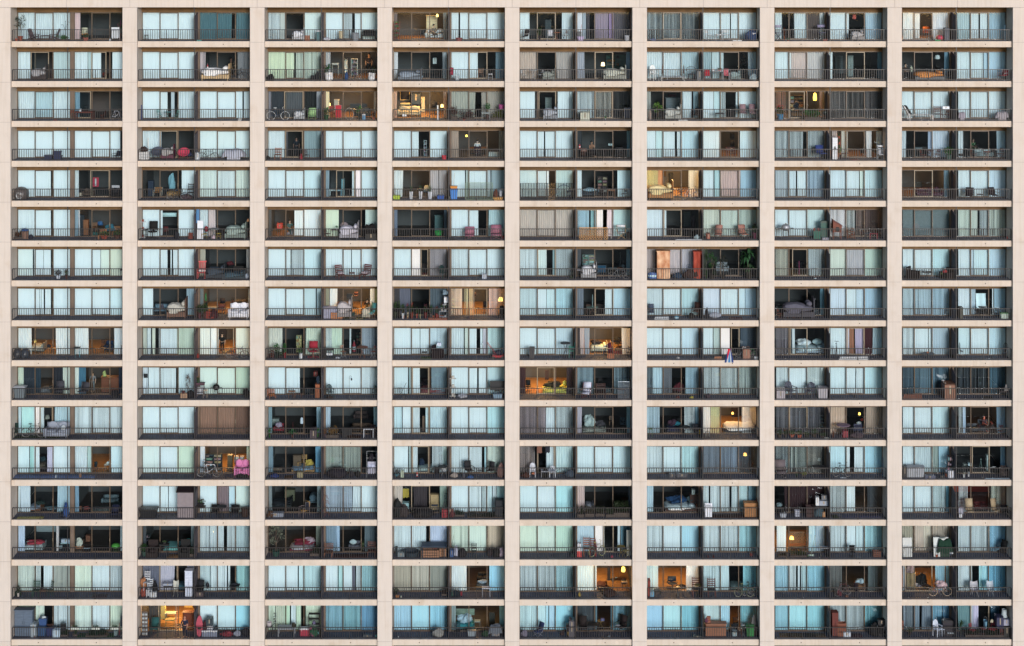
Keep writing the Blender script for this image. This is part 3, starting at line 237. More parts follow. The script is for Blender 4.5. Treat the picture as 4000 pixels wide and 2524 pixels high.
f6L;q1282-1375#84bcd0 c1640-1765#98c8d8 W3 wo fw;oc 1455-1560 120 i #202c3c,bg 1540-1640 120 i #241810,wl 1425-1535 40 z150 i #181008,cb 1275-1300 150 #803028,bx 1300-1338 50 #5890b0,st 1330-1410 55 #202428,bh 1545-1575 95 #181c20,dc 1695-1775 165 #60302c #202830,rt 1765-1830 105 #6c6438
f6R;q1812-1955#88c0d0 c1968-2040#90c8dc q2172-2310#68b0c8;dc 1840-1915 160 #60302c #202830,bd 2050-2175 140 i #707c78,bk 2090-2280 140 #384c38 #5c6434,bk 2180-2335 145 #24343c #1c2024,wl 2260-2335 130 #16181c
f7L;q70-190#74acc0 q198-265#98c8d8 c282-302#a0c8d8 q312-358#84bccc q378-540#6cacc4;
f7R;s600-695#586c6c s940-1048#486468 W0.3;bd 810-905 130 i #8c5c38 #704028,bg 815-910 45 z105 i #a8b4bc,bk 605-800 145 r20 #602430 #1c1c20,bg 640-700 60 #5c2430,ba 725-755 25 #704028,ac 810-855 120 #281c20
f8L;c1270-1290#88a8b0 c1572-1665#5c98ac c1675-1708#5090a4 d1290-1545 W1.5 wo;cb 1295-1385 150 i #a07448,bg 1295-1380 110 z150 i #a87870,bg 1380-1500 130 z130 i #1c1818,bg 1380-1420 70 z70 i #b0a0a0,bg 1410-1540 90 i #3c2820,bg 1430-1480 50 z50 i #802c38,bg 1290-1370 30 i #b0bcc8,bk 1508-1730 130 #a08898 #a88860,bg 1565-1690 80 z75 #b89ca0,bx 1415-1440 50 i #a08c98
f8R;q1788-1905#90ccdc c1910-1918#b0c8b8 c1985-2010#7cc0d4 c2015-2070#78bccc q2090-2240#5098b0;ec 1905-1980 140 #a0a0a8,ec 2060-2125 140 #a0acb8
g1L;q165-325#80a088 q330-418#98b8a0 s508-640#98b49c;cb 118-300 250 #58687c,bx 296-350 130 #8c98a0,bn 355-440 100 #284a70,bn 360-440 70 z100 #284878,bg 390-435 25 z165 #b0bcc0,bn 435-520 85 #202c58,bx 505-570 75 #a0b8c8,bn 570-620 115 #1c1e24,po 370-378 300 #d8dce0,bu 620-720 70 #203820,pt 430-510 20 z100 #805c50 #402c28,cr 310-345 45 z60 #983818,pt 312-340 20 #603830 #804838
g1R;q698-858#98bca4 q870-1025#a8c8b0 q1045-1150#8cb09c;wb 670-745 45 z85 #b0b8b0 #304828,wb 865-940 45 z85 #b0b8b0 #304828,wb 1045-1120 45 z85 #b0b8b0 #304828,bu 690-730 65 #284424,bu 810-1020 50 #1c4028,bc 1065-1110 70 #70888c,po 1118-1130 110 #802028,ba2 1125-1155 220 #303848,rg 730-1080 3 #184028,fl 985-1020 35 #902838
g2L;g1400-1500#303c40 W5 fw d1490-1660;mb 1335-1390 230 #a8b0b4,ac 1415-1495 160 #1c5050,tb 1555-1645 200 i #a08848,cb 1720-1822 210 i #703018,wl 1650-1722 80 z80 i #c0c4b0,bc 1685-1722 75 i #505440,pe 1705-1800 185 stand2 #b07860 #283048,tb 1555-1660 130 i2 #b8b8a0,cb 1515-1560 190 i2 #c0a048,rg 1500-1680 3 i #705028,cb 1735-1820 80 z190 i3 #c0a868
g2R;b1880-2040#98d0d8 b2052-2208#90c8d4 b2230-2350#74b8c8;bo 1838-1900 190 #a82c48,bg 1900-1950 150 #401820,ck 1905-2050 65 #70788c,bx 1910-2000 35 z50 #b0b0b8,bg 2000-2060 100 #283038,bg 2060-2200 45 #782030,bg 2130-2180 50 #902c38,bg 2190-2270 55 #888c9c,bg 2270-2350 80 #181c24,bx 1940-2000 70 z70 #28343c
g3L;q110-180#88ac98 c185-255#8cac94 b278-318#88bc9c q330-375#9cccb0 q380-425#88b898 q468-608#90bc98;bc 98-150 60 z95 #a8a0a4,tb 98-155 95 #38302c,tb 205-372 80 #a8acb4,ld 160-190 230 #383438,sh 495-600 215 #302c2c,ck 415-505 80 #a01838,bg 510-560 50 #904868,bg 500-590 85 #205038,bg 575-612 60 #504c44,bx 445-495 110 i #14181c,bg 330-375 45 z80 #3c382c,ld 245-270 190 i #804828
g3R;s652-815#5c909c s828-985#5c949c s1000-1140#5088a0;bx 1010-1090 30 #384048,bg 1120-1142 30 #3c7878
g4L;q1290-1455#74a8bc b1465-1625#7cb8cc q1645-1805#68a8bc;bg 1655-1770 85 #8c8c88,fx 1335-1342 15 #a0b0b8
g4R;c1840-1880#5c8084 c2290-2345#589ca8 W1 wy;bd 1880-2055 100 i #288890,bg 1885-2040 90 z90 i #98acb8,tp3 1880-2055 60 z200 i #6c7c6c,tb 2050-2110 130 i #889898,dc 1865-1920 110 #202838,cr 1925-1965 50 i #783820,bn 1990-2070 55 #808c94,cv 2185-2325 110 #707884,bg 2120-2190 60 #1c3824,bg 2220-2295 70 #8c8480,cb 2190-2250 190 i #28241c
g5L;q78-230#84bccc b240-315#8cc4d0 b320-342#80b8c4 b350-402#80b4c4 b415-572#74b8c4;bg 80-150 65 #706c80,dk 195-310 120 r-50 #24305c #888ca0,bg 450-490 40 #302024,bx 535-588 170 #504c54,bn 525-598 45 #a08438,bn 515-600 110 #2c2024,bx 540-582 30 z125 #787c84
g5R;s615-785#384c54 s960-1130#508898 c790-800#487888 c930-945#487888 W0.3;rt 800-870 120 i #a07840,bx 835-868 25 z115 i #504878,bg 650-720 60 z200 i #808c8c,ac 635-710 180 #241c1c,fc2 710-820 110 #20191b,ac 960-1090 180 r-40 #281c1c,cu 970-1020 20 z90 #787c84,bg 893-930 22 #5c646c
g6L;b1282-1415#78b0c4 b1425-1590#84c0cc b1605-1765#60a8b4;bx 1710-1795 20 #30383c
g6R;q1812-1955#84b4c4 c1972-2048#78b4c4 q2148-2310#549ca8 W0.4 wo;cb 1812-2018 120 #905c40,cr 1835-1868 60 z118 #905038,bg 1812-1850 55 z118 #583048,rt 2150-2190 110 #8c9498,ac 2060-2130 100 #20262c,bx 2070-2110 55 #8098a0,st 2115-2165 70 #683c24,bn 2198-2278 110 #207838,bo 2265-2325 190 #2c3034,gd 2220-2240 180 #181818,bg 2285-2325 60 #402c28,dc 2080-2125 200 i #241810
g7L;b70-188#6ca8b4 b198-358#7cbcc8 b378-530#6cb0b8;rg 110-330 10 #70583c,rg 370-545 18 #5c4c3c,rg 180-450 4 #1c1c28
g7R;s600-732#88b4c8 s745-905#80b4c8 s920-1080#5c9cb4;cb 595-658 225 #6c2c24,cr 650-730 130 #80442c,cr 655-700 60 #8c5038,bx 705-775 45 #b0b8c4,rg 770-885 10 #402434,bg 945-1050 130 #18191e,cv 1030-1112 120 #14161c,bx 1035-1110 50 z55 #a0a4a8,bx 1035-1100 55 z125 #1c1c20
g8L;c1270-1295#607c88 g1300-1365#506870 c1370-1425#5c7c88 c1450-1540#587480 c1555-1640#4c8498 c1645-1705#407894;mo 1545-1640 150 r30 #ccd4e4,st 1600-1665 70 #b8c4d8,bn 1645-1755 150 #2c2830,ac 1680-1755 80 #a8b4bc,cr 1260-1275 85 z60 #783c24,pt 1300-1365 80 #404c28 #302828,tb 1260-1300 60 #181818
g8R;c1785-1900#508084 c1910-1925#88a4b0 c1935-1980#98a8dc c2095-2180#244c60 d1905-2080;pm 1785-1845 150 #304c28 #28302c,bx 2140-2205 110 z85 #24284c,cb 2170-2205 80 #502020,bx 2210-2265 60 z110 #8c8ca0,bx 2210-2265 110 #14181c,la3 2190-2255 70 z175 #b0bcc0,fc 1885-1955 120 r40 #982c38,rt 1995-2060 75 #903034,fc 2065-2165 120 r-40 #a03038,bu 1850-2000 75 #203020,bu 1990-2250 70 #203424,bg 2088-2120 35 z95 #b0a890,bc2 2030-2065 110 z40 #6090a8,bu 2060-2130 40 #284020
"""
SUN_AZ,SUN_EL,SUN_ANG,SUN_E,SKY,EXPO=16,11,16,2.75,.15,0.24
WPOW,CK,KIN,KOUT=115,.97,1.35,.98
import bpy, math, random
from mathutils import Vector, Matrix
R=math.radians; pi=math.pi
C=bpy.context.scene.collection
S=52.0; D=139.0; ZC=31.0; HOR=-350.0      # facade scale (source px per metre), camera distance, camera height, horizon
def WX(px,y): return (px-2000.0)/S*(D+y)/D
def WZ(py,y): return ZC-(py-HOR)/S*(D+y)/D
def slope(r): return (161.5+(r-1)*155.8-HOR)/S/D
YF,YR,YG,YC,YB=.25,.38,1.88,2.06,6.9     # fascia, railing, glass, curtain, room back wall
H2=1.0/(2.408*S)
def floorz(r): return WZ(161.5+(r-1)*155.8,YF)
PIT=floorz(1)-floorz(2)
def lin(c):
    c=c/255.0
    return c/12.92 if c<=.04045 else ((c+.055)/1.055)**2.4
def hexlin(h):
    h=h.strip('#')
    if len(h)==3: h=''.join(a*2 for a in h)
    return tuple(lin(int(h[i:i+2],16)) for i in (0,2,4))
# ---------------------------------------------------------------- materials
MATS={}
def nm(name):
    m=bpy.data.materials.new(name); m.use_nodes=True; nt=m.node_tree
    b=nt.nodes['Principled BSDF']; return m,nt,b
def mixmul(nt,a,b,fac=1.0):
    n=nt.nodes.new('ShaderNodeMix'); n.data_type='RGBA'; n.blend_type='MULTIPLY'; n.inputs[0].default_value=fac
    nt.links.new(a,n.inputs[6]); nt.links.new(b,n.inputs[7]); return n.outputs[2]
def noise(nt,scale,lo,hi,detail=4,coord='Object',vec=None,p0=.3,p1=.7):
    t=nt.nodes.new('ShaderNodeTexCoord'); src=t.outputs[coord]
    if vec:
        mp=nt.nodes.new('ShaderNodeMapping'); mp.inputs['Scale'].default_value=vec; nt.links.new(src,mp.inputs[0]); src=mp.outputs[0]
    n=nt.nodes.new('ShaderNodeTexNoise'); n.inputs['Scale'].default_value=scale; n.inputs['Detail'].default_value=detail
    nt.links.new(src,n.inputs['Vector'])
    r=nt.nodes.new('ShaderNodeValToRGB'); r.color_ramp.elements[0].position=p0; r.color_ramp.elements[1].position=p1
    r.color_ramp.elements[0].color=(*([lo]*3),1) if not isinstance(lo,tuple) else (*lo,1)
    r.color_ramp.elements[1].color=(*([hi]*3),1) if not isinstance(hi,tuple) else (*hi,1)
    nt.links.new(n.outputs[0],r.inputs[0]); return r.outputs[0],n.outputs[0]
def objcol(name,rough,lo,hi,scale,metal=0,vec=None,bump=0,transl=0,spec=.3):
    m,nt,b=nm(name); oi=nt.nodes.new('ShaderNodeObjectInfo')
    c,f=noise(nt,scale,lo,hi,vec=vec)
    out=mixmul(nt,oi.outputs['Color'],c)
    nt.links.new(out,b.inputs['Base Color']); b.inputs['Roughness'].default_value=rough; b.inputs['Metallic'].default_value=metal
    b.inputs['Specular IOR Level'].default_value=spec
    if bump:
        bp=nt.nodes.new('ShaderNodeBump'); bp.inputs['Strength'].default_value=bump; bp.inputs['Distance'].default_value=.02
        nt.links.new(f,bp.inputs['Height']); nt.links.new(bp.outputs[0],b.inputs['Normal'])
    if transl:
        tr=nt.nodes.new('ShaderNodeBsdfTranslucent'); nt.links.new(out,tr.inputs[0]); mx=nt.nodes.new('ShaderNodeMixShader'); mx.inputs[0].default_value=transl
        nt.links.new(b.outputs[0],mx.inputs[1]); nt.links.new(tr.outputs[0],mx.inputs[2]); nt.links.new(mx.outputs[0],nt.nodes['Material Output'].inputs[0])
    MATS[name]=m; return m
objcol('fabric',.9,.75,1,9,bump=.5)
objcol('cloth',.9,.82,1,3,vec=(3,3,.4),transl=.25)
objcol('slat',.6,.95,1,1.5,vec=(8,1,.15),transl=.22)
objcol('metal',.42,.8,1,8,metal=.25,spec=.5)
objcol('plastic',.4,.88,1,6,spec=.5)
objcol('wood',.6,.65,1,5,vec=(1,8,8))
objcol('wicker',.8,.45,1,45)
objcol('clay',.85,.7,1,12)
objcol('leaf',.65,.45,1.25,14,transl=.2)
objcol('skin',.55,.9,1,10)
objcol('hair',.7,.6,1,30)
objcol('rust',.75,(.55,.25,.12),(1.1,1.1,1.1),3.2,vec=(1,1,.5))
def flat(name,col,rough=.7,spec=.3,metal=0,lo=.85,hi=1.05,scale=2,vec=None,coord='Object',bump=0):
    m,nt,b=nm(name); c,f=noise(nt,scale,tuple(x*lo for x in col),tuple(x*hi for x in col),vec=vec,coord=coord)
    nt.links.new(c,b.inputs['Base Color']); b.inputs['Roughness'].default_value=rough; b.inputs['Specular IOR Level'].default_value=spec; b.inputs['Metallic'].default_value=metal
    if bump:
        bp=nt.nodes.new('ShaderNodeBump'); bp.inputs['Strength'].default_value=bump; bp.inputs['Distance'].default_value=.01
        nt.links.new(f,bp.inputs['Height']); nt.links.new(bp.outputs[0],b.inputs['Normal'])
    MATS[name]=m; return m
# painted concrete: broad tone drift, fine grain, vertical water streaks, ochre blotches and round repair patches
def concrete(name,base,stain,patch):
    m,nt,b=nm(name)
    c1,_=noise(nt,.09,tuple(x*.96 for x in base),tuple(x*1.02 for x in base),detail=3)
    c2,_=noise(nt,1.1,.96,1.0,detail=5,p0=.32,p1=.6)
    c3,_=noise(nt,1.6,(.935,.915,.885),(1,1,1),detail=6,vec=(3.4,1,.16),p0=.30,p1=.52)
    c4,_=noise(nt,.55,stain,(1,1,1),detail=6,p0=.22,p1=.42)
    c5,f=noise(nt,22,.95,1.03,detail=2)
    o=mixmul(nt,c1,c2); o=mixmul(nt,o,c3); o=mixmul(nt,o,c4); o=mixmul(nt,o,c5)
    if patch:
        t=nt.nodes.new('ShaderNodeTexCoord'); mp=nt.nodes.new('ShaderNodeMapping'); mp.inputs['Scale'].default_value=(1,.01,1); nt.links.new(t.outputs['Object'],mp.inputs[0])
        v=nt.nodes.new('ShaderNodeTexVoronoi'); v.inputs['Scale'].default_value=1.25; nt.links.new(mp.outputs[0],v.inputs['Vector'])
        lt=nt.nodes.new('ShaderNodeMath'); lt.operation='LESS_THAN'; lt.inputs[1].default_value=.2; nt.links.new(v.outputs['Distance'],lt.inputs[0])
        sx=nt.nodes.new('ShaderNodeSeparateColor'); nt.links.new(v.outputs['Color'],sx.inputs[0])
        gt=nt.nodes.new('ShaderNodeMath'); gt.operation='GREATER_THAN'; gt.inputs[1].default_value=.84; nt.links.new(sx.outputs[0],gt.inputs[0])
        ml=nt.nodes.new('ShaderNodeMath'); ml.operation='MULTIPLY'; nt.links.new(lt.outputs[0],ml.inputs[0]); nt.links.new(gt.outputs[0],ml.inputs[1])
        ml2=nt.nodes.new('ShaderNodeMath'); ml2.operation='MULTIPLY'; ml2.inputs[1].default_value=.6; nt.links.new(ml.outputs[0],ml2.inputs[0])
        mx=nt.nodes.new('ShaderNodeMix'); mx.data_type='RGBA'; nt.links.new(ml2.outputs[0],mx.inputs[0]); nt.links.new(o,mx.inputs[6]); mx.inputs[7].default_value=(*[x*1.1 for x in base],1); o=mx.outputs[2]
    nt.links.new(o,b.inputs['Base Color']); b.inputs['Roughness'].default_value=.9; b.inputs['Specular IOR Level'].default_value=.2
    bp=nt.nodes.new('ShaderNodeBump'); bp.inputs['Strength'].default_value=.25; bp.inputs['Distance'].default_value=.01; nt.links.new(f,bp.inputs['Height']); nt.links.new(bp.outputs[0],b.inputs['Normal'])
    MATS[name]=m
concrete('pier_paint',(.605,.525,.465),(.93,.88,.82),False)
concrete('fascia_paint',(.59,.495,.415),(.86,.80,.73),True)
flat('joint',(.30,.25,.23))
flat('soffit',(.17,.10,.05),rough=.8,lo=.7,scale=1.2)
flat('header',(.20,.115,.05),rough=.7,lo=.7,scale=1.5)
flat('drain',(.03,.02,.02))
flat('rail_paint',(.022,.018,.019),rough=.45,spec=.5,lo=.7,scale=4)
flat('bronze',(.105,.07,.045),rough=.42,spec=.5,lo=.8,scale=3)
flat('alu',(.27,.22,.155),rough=.4,spec=.5,lo=.85,scale=3)
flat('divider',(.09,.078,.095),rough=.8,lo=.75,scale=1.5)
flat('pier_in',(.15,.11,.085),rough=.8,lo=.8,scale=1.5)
flat('deck',(.062,.070,.105),rough=.8,lo=.65,hi=1.2,scale=1.3)
flat('room_wall',(.07,.066,.064),rough=.9,lo=.93,scale=.7)  # darker than plausible paint: dimness of unlit rooms is put into the colour
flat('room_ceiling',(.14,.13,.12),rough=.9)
flat('carpet',(.075,.07,.07),rough=1,lo=.75,scale=3)  # darkened like the walls, room shade held in the colour
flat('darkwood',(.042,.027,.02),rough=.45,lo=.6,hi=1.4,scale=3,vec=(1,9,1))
flat('oak',(.30,.155,.06),rough=.4,lo=.7,hi=1.15,scale=2.5,vec=(1.2,9,1))
flat('lawn',(.03,.09,.03),rough=1,lo=.6,scale=20)
flat('asphalt',(.06,.06,.062),rough=.95,scale=.5)
flat('roofing',(.2,.19,.18))
def glassmat():
    m=bpy.data.materials.new('glass'); m.use_nodes=True; nt=m.node_tree; nt.nodes.clear()
    o=nt.nodes.new('ShaderNodeOutputMaterial'); t=nt.nodes.new('ShaderNodeBsdfTransparent'); t.inputs[0].default_value=(.82,.94,.985,1)
    g=nt.nodes.new('ShaderNodeBsdfGlossy'); g.inputs['Roughness'].default_value=.02; g.inputs[0].default_value=(.8,.9,.95,1)
    f=nt.nodes.new('ShaderNodeFresnel'); f.inputs[0].default_value=1.5
    bp=nt.nodes.new('ShaderNodeBump'); bp.inputs['Strength'].default_value=.01; bp.inputs['Distance'].default_value=.02
    tc=nt.nodes.new('ShaderNodeTexCoord'); n=nt.nodes.new('ShaderNodeTexNoise'); n.inputs['Scale'].default_value=.7; nt.links.new(tc.outputs['Object'],n.inputs['Vector']); nt.links.new(n.outputs[0],bp.inputs['Height'])
    nt.links.new(bp.outputs[0],g.inputs['Normal'])
    ad=nt.nodes.new('ShaderNodeMath'); ad.operation='ADD'; ad.inputs[1].default_value=.02; nt.links.new(f.outputs[0],ad.inputs[0])
    mx=nt.nodes.new('ShaderNodeMixShader'); nt.links.new(ad.outputs[0],mx.inputs[0]); nt.links.new(t.outputs[0],mx.inputs[1]); nt.links.new(g.outputs[0],mx.inputs[2]); nt.links.new(mx.outputs[0],o.inputs[0])
    MATS['glass']=m
glassmat()
def emitmat(name,s):
    m,nt,b=nm(name); oi=nt.nodes.new('ShaderNodeObjectInfo'); nt.links.new(oi.outputs['Color'],b.inputs['Base Color']); nt.links.new(oi.outputs['Color'],b.inputs['Emission Color']); b.inputs['Emission Strength'].default_value=s; MATS[name]=m
emitmat('lit',2.6)
# ---------------------------------------------------------------- mesh building
class MB:
    def __init__(s): s.v=[]; s.f=[]; s.m=[]; s.mi=0; s.sm=False
    def add(s,vs,fs,M=None):
        n=len(s.v); s.v+= [tuple(M@Vector(p)) for p in vs] if M else [tuple(p) for p in vs]
        s.f+=[tuple(i+n for i in f) for f in fs]; s.m+=[s.mi]*len(fs); return s
    def box(s,x0,x1,y0,y1,z0,z1,M=None):
        v=[(x,y,z) for z in (z0,z1) for y in (y0,y1) for x in (x0,x1)]
        return s.add(v,[(0,2,3,1),(4,5,7,6),(0,1,5,4),(2,6,7,3),(0,4,6,2),(1,3,7,5)],M)
    def rb(s,c,d,rx=0,ry=0,rz=0):     # rotated box centre c, dims d
        M=Matrix.Translation(c)@Matrix.Rotation(rz,4,'Z')@Matrix.Rotation(ry,4,'Y')@Matrix.Rotation(rx,4,'X')
        a,b,e=d[0]/2,d[1]/2,d[2]/2; return s.box(-a,a,-b,b,-e,e,M)
    def tube(s,p,q,r,r2=None,n=6,cap=True):
        p=Vector(p); q=Vector(q); d=(q-p)
        if d.length<1e-6: return s
        r2=r if r2 is None else r2
        u=d.normalized().orthogonal().normalized(); w=d.normalized().cross(u); v=[]
        for k,(c,rr) in enumerate(((p,r),(q,r2))):
            for i in range(n):
                a=2*pi*i/n; v.append(c+(u*math.cos(a)+w*math.sin(a))*rr)
        f=[(i,(i+1)%n,n+(i+1)%n,n+i) for i in range(n)]
        if cap: f+=[tuple(range(n))[::-1],tuple(range(n,2*n))]
        return s.add(v,f)
    def path(s,pts,r,n=5):
        for a,b in zip(pts,pts[1:]): s.tube(a,b,r,n=n)
        return s
    def ring(s,c,R_,r,axis='y',n=22,k=5,a0=0,a1=2*pi):
        v=[];f=[]; full=abs(a1-a0-2*pi)<1e-3; N=n if full else n+1
        for i in range(N):
            a=a0+(a1-a0)*i/n
            for j in range(k):
                b=2*pi*j/k; rr=R_+r*math.cos(b); t=r*math.sin(b)
                p={'y':(rr*math.cos(a),t,rr*math.sin(a)),'z':(rr*math.cos(a),rr*math.sin(a),t),'x':(t,rr*math.cos(a),rr*math.sin(a))}[axis]
                v.append((c[0]+p[0],c[1]+p[1],c[2]+p[2]))
        for i in range(n):
            for j in range(k):
                i2=(i+1)%N; f.append((i*k+j,i2*k+j,i2*k+(j+1)%k,i*k+(j+1)%k))
        return s.add(v,f)
    def lathe(s,prof,n=14,c=(0,0,0),axis='z'):
        v=[];f=[]
        for (r,z) in prof:
            for i in range(n):
                a=2*pi*i/n; v.append((c[0]+r*math.cos(a),c[1]+r*math.sin(a),c[2]+z) if axis=='z' else (c[0]+r*math.cos(a),c[1]+z,c[2]+r*math.sin(a)))
        for k in range(len(prof)-1):
            for i in range(n): f.append((k*n+i,k*n+(i+1)%n,(k+1)*n+(i+1)%n,(k+1)*n+i))
        return s.add(v,f)
    def lump(s,c,d,rnd,amp=.25,n=10,flatb=True):
        v=[];f=[]; ph=[rnd.uniform(0,6.28) for _ in range(8)]
        for i in range(n+1):
            t=pi*i/n
            for j in range(2*n):
                a=pi*j/n
                k=1+amp*(.5*math.sin(3*a+ph[0]+2*t)+.35*math.sin(5*a+ph[1])*math.sin(3*t+ph[2])+.3*math.sin(7*a+ph[3]+5*t)+.25*math.sin(11*a-7*t+ph[4]))
                x=math.sin(t)*math.cos(a)*k; y=math.sin(t)*math.sin(a)*k; z=math.cos(t)*k
                if flatb: z=max(z,-.75)
                v.append((c[0]+x*d[0]/2,c[1]+y*d[1]/2,c[2]+z*d[2]/2))
        m=2*n
        for i in range(n):
            for j in range(m): f.append((i*m+j,(i+1)*m+j,(i+1)*m+(j+1)%m,i*m+(j+1)%m))
        return s.add(v,f)
    def leaves(s,rnd,n,c,d,size,up=0):
        for _ in range(n):
            while 1:
                p=Vector((rnd.uniform(-1,1),rnd.uniform(-1,1),rnd.uniform(-1,1)))
                if .25<p.length<1 or (p.length<.25 and rnd.random()<.3): break
            p=Vector((c[0]+p.x*d[0]/2,c[1]+p.y*d[1]/2,c[2]+p.z*d[2]/2))
            M=Matrix.Translation(p)@Matrix.Rotation(rnd.uniform(0,6.28),4,'Z')@Matrix.Rotation(rnd.uniform(-1.2,1.2),4,'X')@Matrix.Rotation(rnd.uniform(-.8,.8),4,'Y')
            a=size*rnd.uniform(.6,1.3); s.add([(-a*.3,0,0),(0,-a*.55,0.01),(a*.3,0,0),(0,a*.55,.015)],[(0,1,2,3)],M)
        return s
    def mesh(s,name,mats,smooth=False):
        me=bpy.data.meshes.new(name); me.from_pydata(s.v,[],s.f)
        for m in (mats if isinstance(mats,(list,tuple)) else [mats]): me.materials.append(MATS[m])
        if any(s.m): me.polygons.foreach_set('material_index',s.m)
        if smooth: me.polygons.foreach_set('use_smooth',[True]*len(s.f))
        me.update(); return me
def obj(name,me,parent=None,loc=(0,0,0)):
    o=bpy.data.objects.new(name,me); C.objects.link(o); o.location=loc
    if parent: o.parent=parent
    return o
def tag(o,label=None,cat=None,group=None,kind=None):
    if label: o['label']=label
    if cat: o['category']=cat
    if group: o['group']=group
    if kind: o['kind']=kind
    return o
ORD='first second third fourth fifth sixth seventh eighth ninth tenth eleventh twelfth thirteenth fourteenth fifteenth sixteenth'.split()
flat('redwall',(.35,.06,.03))
# ---------------------------------------------------------------- kinds of thing; each returns [(part name, mesh builder, material, colour slot)]
P={}
def kind(code,name,label,cat,std=None):
    def d(f): P[code]=dict(f=f,name=name,label=label,cat=cat,std=std); return f
    return d
def legs(xs,ys,z0,z1,t=.035,splay=0,round_=False):
    out=[]
    for x in xs:
        for y in ys:
            m=MB(); a=(x*(1+splay),y*(1+splay),z0); b=(x,y,z1)
            m.tube(a,b,t/2,n=6 if round_ else 4); out.append(('leg',m))
    return out
@kind('ad','adirondack_chair','slatted adirondack chair','chair')
def _(r):
    s=MB(); [s.rb((0,-.27+.085*k,.36-.035*k),(.52,.075,.025),rx=-.35) for k in range(7)]
    b=MB(); [b.rb((x,.36,.66+.03*math.cos(x*7)),(.082,.022,.82),rx=-.38,ry=x*.12) for x in (-.23,-.138,-.046,.046,.138,.23)]
    a=MB(); [a.rb((x,-.02,.55),(.11,.68,.025)) for x in (-.33,.33)]
    L=[('leg',MB().rb((x,-.3,.27),(.03,.09,.55))) for x in (-.3,.3)]+[('leg',MB().rb((x,.25,.2),(.03,.75,.08),rx=-.42)) for x in (-.3,.3)]
    return [('seat',s,'wood',0),('backrest',b,'wood',0),('armrest',a,'wood',0)]+[(n,m,'wood',0) for n,m in L]
def foldx(w,d,h):
    L=[]
    for x in (-w/2,w/2):
        L.append(('leg',MB().tube((x,-d/2,0),(x,d/2,h),.014,n=4))); L.append(('leg',MB().tube((x*.93,d/2,0),(x*.93,-d/2,h),.014,n=4)))
    return L
@kind('fc','folding_chair','slatted folding chair','chair')
def _(r):
    s=MB(); [s.box(-.2,.2,-.22+.075*k,-.165+.075*k,.44,.46) for k in range(6)]
    b=MB(); [b.rb((0,.26+z*.12,.62+z),(.4,.015,.055),rx=-.2) for z in (.0,.09,.18)]
    L=foldx(.42,.42,.45); 
    for x in (-.21,.21): L.append(('backrest_frame',MB().tube((x,.2,.44),(x,.3,.88),.014,n=4)))
    return [('seat',s,'wood',0),('backrest',b,'wood',0)]+[(n,m,'metal',1) for n,m in L]
@kind('fc2','folding_table','small folding table','table')
def _(r):
    s=MB(); [s.box(-.3,.3,-.25+.1*k,-.16+.1*k,.60,.62) for k in range(5)]
    return [('tabletop',s,'wood',0)]+[(n,m,'metal',1) for n,m in foldx(.5,.4,.6)]
@kind('ac','patio_armchair','armchair','chair')
def _(r):
    s=MB(); s.box(-.25,.25,-.25,.24,.41,.45)
    b=MB(); b.rb((0,.29,.68),(.5,.03,.52),rx=-.18)
    L=[]
    for x in (-.28,.28):
        L.append(('leg',MB().path([(x,-.26,0),(x,-.26,.62)],.014))); L.append(('leg',MB().path([(x,.3,0),(x,.24,.44),(x,.33,.93)],.014)))
        L.append(('armrest',MB().path([(x,-.28,.62),(x,.0,.64),(x,.28,.62)],.022)))
    return [('seat',s,'fabric',0),('backrest',b,'fabric',0)]+[(n,m,'metal',1) for n,m in L]
@kind('ac2','lounge_chair','low slatted wooden lounge chair','chair')
def _(r):
    s=MB(); [s.box(-.3,.3,-.32+.1*k,-.25+.1*k,.26,.29) for k in range(7)]
    b=MB(); [b.rb((0,.36+.16*k*.28,.36+.1*k),(.6,.02,.07),rx=-.28) for k in range(5)]
    b.rb((-.31,.42,.5),(.04,.04,.6),rx=-.28); b.rb((.31,.42,.5),(.04,.04,.6),rx=-.28)
    c=MB(); c.lump((0,0,.37),(.62,.6,.16),r,.06,8)
    return [('seat',s,'wood',0),('backrest',b,'wood',0),('cushion',c,'fabric',1)]+[(n,m,'wood',0) for n,m in legs((-.29,.29),(-.3,.32),0,.28,.05)]
@kind('dc','dining_chair','wooden dining chair','chair')
def _(r):
    s=MB(); s.box(-.21,.21,-.21,.21,.43,.46)
    b=MB(); [b.rb((0,.235+.02*k,.58+.115*k),(.38,.02,.05),rx=-.12) for k in range(4)]
    L=legs((-.19,.19),(-.19,),0,.43,.04)
    for x in (-.2,.2): L.append(('leg',MB().path([(x,.22,0),(x,.2,.45),(x,.28,1.0)],.018)))
    return [('seat',s,'wood',1),('backrest',b,'wood',0)]+[(n,m,'wood',0) for n,m in L]
@kind('wi','windsor_chair','spindle back chair','chair')
def _(r):
    s=MB(); s.lathe([(0,.42),(.22,.42),(.23,.45),(0,.46)])
    b=MB(); [b.tube((x*.8,.16,.45),(x,.26,.95-abs(x)*.5),.008,n=4) for x in (-.24,-.16,-.08,0,.08,.16,.24)]
    b.ring((0,.24,.68),.27,.014,n=24,a0=-.2,a1=pi+.2)
    return [('seat',s,'wood',0),('backrest',b,'wood',0)]+[(n,m,'wood',0) for n,m in legs((-.15,.15),(-.15,.15),0,.43,.03,splay=.35,round_=True)]
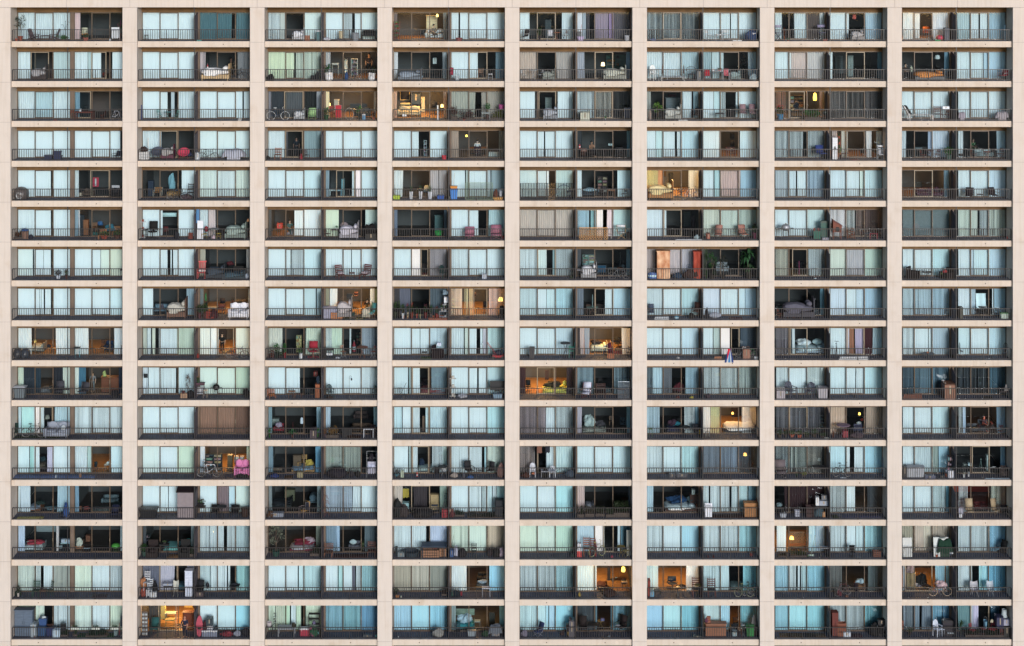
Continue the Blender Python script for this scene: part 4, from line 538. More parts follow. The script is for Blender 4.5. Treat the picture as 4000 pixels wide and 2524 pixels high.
@kind('rc','rocking_chair','slat back rocking chair','chair')
def _(r):
    s=MB(); s.box(-.25,.25,-.24,.24,.42,.46)
    b=MB(); [b.rb((x,.3,.78),(.045,.02,.62),rx=-.2) for x in (-.18,-.09,0,.09,.18)]; b.rb((0,.37,1.1),(.5,.03,.1),rx=-.2)
    k=[('rocker',MB().path([(x,-.42,.07),(x,-.2,.02),(x,.1,.0),(x,.4,.06),(x,.5,.1)],.02)) for x in (-.24,.24)]
    a=[('armrest',MB().rb((x,-.02,.66),(.06,.5,.03))) for x in (-.27,.27)]
    L=legs((-.24,.24),(-.2,.22),.02,.66,.035)
    return [('seat',s,'wood',0),('backrest',b,'wood',0)]+[(n,m,'wood',0) for n,m in k+a+L]
@kind('dk','deck_chair','folding camp chair','chair')
def _(r):
    s=MB(); s.rb((0,-.02,.4),(.5,.5,.03),rx=.12); b=MB(); b.rb((0,.34,.72),(.52,.03,.7),rx=-.3)
    L=foldx(.54,.5,.42)+[('leg',MB().tube((-.27,-.24,0),(.27,-.24,.42),.012,n=4)),('leg',MB().tube((.27,-.24,0),(-.27,-.24,.42),.012,n=4))]
    for x in (-.28,.28): L+= [('armrest',MB().rb((x,0,.63),(.05,.5,.03))),('backrest_frame',MB().tube((x,.2,.3),(x,.44,1.02),.013,n=4))]
    return [('seat',s,'fabric',0),('backrest',b,'fabric',0)]+[(n,m,'metal',1) for n,m in L]
@kind('dk2','sling_chair','high back sling chair','chair')
def _(r):
    s=MB(); s.rb((0,-.02,.42),(.46,.5,.02)); b=MB(); b.rb((0,.33,.78),(.46,.02,.75),rx=-.22)
    L=[]
    for x in (-.25,.25): L+=[('leg',MB().path([(x,-.3,0),(x,-.24,.43),(x,.2,.43),(x,.42,1.17)],.013)),('leg',MB().tube((x,.32,0),(x,.05,.43),.013,n=4)),('armrest',MB().path([(x,-.24,.43),(x,-.2,.64),(x,.3,.64)],.013))]
    return [('seat',s,'fabric',0),('backrest',b,'fabric',0)]+[(n,m,'metal',1) for n,m in L]
@kind('dr','directors_chair','canvas director chair','chair')
def _(r):
    s=MB(); s.box(-.24,.24,-.2,.2,.5,.515); b=MB(); b.box(-.27,.27,.22,.235,.82,1.0)
    L=[('leg',MB().tube((-.26,y,0),(.26,y,.5),.015,n=4)) for y in (-.2,.2)]+[('leg',MB().tube((.26,y,0),(-.26,y,.5),.015,n=4)) for y in (-.2,.2)]
    for x in (-.27,.27): L+=[('frame',MB().path([(x,-.22,.5),(x,-.22,.72),(x,.22,.72),(x,.22,.5),(x,.22,1.02)],.016)),('foot_bar',MB().box(x-.02,x+.02,-.24,.24,0,.03))]
    return [('seat',s,'fabric',0),('backrest',b,'fabric',0)]+[(n,m,'wood',1) for n,m in L]
@kind('mo','plastic_chair','moulded plastic armchair','chair')
def _(r):
    s=MB(); s.rb((0,0,.42),(.48,.46,.03),rx=-.04)
    b=MB(); [b.rb((x,.27+.02*abs(x),.66-abs(x)*.15),(.07,.03,.46),rx=-.2,rz=x*.8) for x in (-.2,-.1,0,.1,.2)]; b.ring((0,.28,.66),.25,.025,n=18,a0=-.1,a1=pi+.1)
    L=legs((-.24,.24),(-.22,.24),0,.62,.06,splay=.12)
    for x in (-.27,.27): L.append(('armrest',MB().rb((x,0,.63),(.06,.52,.035))))
    return [('seat',s,'plastic',0),('backrest',b,'plastic',0)]+[(n,m,'plastic',0) for n,m in L]
@kind('ec','shell_chair','moulded shell chair on wire legs','chair')
def _(r):
    s=MB(); n=10
    v=[];f=[]
    for i in range(n+1):
        t=i/n; y=-.24+.42*min(t*1.6,1)+.1*max(0,t-.6); z=.45-.05*math.sin(min(t*1.6,1)*pi)+max(0,t-.5)*.9
        for j in range(9):
            u=(j-4)/4; v.append((u*.25*(1-.25*max(0,t-.6)),y-.04*u*u,z+.1*u*u))
    for i in range(n):
        for j in range(8): f.append((i*9+j,i*9+j+1,i*9+j+10,i*9+j+9))
    s.add(v,f)
    return [('seat',s,'plastic',0)]+[(n,m,'metal',0) for n,m in legs((-.12,.12),(-.12,.12),0,.42,.02,splay=.7,round_=True)]
@kind('tc','tub_chair','rounded white tub chair','chair')
def _(r):
    s=MB(); s.lathe([(.26,0),(.34,.1),(.36,.4),(.33,.42),(.3,.36),(0,.36)],16); b=MB()
    v=[];f=[]
    for i in range(17):
        a=-.15*pi+1.3*pi*i/16
        for rr,z in ((.36,.38),(.39,.72),(.35,.73),(.32,.38)): v.append((rr*math.cos(a),rr*math.sin(a),z-.0*i))
    for i in range(16):
        for k in range(4): f.append((i*4+k,(i+1)*4+k,(i+1)*4+(k+1)%4,i*4+(k+1)%4))
    b.add(v,f); return [('seat',s,'plastic',0),('backrest',b,'plastic',0)]
@kind('wa','wicker_armchair','dark boxy wicker armchair','chair')
def _(r):
    s=MB(); s.box(-.4,.4,-.36,.36,.04,.32); b=MB(); b.rb((0,.36,.5),(.8,.12,.8),rx=-.08)
    A=[('armrest',MB().box(x-.06,x+.06,-.38,.34,.04,.6)) for x in (-.38,.38)]
    c=MB(); c.lump((0,-.03,.39),(.64,.66,.2),r,.05,8)
    return [('seat',s,'wicker',0),('backrest',b,'wicker',0),('cushion',c,'fabric',0)]+[(n,m,'wicker',0) for n,m in A]
@kind('oc','office_chair','swivel office chair','chair')
def _(r):
    s=MB(); s.lump((0,0,.5),(.52,.5,.12),r,.04,8); b=MB(); b.rb((0,.25,.85),(.46,.05,.56),rx=-.12); b.rb((0,.24,.55),(.07,.04,.2))
    p=MB(); p.tube((0,0,.1),(0,0,.46),.03); st=MB()
    for k in range(5):
        a=2*pi*k/5+.3; st.tube((0,0,.11),(.29*math.cos(a),.29*math.sin(a),.06),.025,.015); st.tube((.29*math.cos(a),.29*math.sin(a)-.015,.03),(.29*math.cos(a),.29*math.sin(a)+.015,.03),.03,n=8)
    A=[('armrest',MB().path([(x,.12,.5),(x,.12,.7),(x,-.15,.7)],.018)) for x in (-.27,.27)]
    return [('seat',s,'fabric',0),('backrest',b,'fabric',0),('pedestal',p,'metal',0),('star_base',st,'metal',0)]+[(n,m,'plastic',0) for n,m in A]
@kind('st','stool','stool','stool')
def _(r):
    s=MB(); s.lathe([(0,.42),(.17,.42),(.18,.44),(.17,.46),(0,.46)]); g=MB(); g.ring((0,0,.18),.165,.008,'z',14,4)
    return [('seat',s,'plastic',0),('foot_ring',g,'metal',1)]+[(n,m,'metal',1) for n,m in legs((-.11,.11),(-.11,.11),0,.43,.024,splay=.25,round_=True)]
@kind('pp','papasan_chair','round padded moon chair','chair')
def _(r):
    s=MB(); n=10; v=[];f=[]
    M=Matrix.Translation((0,.05,.55))@Matrix.Rotation(.75,4,'X')
    s.lathe([(0,-.2),(.2,-.17),(.36,-.06),(.45,.08),(.4,.07),(.3,-.02),(0,-.1)],18); s.v=[tuple(M@Vector(p)) for p in s.v]
    return [('seat',s,'fabric',0)]+[(n,m,'metal',1) for n,m in foldx(.6,.5,.42)]
@kind('be','bench','slatted bench','bench')
def _(r):
    s=MB(); [s.box(-.55,.55,-.2+.09*k,-.13+.09*k,.42,.45) for k in range(5)]
    return [('seat',s,'wood',0)]+[(n,m,'wood',0) for n,m in legs((-.48,.48),(-.17,.2),0,.42,.06)]
@kind('lo','sun_lounger','striped sun lounger','lounger')
def _(r):
    s=MB(); [s.box(-.9+.1*k,-.83+.1*k,-.3,.3,.33,.36) for k in range(15)]
    b=MB(); b.rb((-.98,0,.62),(.04,.6,.62),ry=-.5)
    c=MB(); c.rb((-.86,0,.66),(.08,.5,.6),ry=-.55)
    return [('seat',s,'plastic',0),('backrest',b,'plastic',0),('towel',c,'fabric',1)]+[(n,m,'metal',0) for n,m in legs((-.8,-.1,.55),(-.27,.27),0,.34,.03)]
def sofa(r,legc=1):
    s=MB(); s.box(-.75,.75,-.38,.38,.14,.34); b=MB(); b.rb((0,.4,.55),(1.5,.14,.6),rx=-.1)
    A=[('armrest',MB().box(x-.08,x+.08,-.4,.4,.14,.58)) for x in (-.76,.76)]
    Cs=[('cushion',MB().lump((x,-.03,.42),(.72,.7,.2),r,.05,8)) for x in (-.36,.36)]+[('cushion',MB().lump((x,.3,.7),(.68,.2,.44),r,.05,8,False)) for x in (-.36,.36)]
    return [('seat',s,'fabric',0),('backrest',b,'fabric',0)]+[(n,m,'fabric',0) for n,m in A+Cs]+[(n,m,'wood',1) for n,m in legs((-.7,.7),(-.34,.34),0,.14,.05)]
@kind('so','outdoor_sofa','cushioned outdoor sofa','sofa')
def _(r): return sofa(r)
@kind('sf','sofa','sofa','sofa',std=(1.9,.85))
def _(r): return sofa(r)
@kind('bd','bed','made bed','bed',std=(2.0,.75))
def _(r):
    b=MB(); b.box(-.98,.98,-.72,.72,.12,.34); m=MB(); m.lump((0,0,.46),(2.0,1.5,.3),r,.03,12); m.v=[(max(-1,min(1,x*1.25)),max(-.74,min(.74,y*1.25)),z) for x,y,z in m.v]
    h=MB(); h.box(.98,1.04,-.74,.74,.1,.95)
    q=MB(); q.lump((-.25,0,.57),(1.5,1.6,.26),r,.13,14); q.v=[(x,max(-.8,min(.8,y*1.2)),z-(.25 if abs(y*1.2)>.74 else 0)) for x,y,z in q.v]
    pl=[('pillow',MB().lump((.72,y,.68),(.4,.62,.22),r,.08,8,False)) for y in (-.36,.36)]
    return [('bed_base',b,'wood',1),('mattress',m,'fabric',0),('headboard',h,'wood',1),('duvet',q,'fabric',0)]+[(n,mm,'fabric',0) for n,mm in pl]+[(n,mm,'wood',1) for n,mm in legs((-.9,.9),(-.66,.66),0,.13,.06)]
@kind('tb','side_table','table','table',std=(1.1,.73))
def _(r):
    t=MB(); t.box(-.5,.5,-.3,.3,.69,.73); a=MB(); a.box(-.45,.45,-.26,.26,.62,.688)
    return [('tabletop',t,'wood',0),('apron',a,'wood',1)]+[(n,m,'wood',1) for n,m in legs((-.44,.44),(-.25,.25),0,.66,.05)]
@kind('rt','round_table','round table','table',std=(.9,.73))
def _(r):
    t=MB(); t.lathe([(0,.69),(.38,.69),(.4,.71),(.38,.73),(0,.73)],24)
    return [('tabletop',t,'wood',0)]+[(n,m,'metal',1) for n,m in [('leg',MB().tube((.26*math.cos(a),.26*math.sin(a),0),(-.2*math.cos(a),-.2*math.sin(a),.69),.015)) for a in (.8,2.4,3.9,5.5)]]
@kind('cb','cabinet','cabinet','cabinet',std=(1.0,1.8))
def _(r):
    b=MB(); b.box(-.4,.4,-.24,.26,.05,1.77); t=MB(); t.box(-.43,.43,-.27,.28,1.77,1.82); k=MB(); k.box(-.37,.37,-.2,.22,0,.05)
    D=[('door',MB().box(x-.188,x+.188,-.262,-.242,.09,1.74)) for x in (-.195,.195)]
    H=[('handle',MB().box(x-.01,x+.01,-.285,-.262,.85,1.05)) for x in (-.04,.04)]
    return [('body',b,'wood',0),('top',t,'wood',0),('plinth',k,'wood',0)]+[(n,m,'wood',0) for n,m in D]+[(n,m,'metal',1) for n,m in H]
@kind('cbr','rusty_cabinet','rust streaked metal cabinet','cabinet')
def _(r): return [(n,m,'rust' if mt=='wood' else mt,s) for n,m,mt,s in P['cb']['f'](r)]
@kind('st3','storage_shed','tall plastic storage shed','shed')
def _(r):
    b=MB(); b.box(-.4,.4,-.35,.35,0,1.75); D=[('door',MB().box(x-.19,x+.19,-.37,-.352,.05,1.7)) for x in (-.195,.195)]
    t=MB(); t.add([(-.45,-.42,1.75),(.45,-.42,1.75),(.42,.38,2.2),(-.42,.38,2.2),(-.45,-.42,1.7),(.45,-.42,1.7),(.42,.38,1.72),(-.42,.38,1.72)],[(0,1,2,3),(4,7,6,5),(0,4,5,1),(1,5,6,2),(2,6,7,3),(3,7,4,0)])
    return [('body',b,'plastic',0),('roof',t,'plastic',1)]+[(n,m,'plastic',0) for n,m in D]
@kind('dh','dog_house','wooden dog house with sloping red roof','dog house')
def _(r):
    b=MB(); b.box(-.4,.4,-.35,.35,.5,.95); t=MB(); t.rb((0,-.02,1.12),(.98,.85,.05),ry=.42); o=MB(); o.box(-.15,.15,-.36,-.352,.55,.85)
    g=MB(); g.add([(-.4,-.35,.95),(.4,-.35,.95),(-.4,-.35,1.3),(-.4,.35,.95),(.4,.35,.95),(-.4,.35,1.3)],[(0,1,2),(5,4,3),(0,2,5,3),(1,4,5,2)])
    return [('body',b,'wood',0),('gable',g,'wood',0),('roof',t,'wood',1),('doorway',o,'wood',(.02,.02,.02))]+[(n,m,'wood',0) for n,m in legs((-.36,.36),(-.3,.3),0,.5,.07)]
@kind('sh','shelf_unit','open shelf unit','shelf',std=(.9,1.7))
def _(r):
    f=MB(); [f.box(x-.015,x+.015,y-.015,y+.015,0,1.7) for x in (-.38,.38) for y in (-.16,.16)]
    S_=[('shelf',MB().box(-.39,.39,-.18,.18,z,z+.025)) for z in (.12,.5,.88,1.26,1.64)]
    I=[('stored_box',MB().box(x-.09,x+.09,-.13,.13,z+.026,z+.026+r.uniform(.12,.26))) for z in (.12,.5,.88,1.26) for x in (-.25,0,.24) if r.random()<.7]
    return [('frame',f,'metal',0)]+[(n,m,'wood',0) for n,m in S_]+[(n,m,'plastic',(r.uniform(.04,.25),r.uniform(.04,.2),r.uniform(.04,.2))) for n,m in I]
@kind('sh2','low_shelf','low shelf','shelf')
def _(r):
    f=MB(); [f.box(x-.015,x+.015,y-.015,y+.015,0,.6) for x in (-.38,.38) for y in (-.16,.16)]
    return [('frame',f,'metal',0)]+[('shelf',MB().box(-.39,.39,-.18,.18,z,z+.025),'wood',0) for z in (.12,.58)]
@kind('bs','bookcase','bookcase full of books','bookcase',std=(1.3,1.9))
def _(r):
    f=MB(); f.box(-.6,-.57,-.15,.15,0,1.9); f.box(.57,.6,-.15,.15,0,1.9); f.box(-.57,.57,.13,.15,0,1.9); f.box(-.015,.015,-.15,.13,0,1.9)
    out=[('frame',f,'wood',0)]+[('shelf',MB().box(-.57,.57,-.148,.128,z,z+.025),'wood',0) for z in (.05,.42,.79,1.16,1.53,1.87)]
    for z in (.05,.42,.79,1.16,1.53):
        for x0 in (-.55,.03):
            b=MB(); x=x0
            while x<x0+.45 and r.random()<.93:
                w=r.uniform(.02,.05); h=r.uniform(.18,.28); b.box(x,x+w,-.1,.1,z+.026,z+.026+h); x+=w+.003
            if b.f: out.append(('books',b,'fabric',(r.uniform(.15,.5),r.uniform(.12,.4),r.uniform(.1,.35))))
    return out
@kind('ld','ladder_shelf','ladder shelf with pots','shelf')
def _(r):
    f=MB(); [f.tube((x,-.25,0),(x,.12,1.6),.018,n=4) for x in (-.22,.22)]; [f.tube((x,.15,0),(x,.12,1.6),.014,n=4) for x in (-.22,.22)]
    out=[('frame',f,'wood',0)]
    for k in range(4):
        z=.2+.38*k; out.append(('shelf',MB().box(-.22,.22,-.2+.07*k,.14,z,z+.02),'wood',0))
        p=MB(); p.lathe([(0,z+.02),(.06,z+.02),(.08,z+.14),(.07,z+.14),(0,z+.12)],10,(r.uniform(-.1,.1),0,0)); out.append(('pot',p,'clay',0))
        g=MB(); g.leaves(r,30,(0,0,z+.22),(.34,.25,.2),.09); out.append(('foliage',g,'leaf',1))
    return out
@kind('ls','plant_stand','wire plant stand','plant stand')
def _(r):
    f=MB(); f.path([(-.1,0,0),(-.1,0,1.3)],.01); f.path([(.1,0,0),(.1,0,1.3)],.01)
    out=[('frame',f,'metal',0)]
    for z in (.1,.6,1.1):
        out.append(('shelf',MB().box(-.22,.22,-.1,.1,z,z+.02),'metal',0)); p=MB(); p.lathe([(0,z+.02),(.07,z+.02),(.09,z+.16),(0,z+.14)],10); out.append(('pot',p,'clay',1))
    return out
@kind('bn','storage_bin','lidded storage bin','bin')
def _(r):
    b=MB(); b.add([(-.26,-.17,0),(.26,-.17,0),(.26,.17,0),(-.26,.17,0),(-.31,-.21,.36),(.31,-.21,.36),(.31,.21,.36),(-.31,.21,.36)],[(0,3,2,1),(4,5,6,7),(0,1,5,4),(1,2,6,5),(2,3,7,6),(3,0,4,7)])
    l=MB(); l.box(-.33,.33,-.23,.23,.36,.39); l.box(-.27,.27,-.18,.18,.39,.405)
    return [('bin_body',b,'plastic',0),('lid',l,'plastic',1)]
@kind('bx','cardboard_box','box','box')
def _(r):
    b=MB(); b.box(-.2,.2,-.15,.15,0,.27); f1=MB(); f1.rb((-.102,0,.285),(.198,.3,.006),ry=.08); f2=MB(); f2.rb((.102,0,.285),(.198,.3,.006),ry=-.08); t=MB(); t.box(-.03,.03,-.154,-.151,.1,.26)
    return [('box_body',b,'plastic',0),('flap',f1,'plastic',0),('flap',f2,'plastic',0),('tape',t,'plastic',(.3,.24,.17))]
@kind('cr','crate','slatted crate','crate')
def _(r):
    out=[]; s=MB()
    for z in (.02,.13,.24):
        s.box(-.25,.25,-.17,-.155,z,z+.085); s.box(-.25,.25,.155,.17,z,z+.085); s.box(-.25,-.235,-.155,.155,z,z+.085); s.box(.235,.25,-.155,.155,z,z+.085)
    s.box(-.23,.23,-.15,.15,.0,.02)
    return [('slats',s,'wood',0)]+[('corner_post',MB().box(x-.02,x+.02,y-.02,y+.02,0,.34),'wood',0) for x in (-.215,.215) for y in (-.135,.135)]
@kind('hp','basket','woven basket','basket')
def _(r):
    b=MB(); b.lathe([(0,0),(.2,0),(.25,.42),(.23,.42),(.19,.05),(0,.05)],16); h=MB(); h.ring((0,0,.42),.25,.02,'z',18,5)
    return [('basket_body',b,'wicker',0),('rim',h,'wicker',0)]
@kind('bc','bucket','bucket','bucket')
def _(r):
    b=MB(); b.lathe([(0,0),(.12,0),(.16,.3),(.15,.3),(.11,.02),(0,.02)],16); h=MB(); h.ring((0,0,.29),.16,.005,'y',16,4,a0=0,a1=pi)
    return [('bucket_body',b,'plastic',0),('handle',h,'metal',(.3,.3,.3))]
@kind('ck','cooler','cooler box','cooler')
def _(r):
    b=MB(); b.box(-.25,.25,-.16,.16,0,.32); l=MB(); l.box(-.26,.26,-.17,.17,.32,.38); h=MB(); h.ring((0,-.172,.25),.16,.01,'y',12,4,a0=0,a1=pi)
    return [('cooler_body',b,'plastic',0),('lid',l,'plastic',(.6,.6,.62)),('handle',h,'plastic',(.6,.6,.62))]
@kind('su','suitcase','suitcase','suitcase')
def _(r):
    b=MB(); b.box(-.22,.22,-.13,.13,.05,.65); h=MB(); h.path([(-.1,.1,.65),(-.1,.1,.85),(.1,.1,.85),(.1,.1,.65)],.01)
    return [('case',b,'fabric',0),('handle',h,'metal',1)]+[('wheel',MB().tube((x-.015,-.1,.03),(x+.015,-.1,.03),.03,n=8),'plastic',1) for x in (-.17,.17)]
@kind('kn','pet_carrier','pet carrier with grille door','pet carrier')
def _(r):
    b=MB(); b.lump((0,0,.3),(.55,.8,.6),r,.02,10); b.v=[(max(-.27,min(.27,x*1.2)),y,max(0,z)) for x,y,z in b.v]; d=MB(); d.ring((0,-.38,.27),.12,.012); [d.box(x-.004,x+.004,-.385,-.377,.12,.42) for x in (-.1,-.05,0,.05,.1)]
    return [('shell',b,'plastic',0),('door',d,'metal',1)]
@kind('bg','bag','full bag','bag')
def _(r):
    b=MB(); b.lump((0,0,.2),(.5,.4,.46),r,.3,12); k=MB(); k.lump((.03,0,.42),(.16,.12,.14),r,.4,6,False); h=MB(); h.ring((0,0,.4),.08,.012,'y',10,4,a0=0,a1=pi)
    return [('bag_body',b,'fabric',0),('neck',k,'fabric',0),('handle',h,'fabric',0)]
@kind('hpb','bedding_heap','crumpled heap of cloth','heap')
def _(r):
    b=MB(); b.lump((0,0,.15),(.7,.5,.34),r,.35,16); c=MB(); c.lump((.1,-.05,.2),(.4,.35,.3),r,.4,12)
    return [('cloth_heap',b,'fabric',0),('cloth_fold',c,'fabric',0)]
@kind('cv','covered_furniture','bulky shape under a draped cover','cover')
def _(r):
    n=16; v=[];f=[]
    for i in range(n+1):
        for j in range(n+1):
            u,w=i/n*2-1,j/n*2-1; e=max(abs(u),abs(w)); z=.72*(1-max(0,e-.62)**1.4*2.6)+.05*math.sin(5*u+2*w)+.03*math.sin(9*w)
            k=1+.06*math.sin(12*math.atan2(w,u))*(e>.6); v.append((u*.5*k,w*.36*k,max(0,z)))
    for i in range(n):
        for j in range(n): f.append((i*(n+1)+j,(i+1)*(n+1)+j,(i+1)*(n+1)+j+1,i*(n+1)+j+1))
    c=MB(); c.add(v,f); b=MB(); b.box(-.28,.28,-.2,.2,0,.6)
    return [('cloth_cover',c,'cloth',0),('hidden_frame',b,'wood',0)]
def drape(w,h,r,fold=.03,n=20,bottom=.04):
    v=[];f=[]; ph=r.uniform(0,6)
    for i in range(n+1):
        x=(i/n-.5)*w
        for k in range(5):
            t=k/4; v.append((x*(1+.04*t*math.sin(ph+i)),fold*math.sin(i*1.7+ph)*(.4+.6*t),h*(1-t)+bottom*t*math.sin(i*1.1+ph)))
    for i in range(n):
        for k in range(4): f.append((i*5+k,i*5+k+1,i*5+k+6,i*5+k+5))
    return MB().add(v,f)
@kind('tw','drying_cloth','cloth hung over a rail','cloth')
def _(r):
    p=MB(); p.tube((-.3,0,1.0),(.3,0,1.0),.012); q=MB(); [q.tube((x,0,0),(x,0,1.0),.012,n=4) for x in (-.29,.29)]
    c=drape(.55,.8,r); c.v=[(x,y-.02,z+.2) for x,y,z in c.v]
    return [('cloth',c,'cloth',0),('rail',p,'metal',(.25,.25,.27)),('stand',q,'metal',(.25,.25,.27))]
@kind('hang','hanging_garment','garment on a hanger','garment')
def _(r):
    c=drape(.45,.7,r,n=12); h=MB(); h.path([(-.2,0,.7),(0,0,.8),(.2,0,.7)],.008); h.ring((0,0,.84),.03,.005,'y',10,4)
    return [('cloth',c,'cloth',0),('hanger',h,'metal',(.3,.3,.3))]
@kind('rg','rug','flat rug','rug')
def _(r):
    b=MB(); b.box(-.5,.5,-.3,.3,0,.012); c=MB(); [c.box(-.46,.46,y,y+.03,.012,.016) for y in (-.25,-.1,.07,.22)]; e=MB(); [e.box(x-.004,x+.004,-.34,-.3,0,.008) for x in [-.48+.06*i for i in range(17)]]
    return [('pile',b,'fabric',0),('stripes',c,'fabric',1),('fringe',e,'fabric',1)]
@kind('cu','cushion','cushion','cushion')
def _(r): 
    b=MB(); b.lump((0,0,.14),(.46,.2,.3),r,.08,10,False); q=MB(); q.ring((0,0,.14),.17,.01,'y',16,4)
    return [('cushion_pad',b,'fabric',0),('piping',q,'fabric',0)]
@kind('ba','exercise_ball','exercise ball','ball')
def _(r):
    b=MB(); b.lathe([(.3*math.sin(pi*i/14)+.0001,.3-.3*math.cos(pi*i/14)) for i in range(15)],22); g=MB(); [g.ring((0,0,.3),.301*math.cos(a),.004,'z',24,4) for a in ()]; g.ring((0,0,.3),.3,.005,'z',24,4)
    return [('ball_skin',b,'plastic',0),('seam',g,'plastic',0)]
@kind('um','closed_umbrella','closed patio umbrella','umbrella')
def _(r):
    p=MB(); p.tube((0,0,0),(0,0,1.9),.015); c=MB(); c.lathe([(.012,1.85),(.07,1.5),(.1,.9),(.07,.75),(.015,.74)],9); b=MB(); b.lathe([(0,0),(.16,0),(.14,.05),(0,.07)],12)
    return [('pole',p,'metal',(.2,.18,.16)),('canopy',c,'fabric',0),('base',b,'plastic',(.05,.05,.05))]
@kind('po','pole','upright pole','pole')
def _(r):
    p=MB(); p.tube((0,0,.02),(0,0,1.5),.02,n=8); b=MB(); b.lathe([(0,0),(.05,0),(.045,.03),(0,.03)],10); return [('shaft',p,'metal',0),('foot',b,'metal',0),('cap',MB().lathe([(0,1.5),(.025,1.5),(.02,1.53),(0,1.54)],8),'metal',0)]
@kind('po2','plank','long flat plank','plank')
def _(r):
    p=MB(); p.box(-.6,.6,-.06,.06,0,.03); q=MB(); q.box(-.55,.6,-.05,.07,.031,.06,Matrix.Rotation(.06,4,'Z')); return [('board',p,'wood',0),('board',q,'wood',0)]
@kind('br','broom','broom leaning on the wall','broom')
def _(r):
    p=MB(); p.tube((-.12,-.1,.1),(.12,.2,1.4),.014); h=MB(); h.rb((-.13,-.12,.07),(.3,.06,.14)); return [('handle',p,'wood',0),('bristles',h,'fabric',0)]
@kind('bi','bird_feeder','hook pole with small feeder','feeder')
def _(r):
    p=MB(); p.tube((0,0,0),(0,0,1.3),.01); p.ring((.08,0,1.3),.08,.008,'y',12,4,a0=0,a1=pi); f=MB(); f.lathe([(0,0),(.05,0),(.05,.12),(0,.18)],8,(.16,0,1.08)); b=MB(); b.lathe([(0,0),(.1,0),(0,.03)],10)
    return [('pole',p,'metal',0),('feeder',f,'wood',0),('base',b,'metal',0)]
@kind('tl','plant_hook','scrolled wrought iron plant hook','plant hook')
def _(r):
    p=MB(); p.tube((0,0,0),(0,0,1.6),.013)
    for sx,z in ((-1,1.35),(1,1.55)):
        p.path([(0,0,z-.6),(sx*.12,0,z-.2),(sx*.2,0,z)],.012); p.ring((sx*.27,0,z),.07,.011,'y',14,4,a0=-.5,a1=4.2)
    b=MB(); b.lathe([(0,0),(.15,0),(.13,.03),(0,.04)],12); return [('scrollwork',p,'metal',0),('base',b,'metal',0),('finial',MB().lathe([(0,1.6),(.03,1.65),(0,1.75)],8),'metal',0)]
def pot(r,rad=.15,h=.28,c=(0,0)):
    p=MB(); p.lathe([(0,0),(rad*.68,0),(rad,h*.85),(rad*1.1,h*.86),(rad*1.1,h),(rad*.95,h),(rad*.9,h*.9),(0,h*.9)],14,(c[0],c[1],0)); return p
@kind('pt','potted_plant','leafy plant in a pot','plant')
def _(r):
    s=MB(); [s.tube((0,0,.24),(r.uniform(-.12,.12),r.uniform(-.1,.1),.55),.008,n=4) for _ in range(6)]
    f=MB(); f.leaves(r,150,(0,0,.52),(.5,.42,.46),.1)
    return [('pot',pot(r),'clay',1),('stems',s,'leaf',0),('foliage',f,'leaf',0)]
@kind('fl','flowering_plant','flowering plant in a pot','plant')
def _(r):
    s=MB(); [s.tube((0,0,.24),(r.uniform(-.12,.12),r.uniform(-.1,.1),.6),.007,n=4) for _ in range(6)]
    f=MB(); f.leaves(r,110,(0,0,.48),(.42,.36,.4),.09); g=MB(); g.leaves(r,26,(0,0,.62),(.36,.3,.26),.1)
    return [('pot',pot(r),'clay',1),('stems',s,'leaf',(.04,.08,.03)),('foliage',f,'leaf',(.05,.09,.035)),('flowers',g,'leaf',0)]
@kind('bu','shrub','bushy shrub in a trough','shrub')
def _(r):
    f=MB()
    for k in range(7): f.leaves(r,70,(r.uniform(-.3,.3),r.uniform(-.08,.08),r.uniform(.25,.5)),(.32,.3,.34),.085)
    s=MB(); [s.tube((x,0,.12),(x+r.uniform(-.1,.1),r.uniform(-.08,.08),.5),.008,n=4) for x in (-.3,-.2,-.1,0,.1,.2,.3)]
    t=MB(); t.box(-.38,.38,-.13,.13,0,.16); return [('trough',t,'clay',(.09,.07,.06)),('stems',s,'leaf',(.05,.04,.03)),('foliage',f,'leaf',0)]
@kind('tr','potted_tree','slim potted tree','tree')
def _(r):
    t=MB(); t.path([(0,0,.25),(.02,.01,.6),(-.02,0,.95)],.018); f=MB()
    for k in range(11):
        a=r.uniform(0,6.28); z=r.uniform(.55,1.0); e=(.3*math.cos(a)*r.uniform(.5,1),.25*math.sin(a),z+r.uniform(.25,.65)); t.tube((0,0,z),e,.009,.004,n=4)
        f.leaves(r,34,e,(.3,.26,.3),.075)
    return [('pot',pot(r,.17,.28),'clay',1),('trunk',t,'wood',(.1,.07,.05)),('crown',f,'leaf',0)]
@kind('bt4','bare_tree','sparse twiggy potted tree','tree')
def _(r):
    t=MB(); t.path([(0,0,.25),(.02,.01,.6),(-.02,0,.85)],.022); f=MB()
    for k in range(22):
        a=r.uniform(0,6.28); z=r.uniform(.5,.9); e=(.4*math.cos(a)*r.uniform(.5,1),.25*math.sin(a),z+r.uniform(.25,.8)); t.tube((0,0,z),e,.01,.003,n=4)
        for q in range(3): t.tube(e,(e[0]+r.uniform(-.12,.12),e[1]+r.uniform(-.1,.1),e[2]+r.uniform(0,.15)),.004,n=3)
        f.leaves(r,6,e,(.22,.2,.2),.05)
    return [('pot',pot(r,.17,.28),'clay',1),('trunk',t,'wood',(.3,.28,.24)),('crown',f,'leaf',0)]
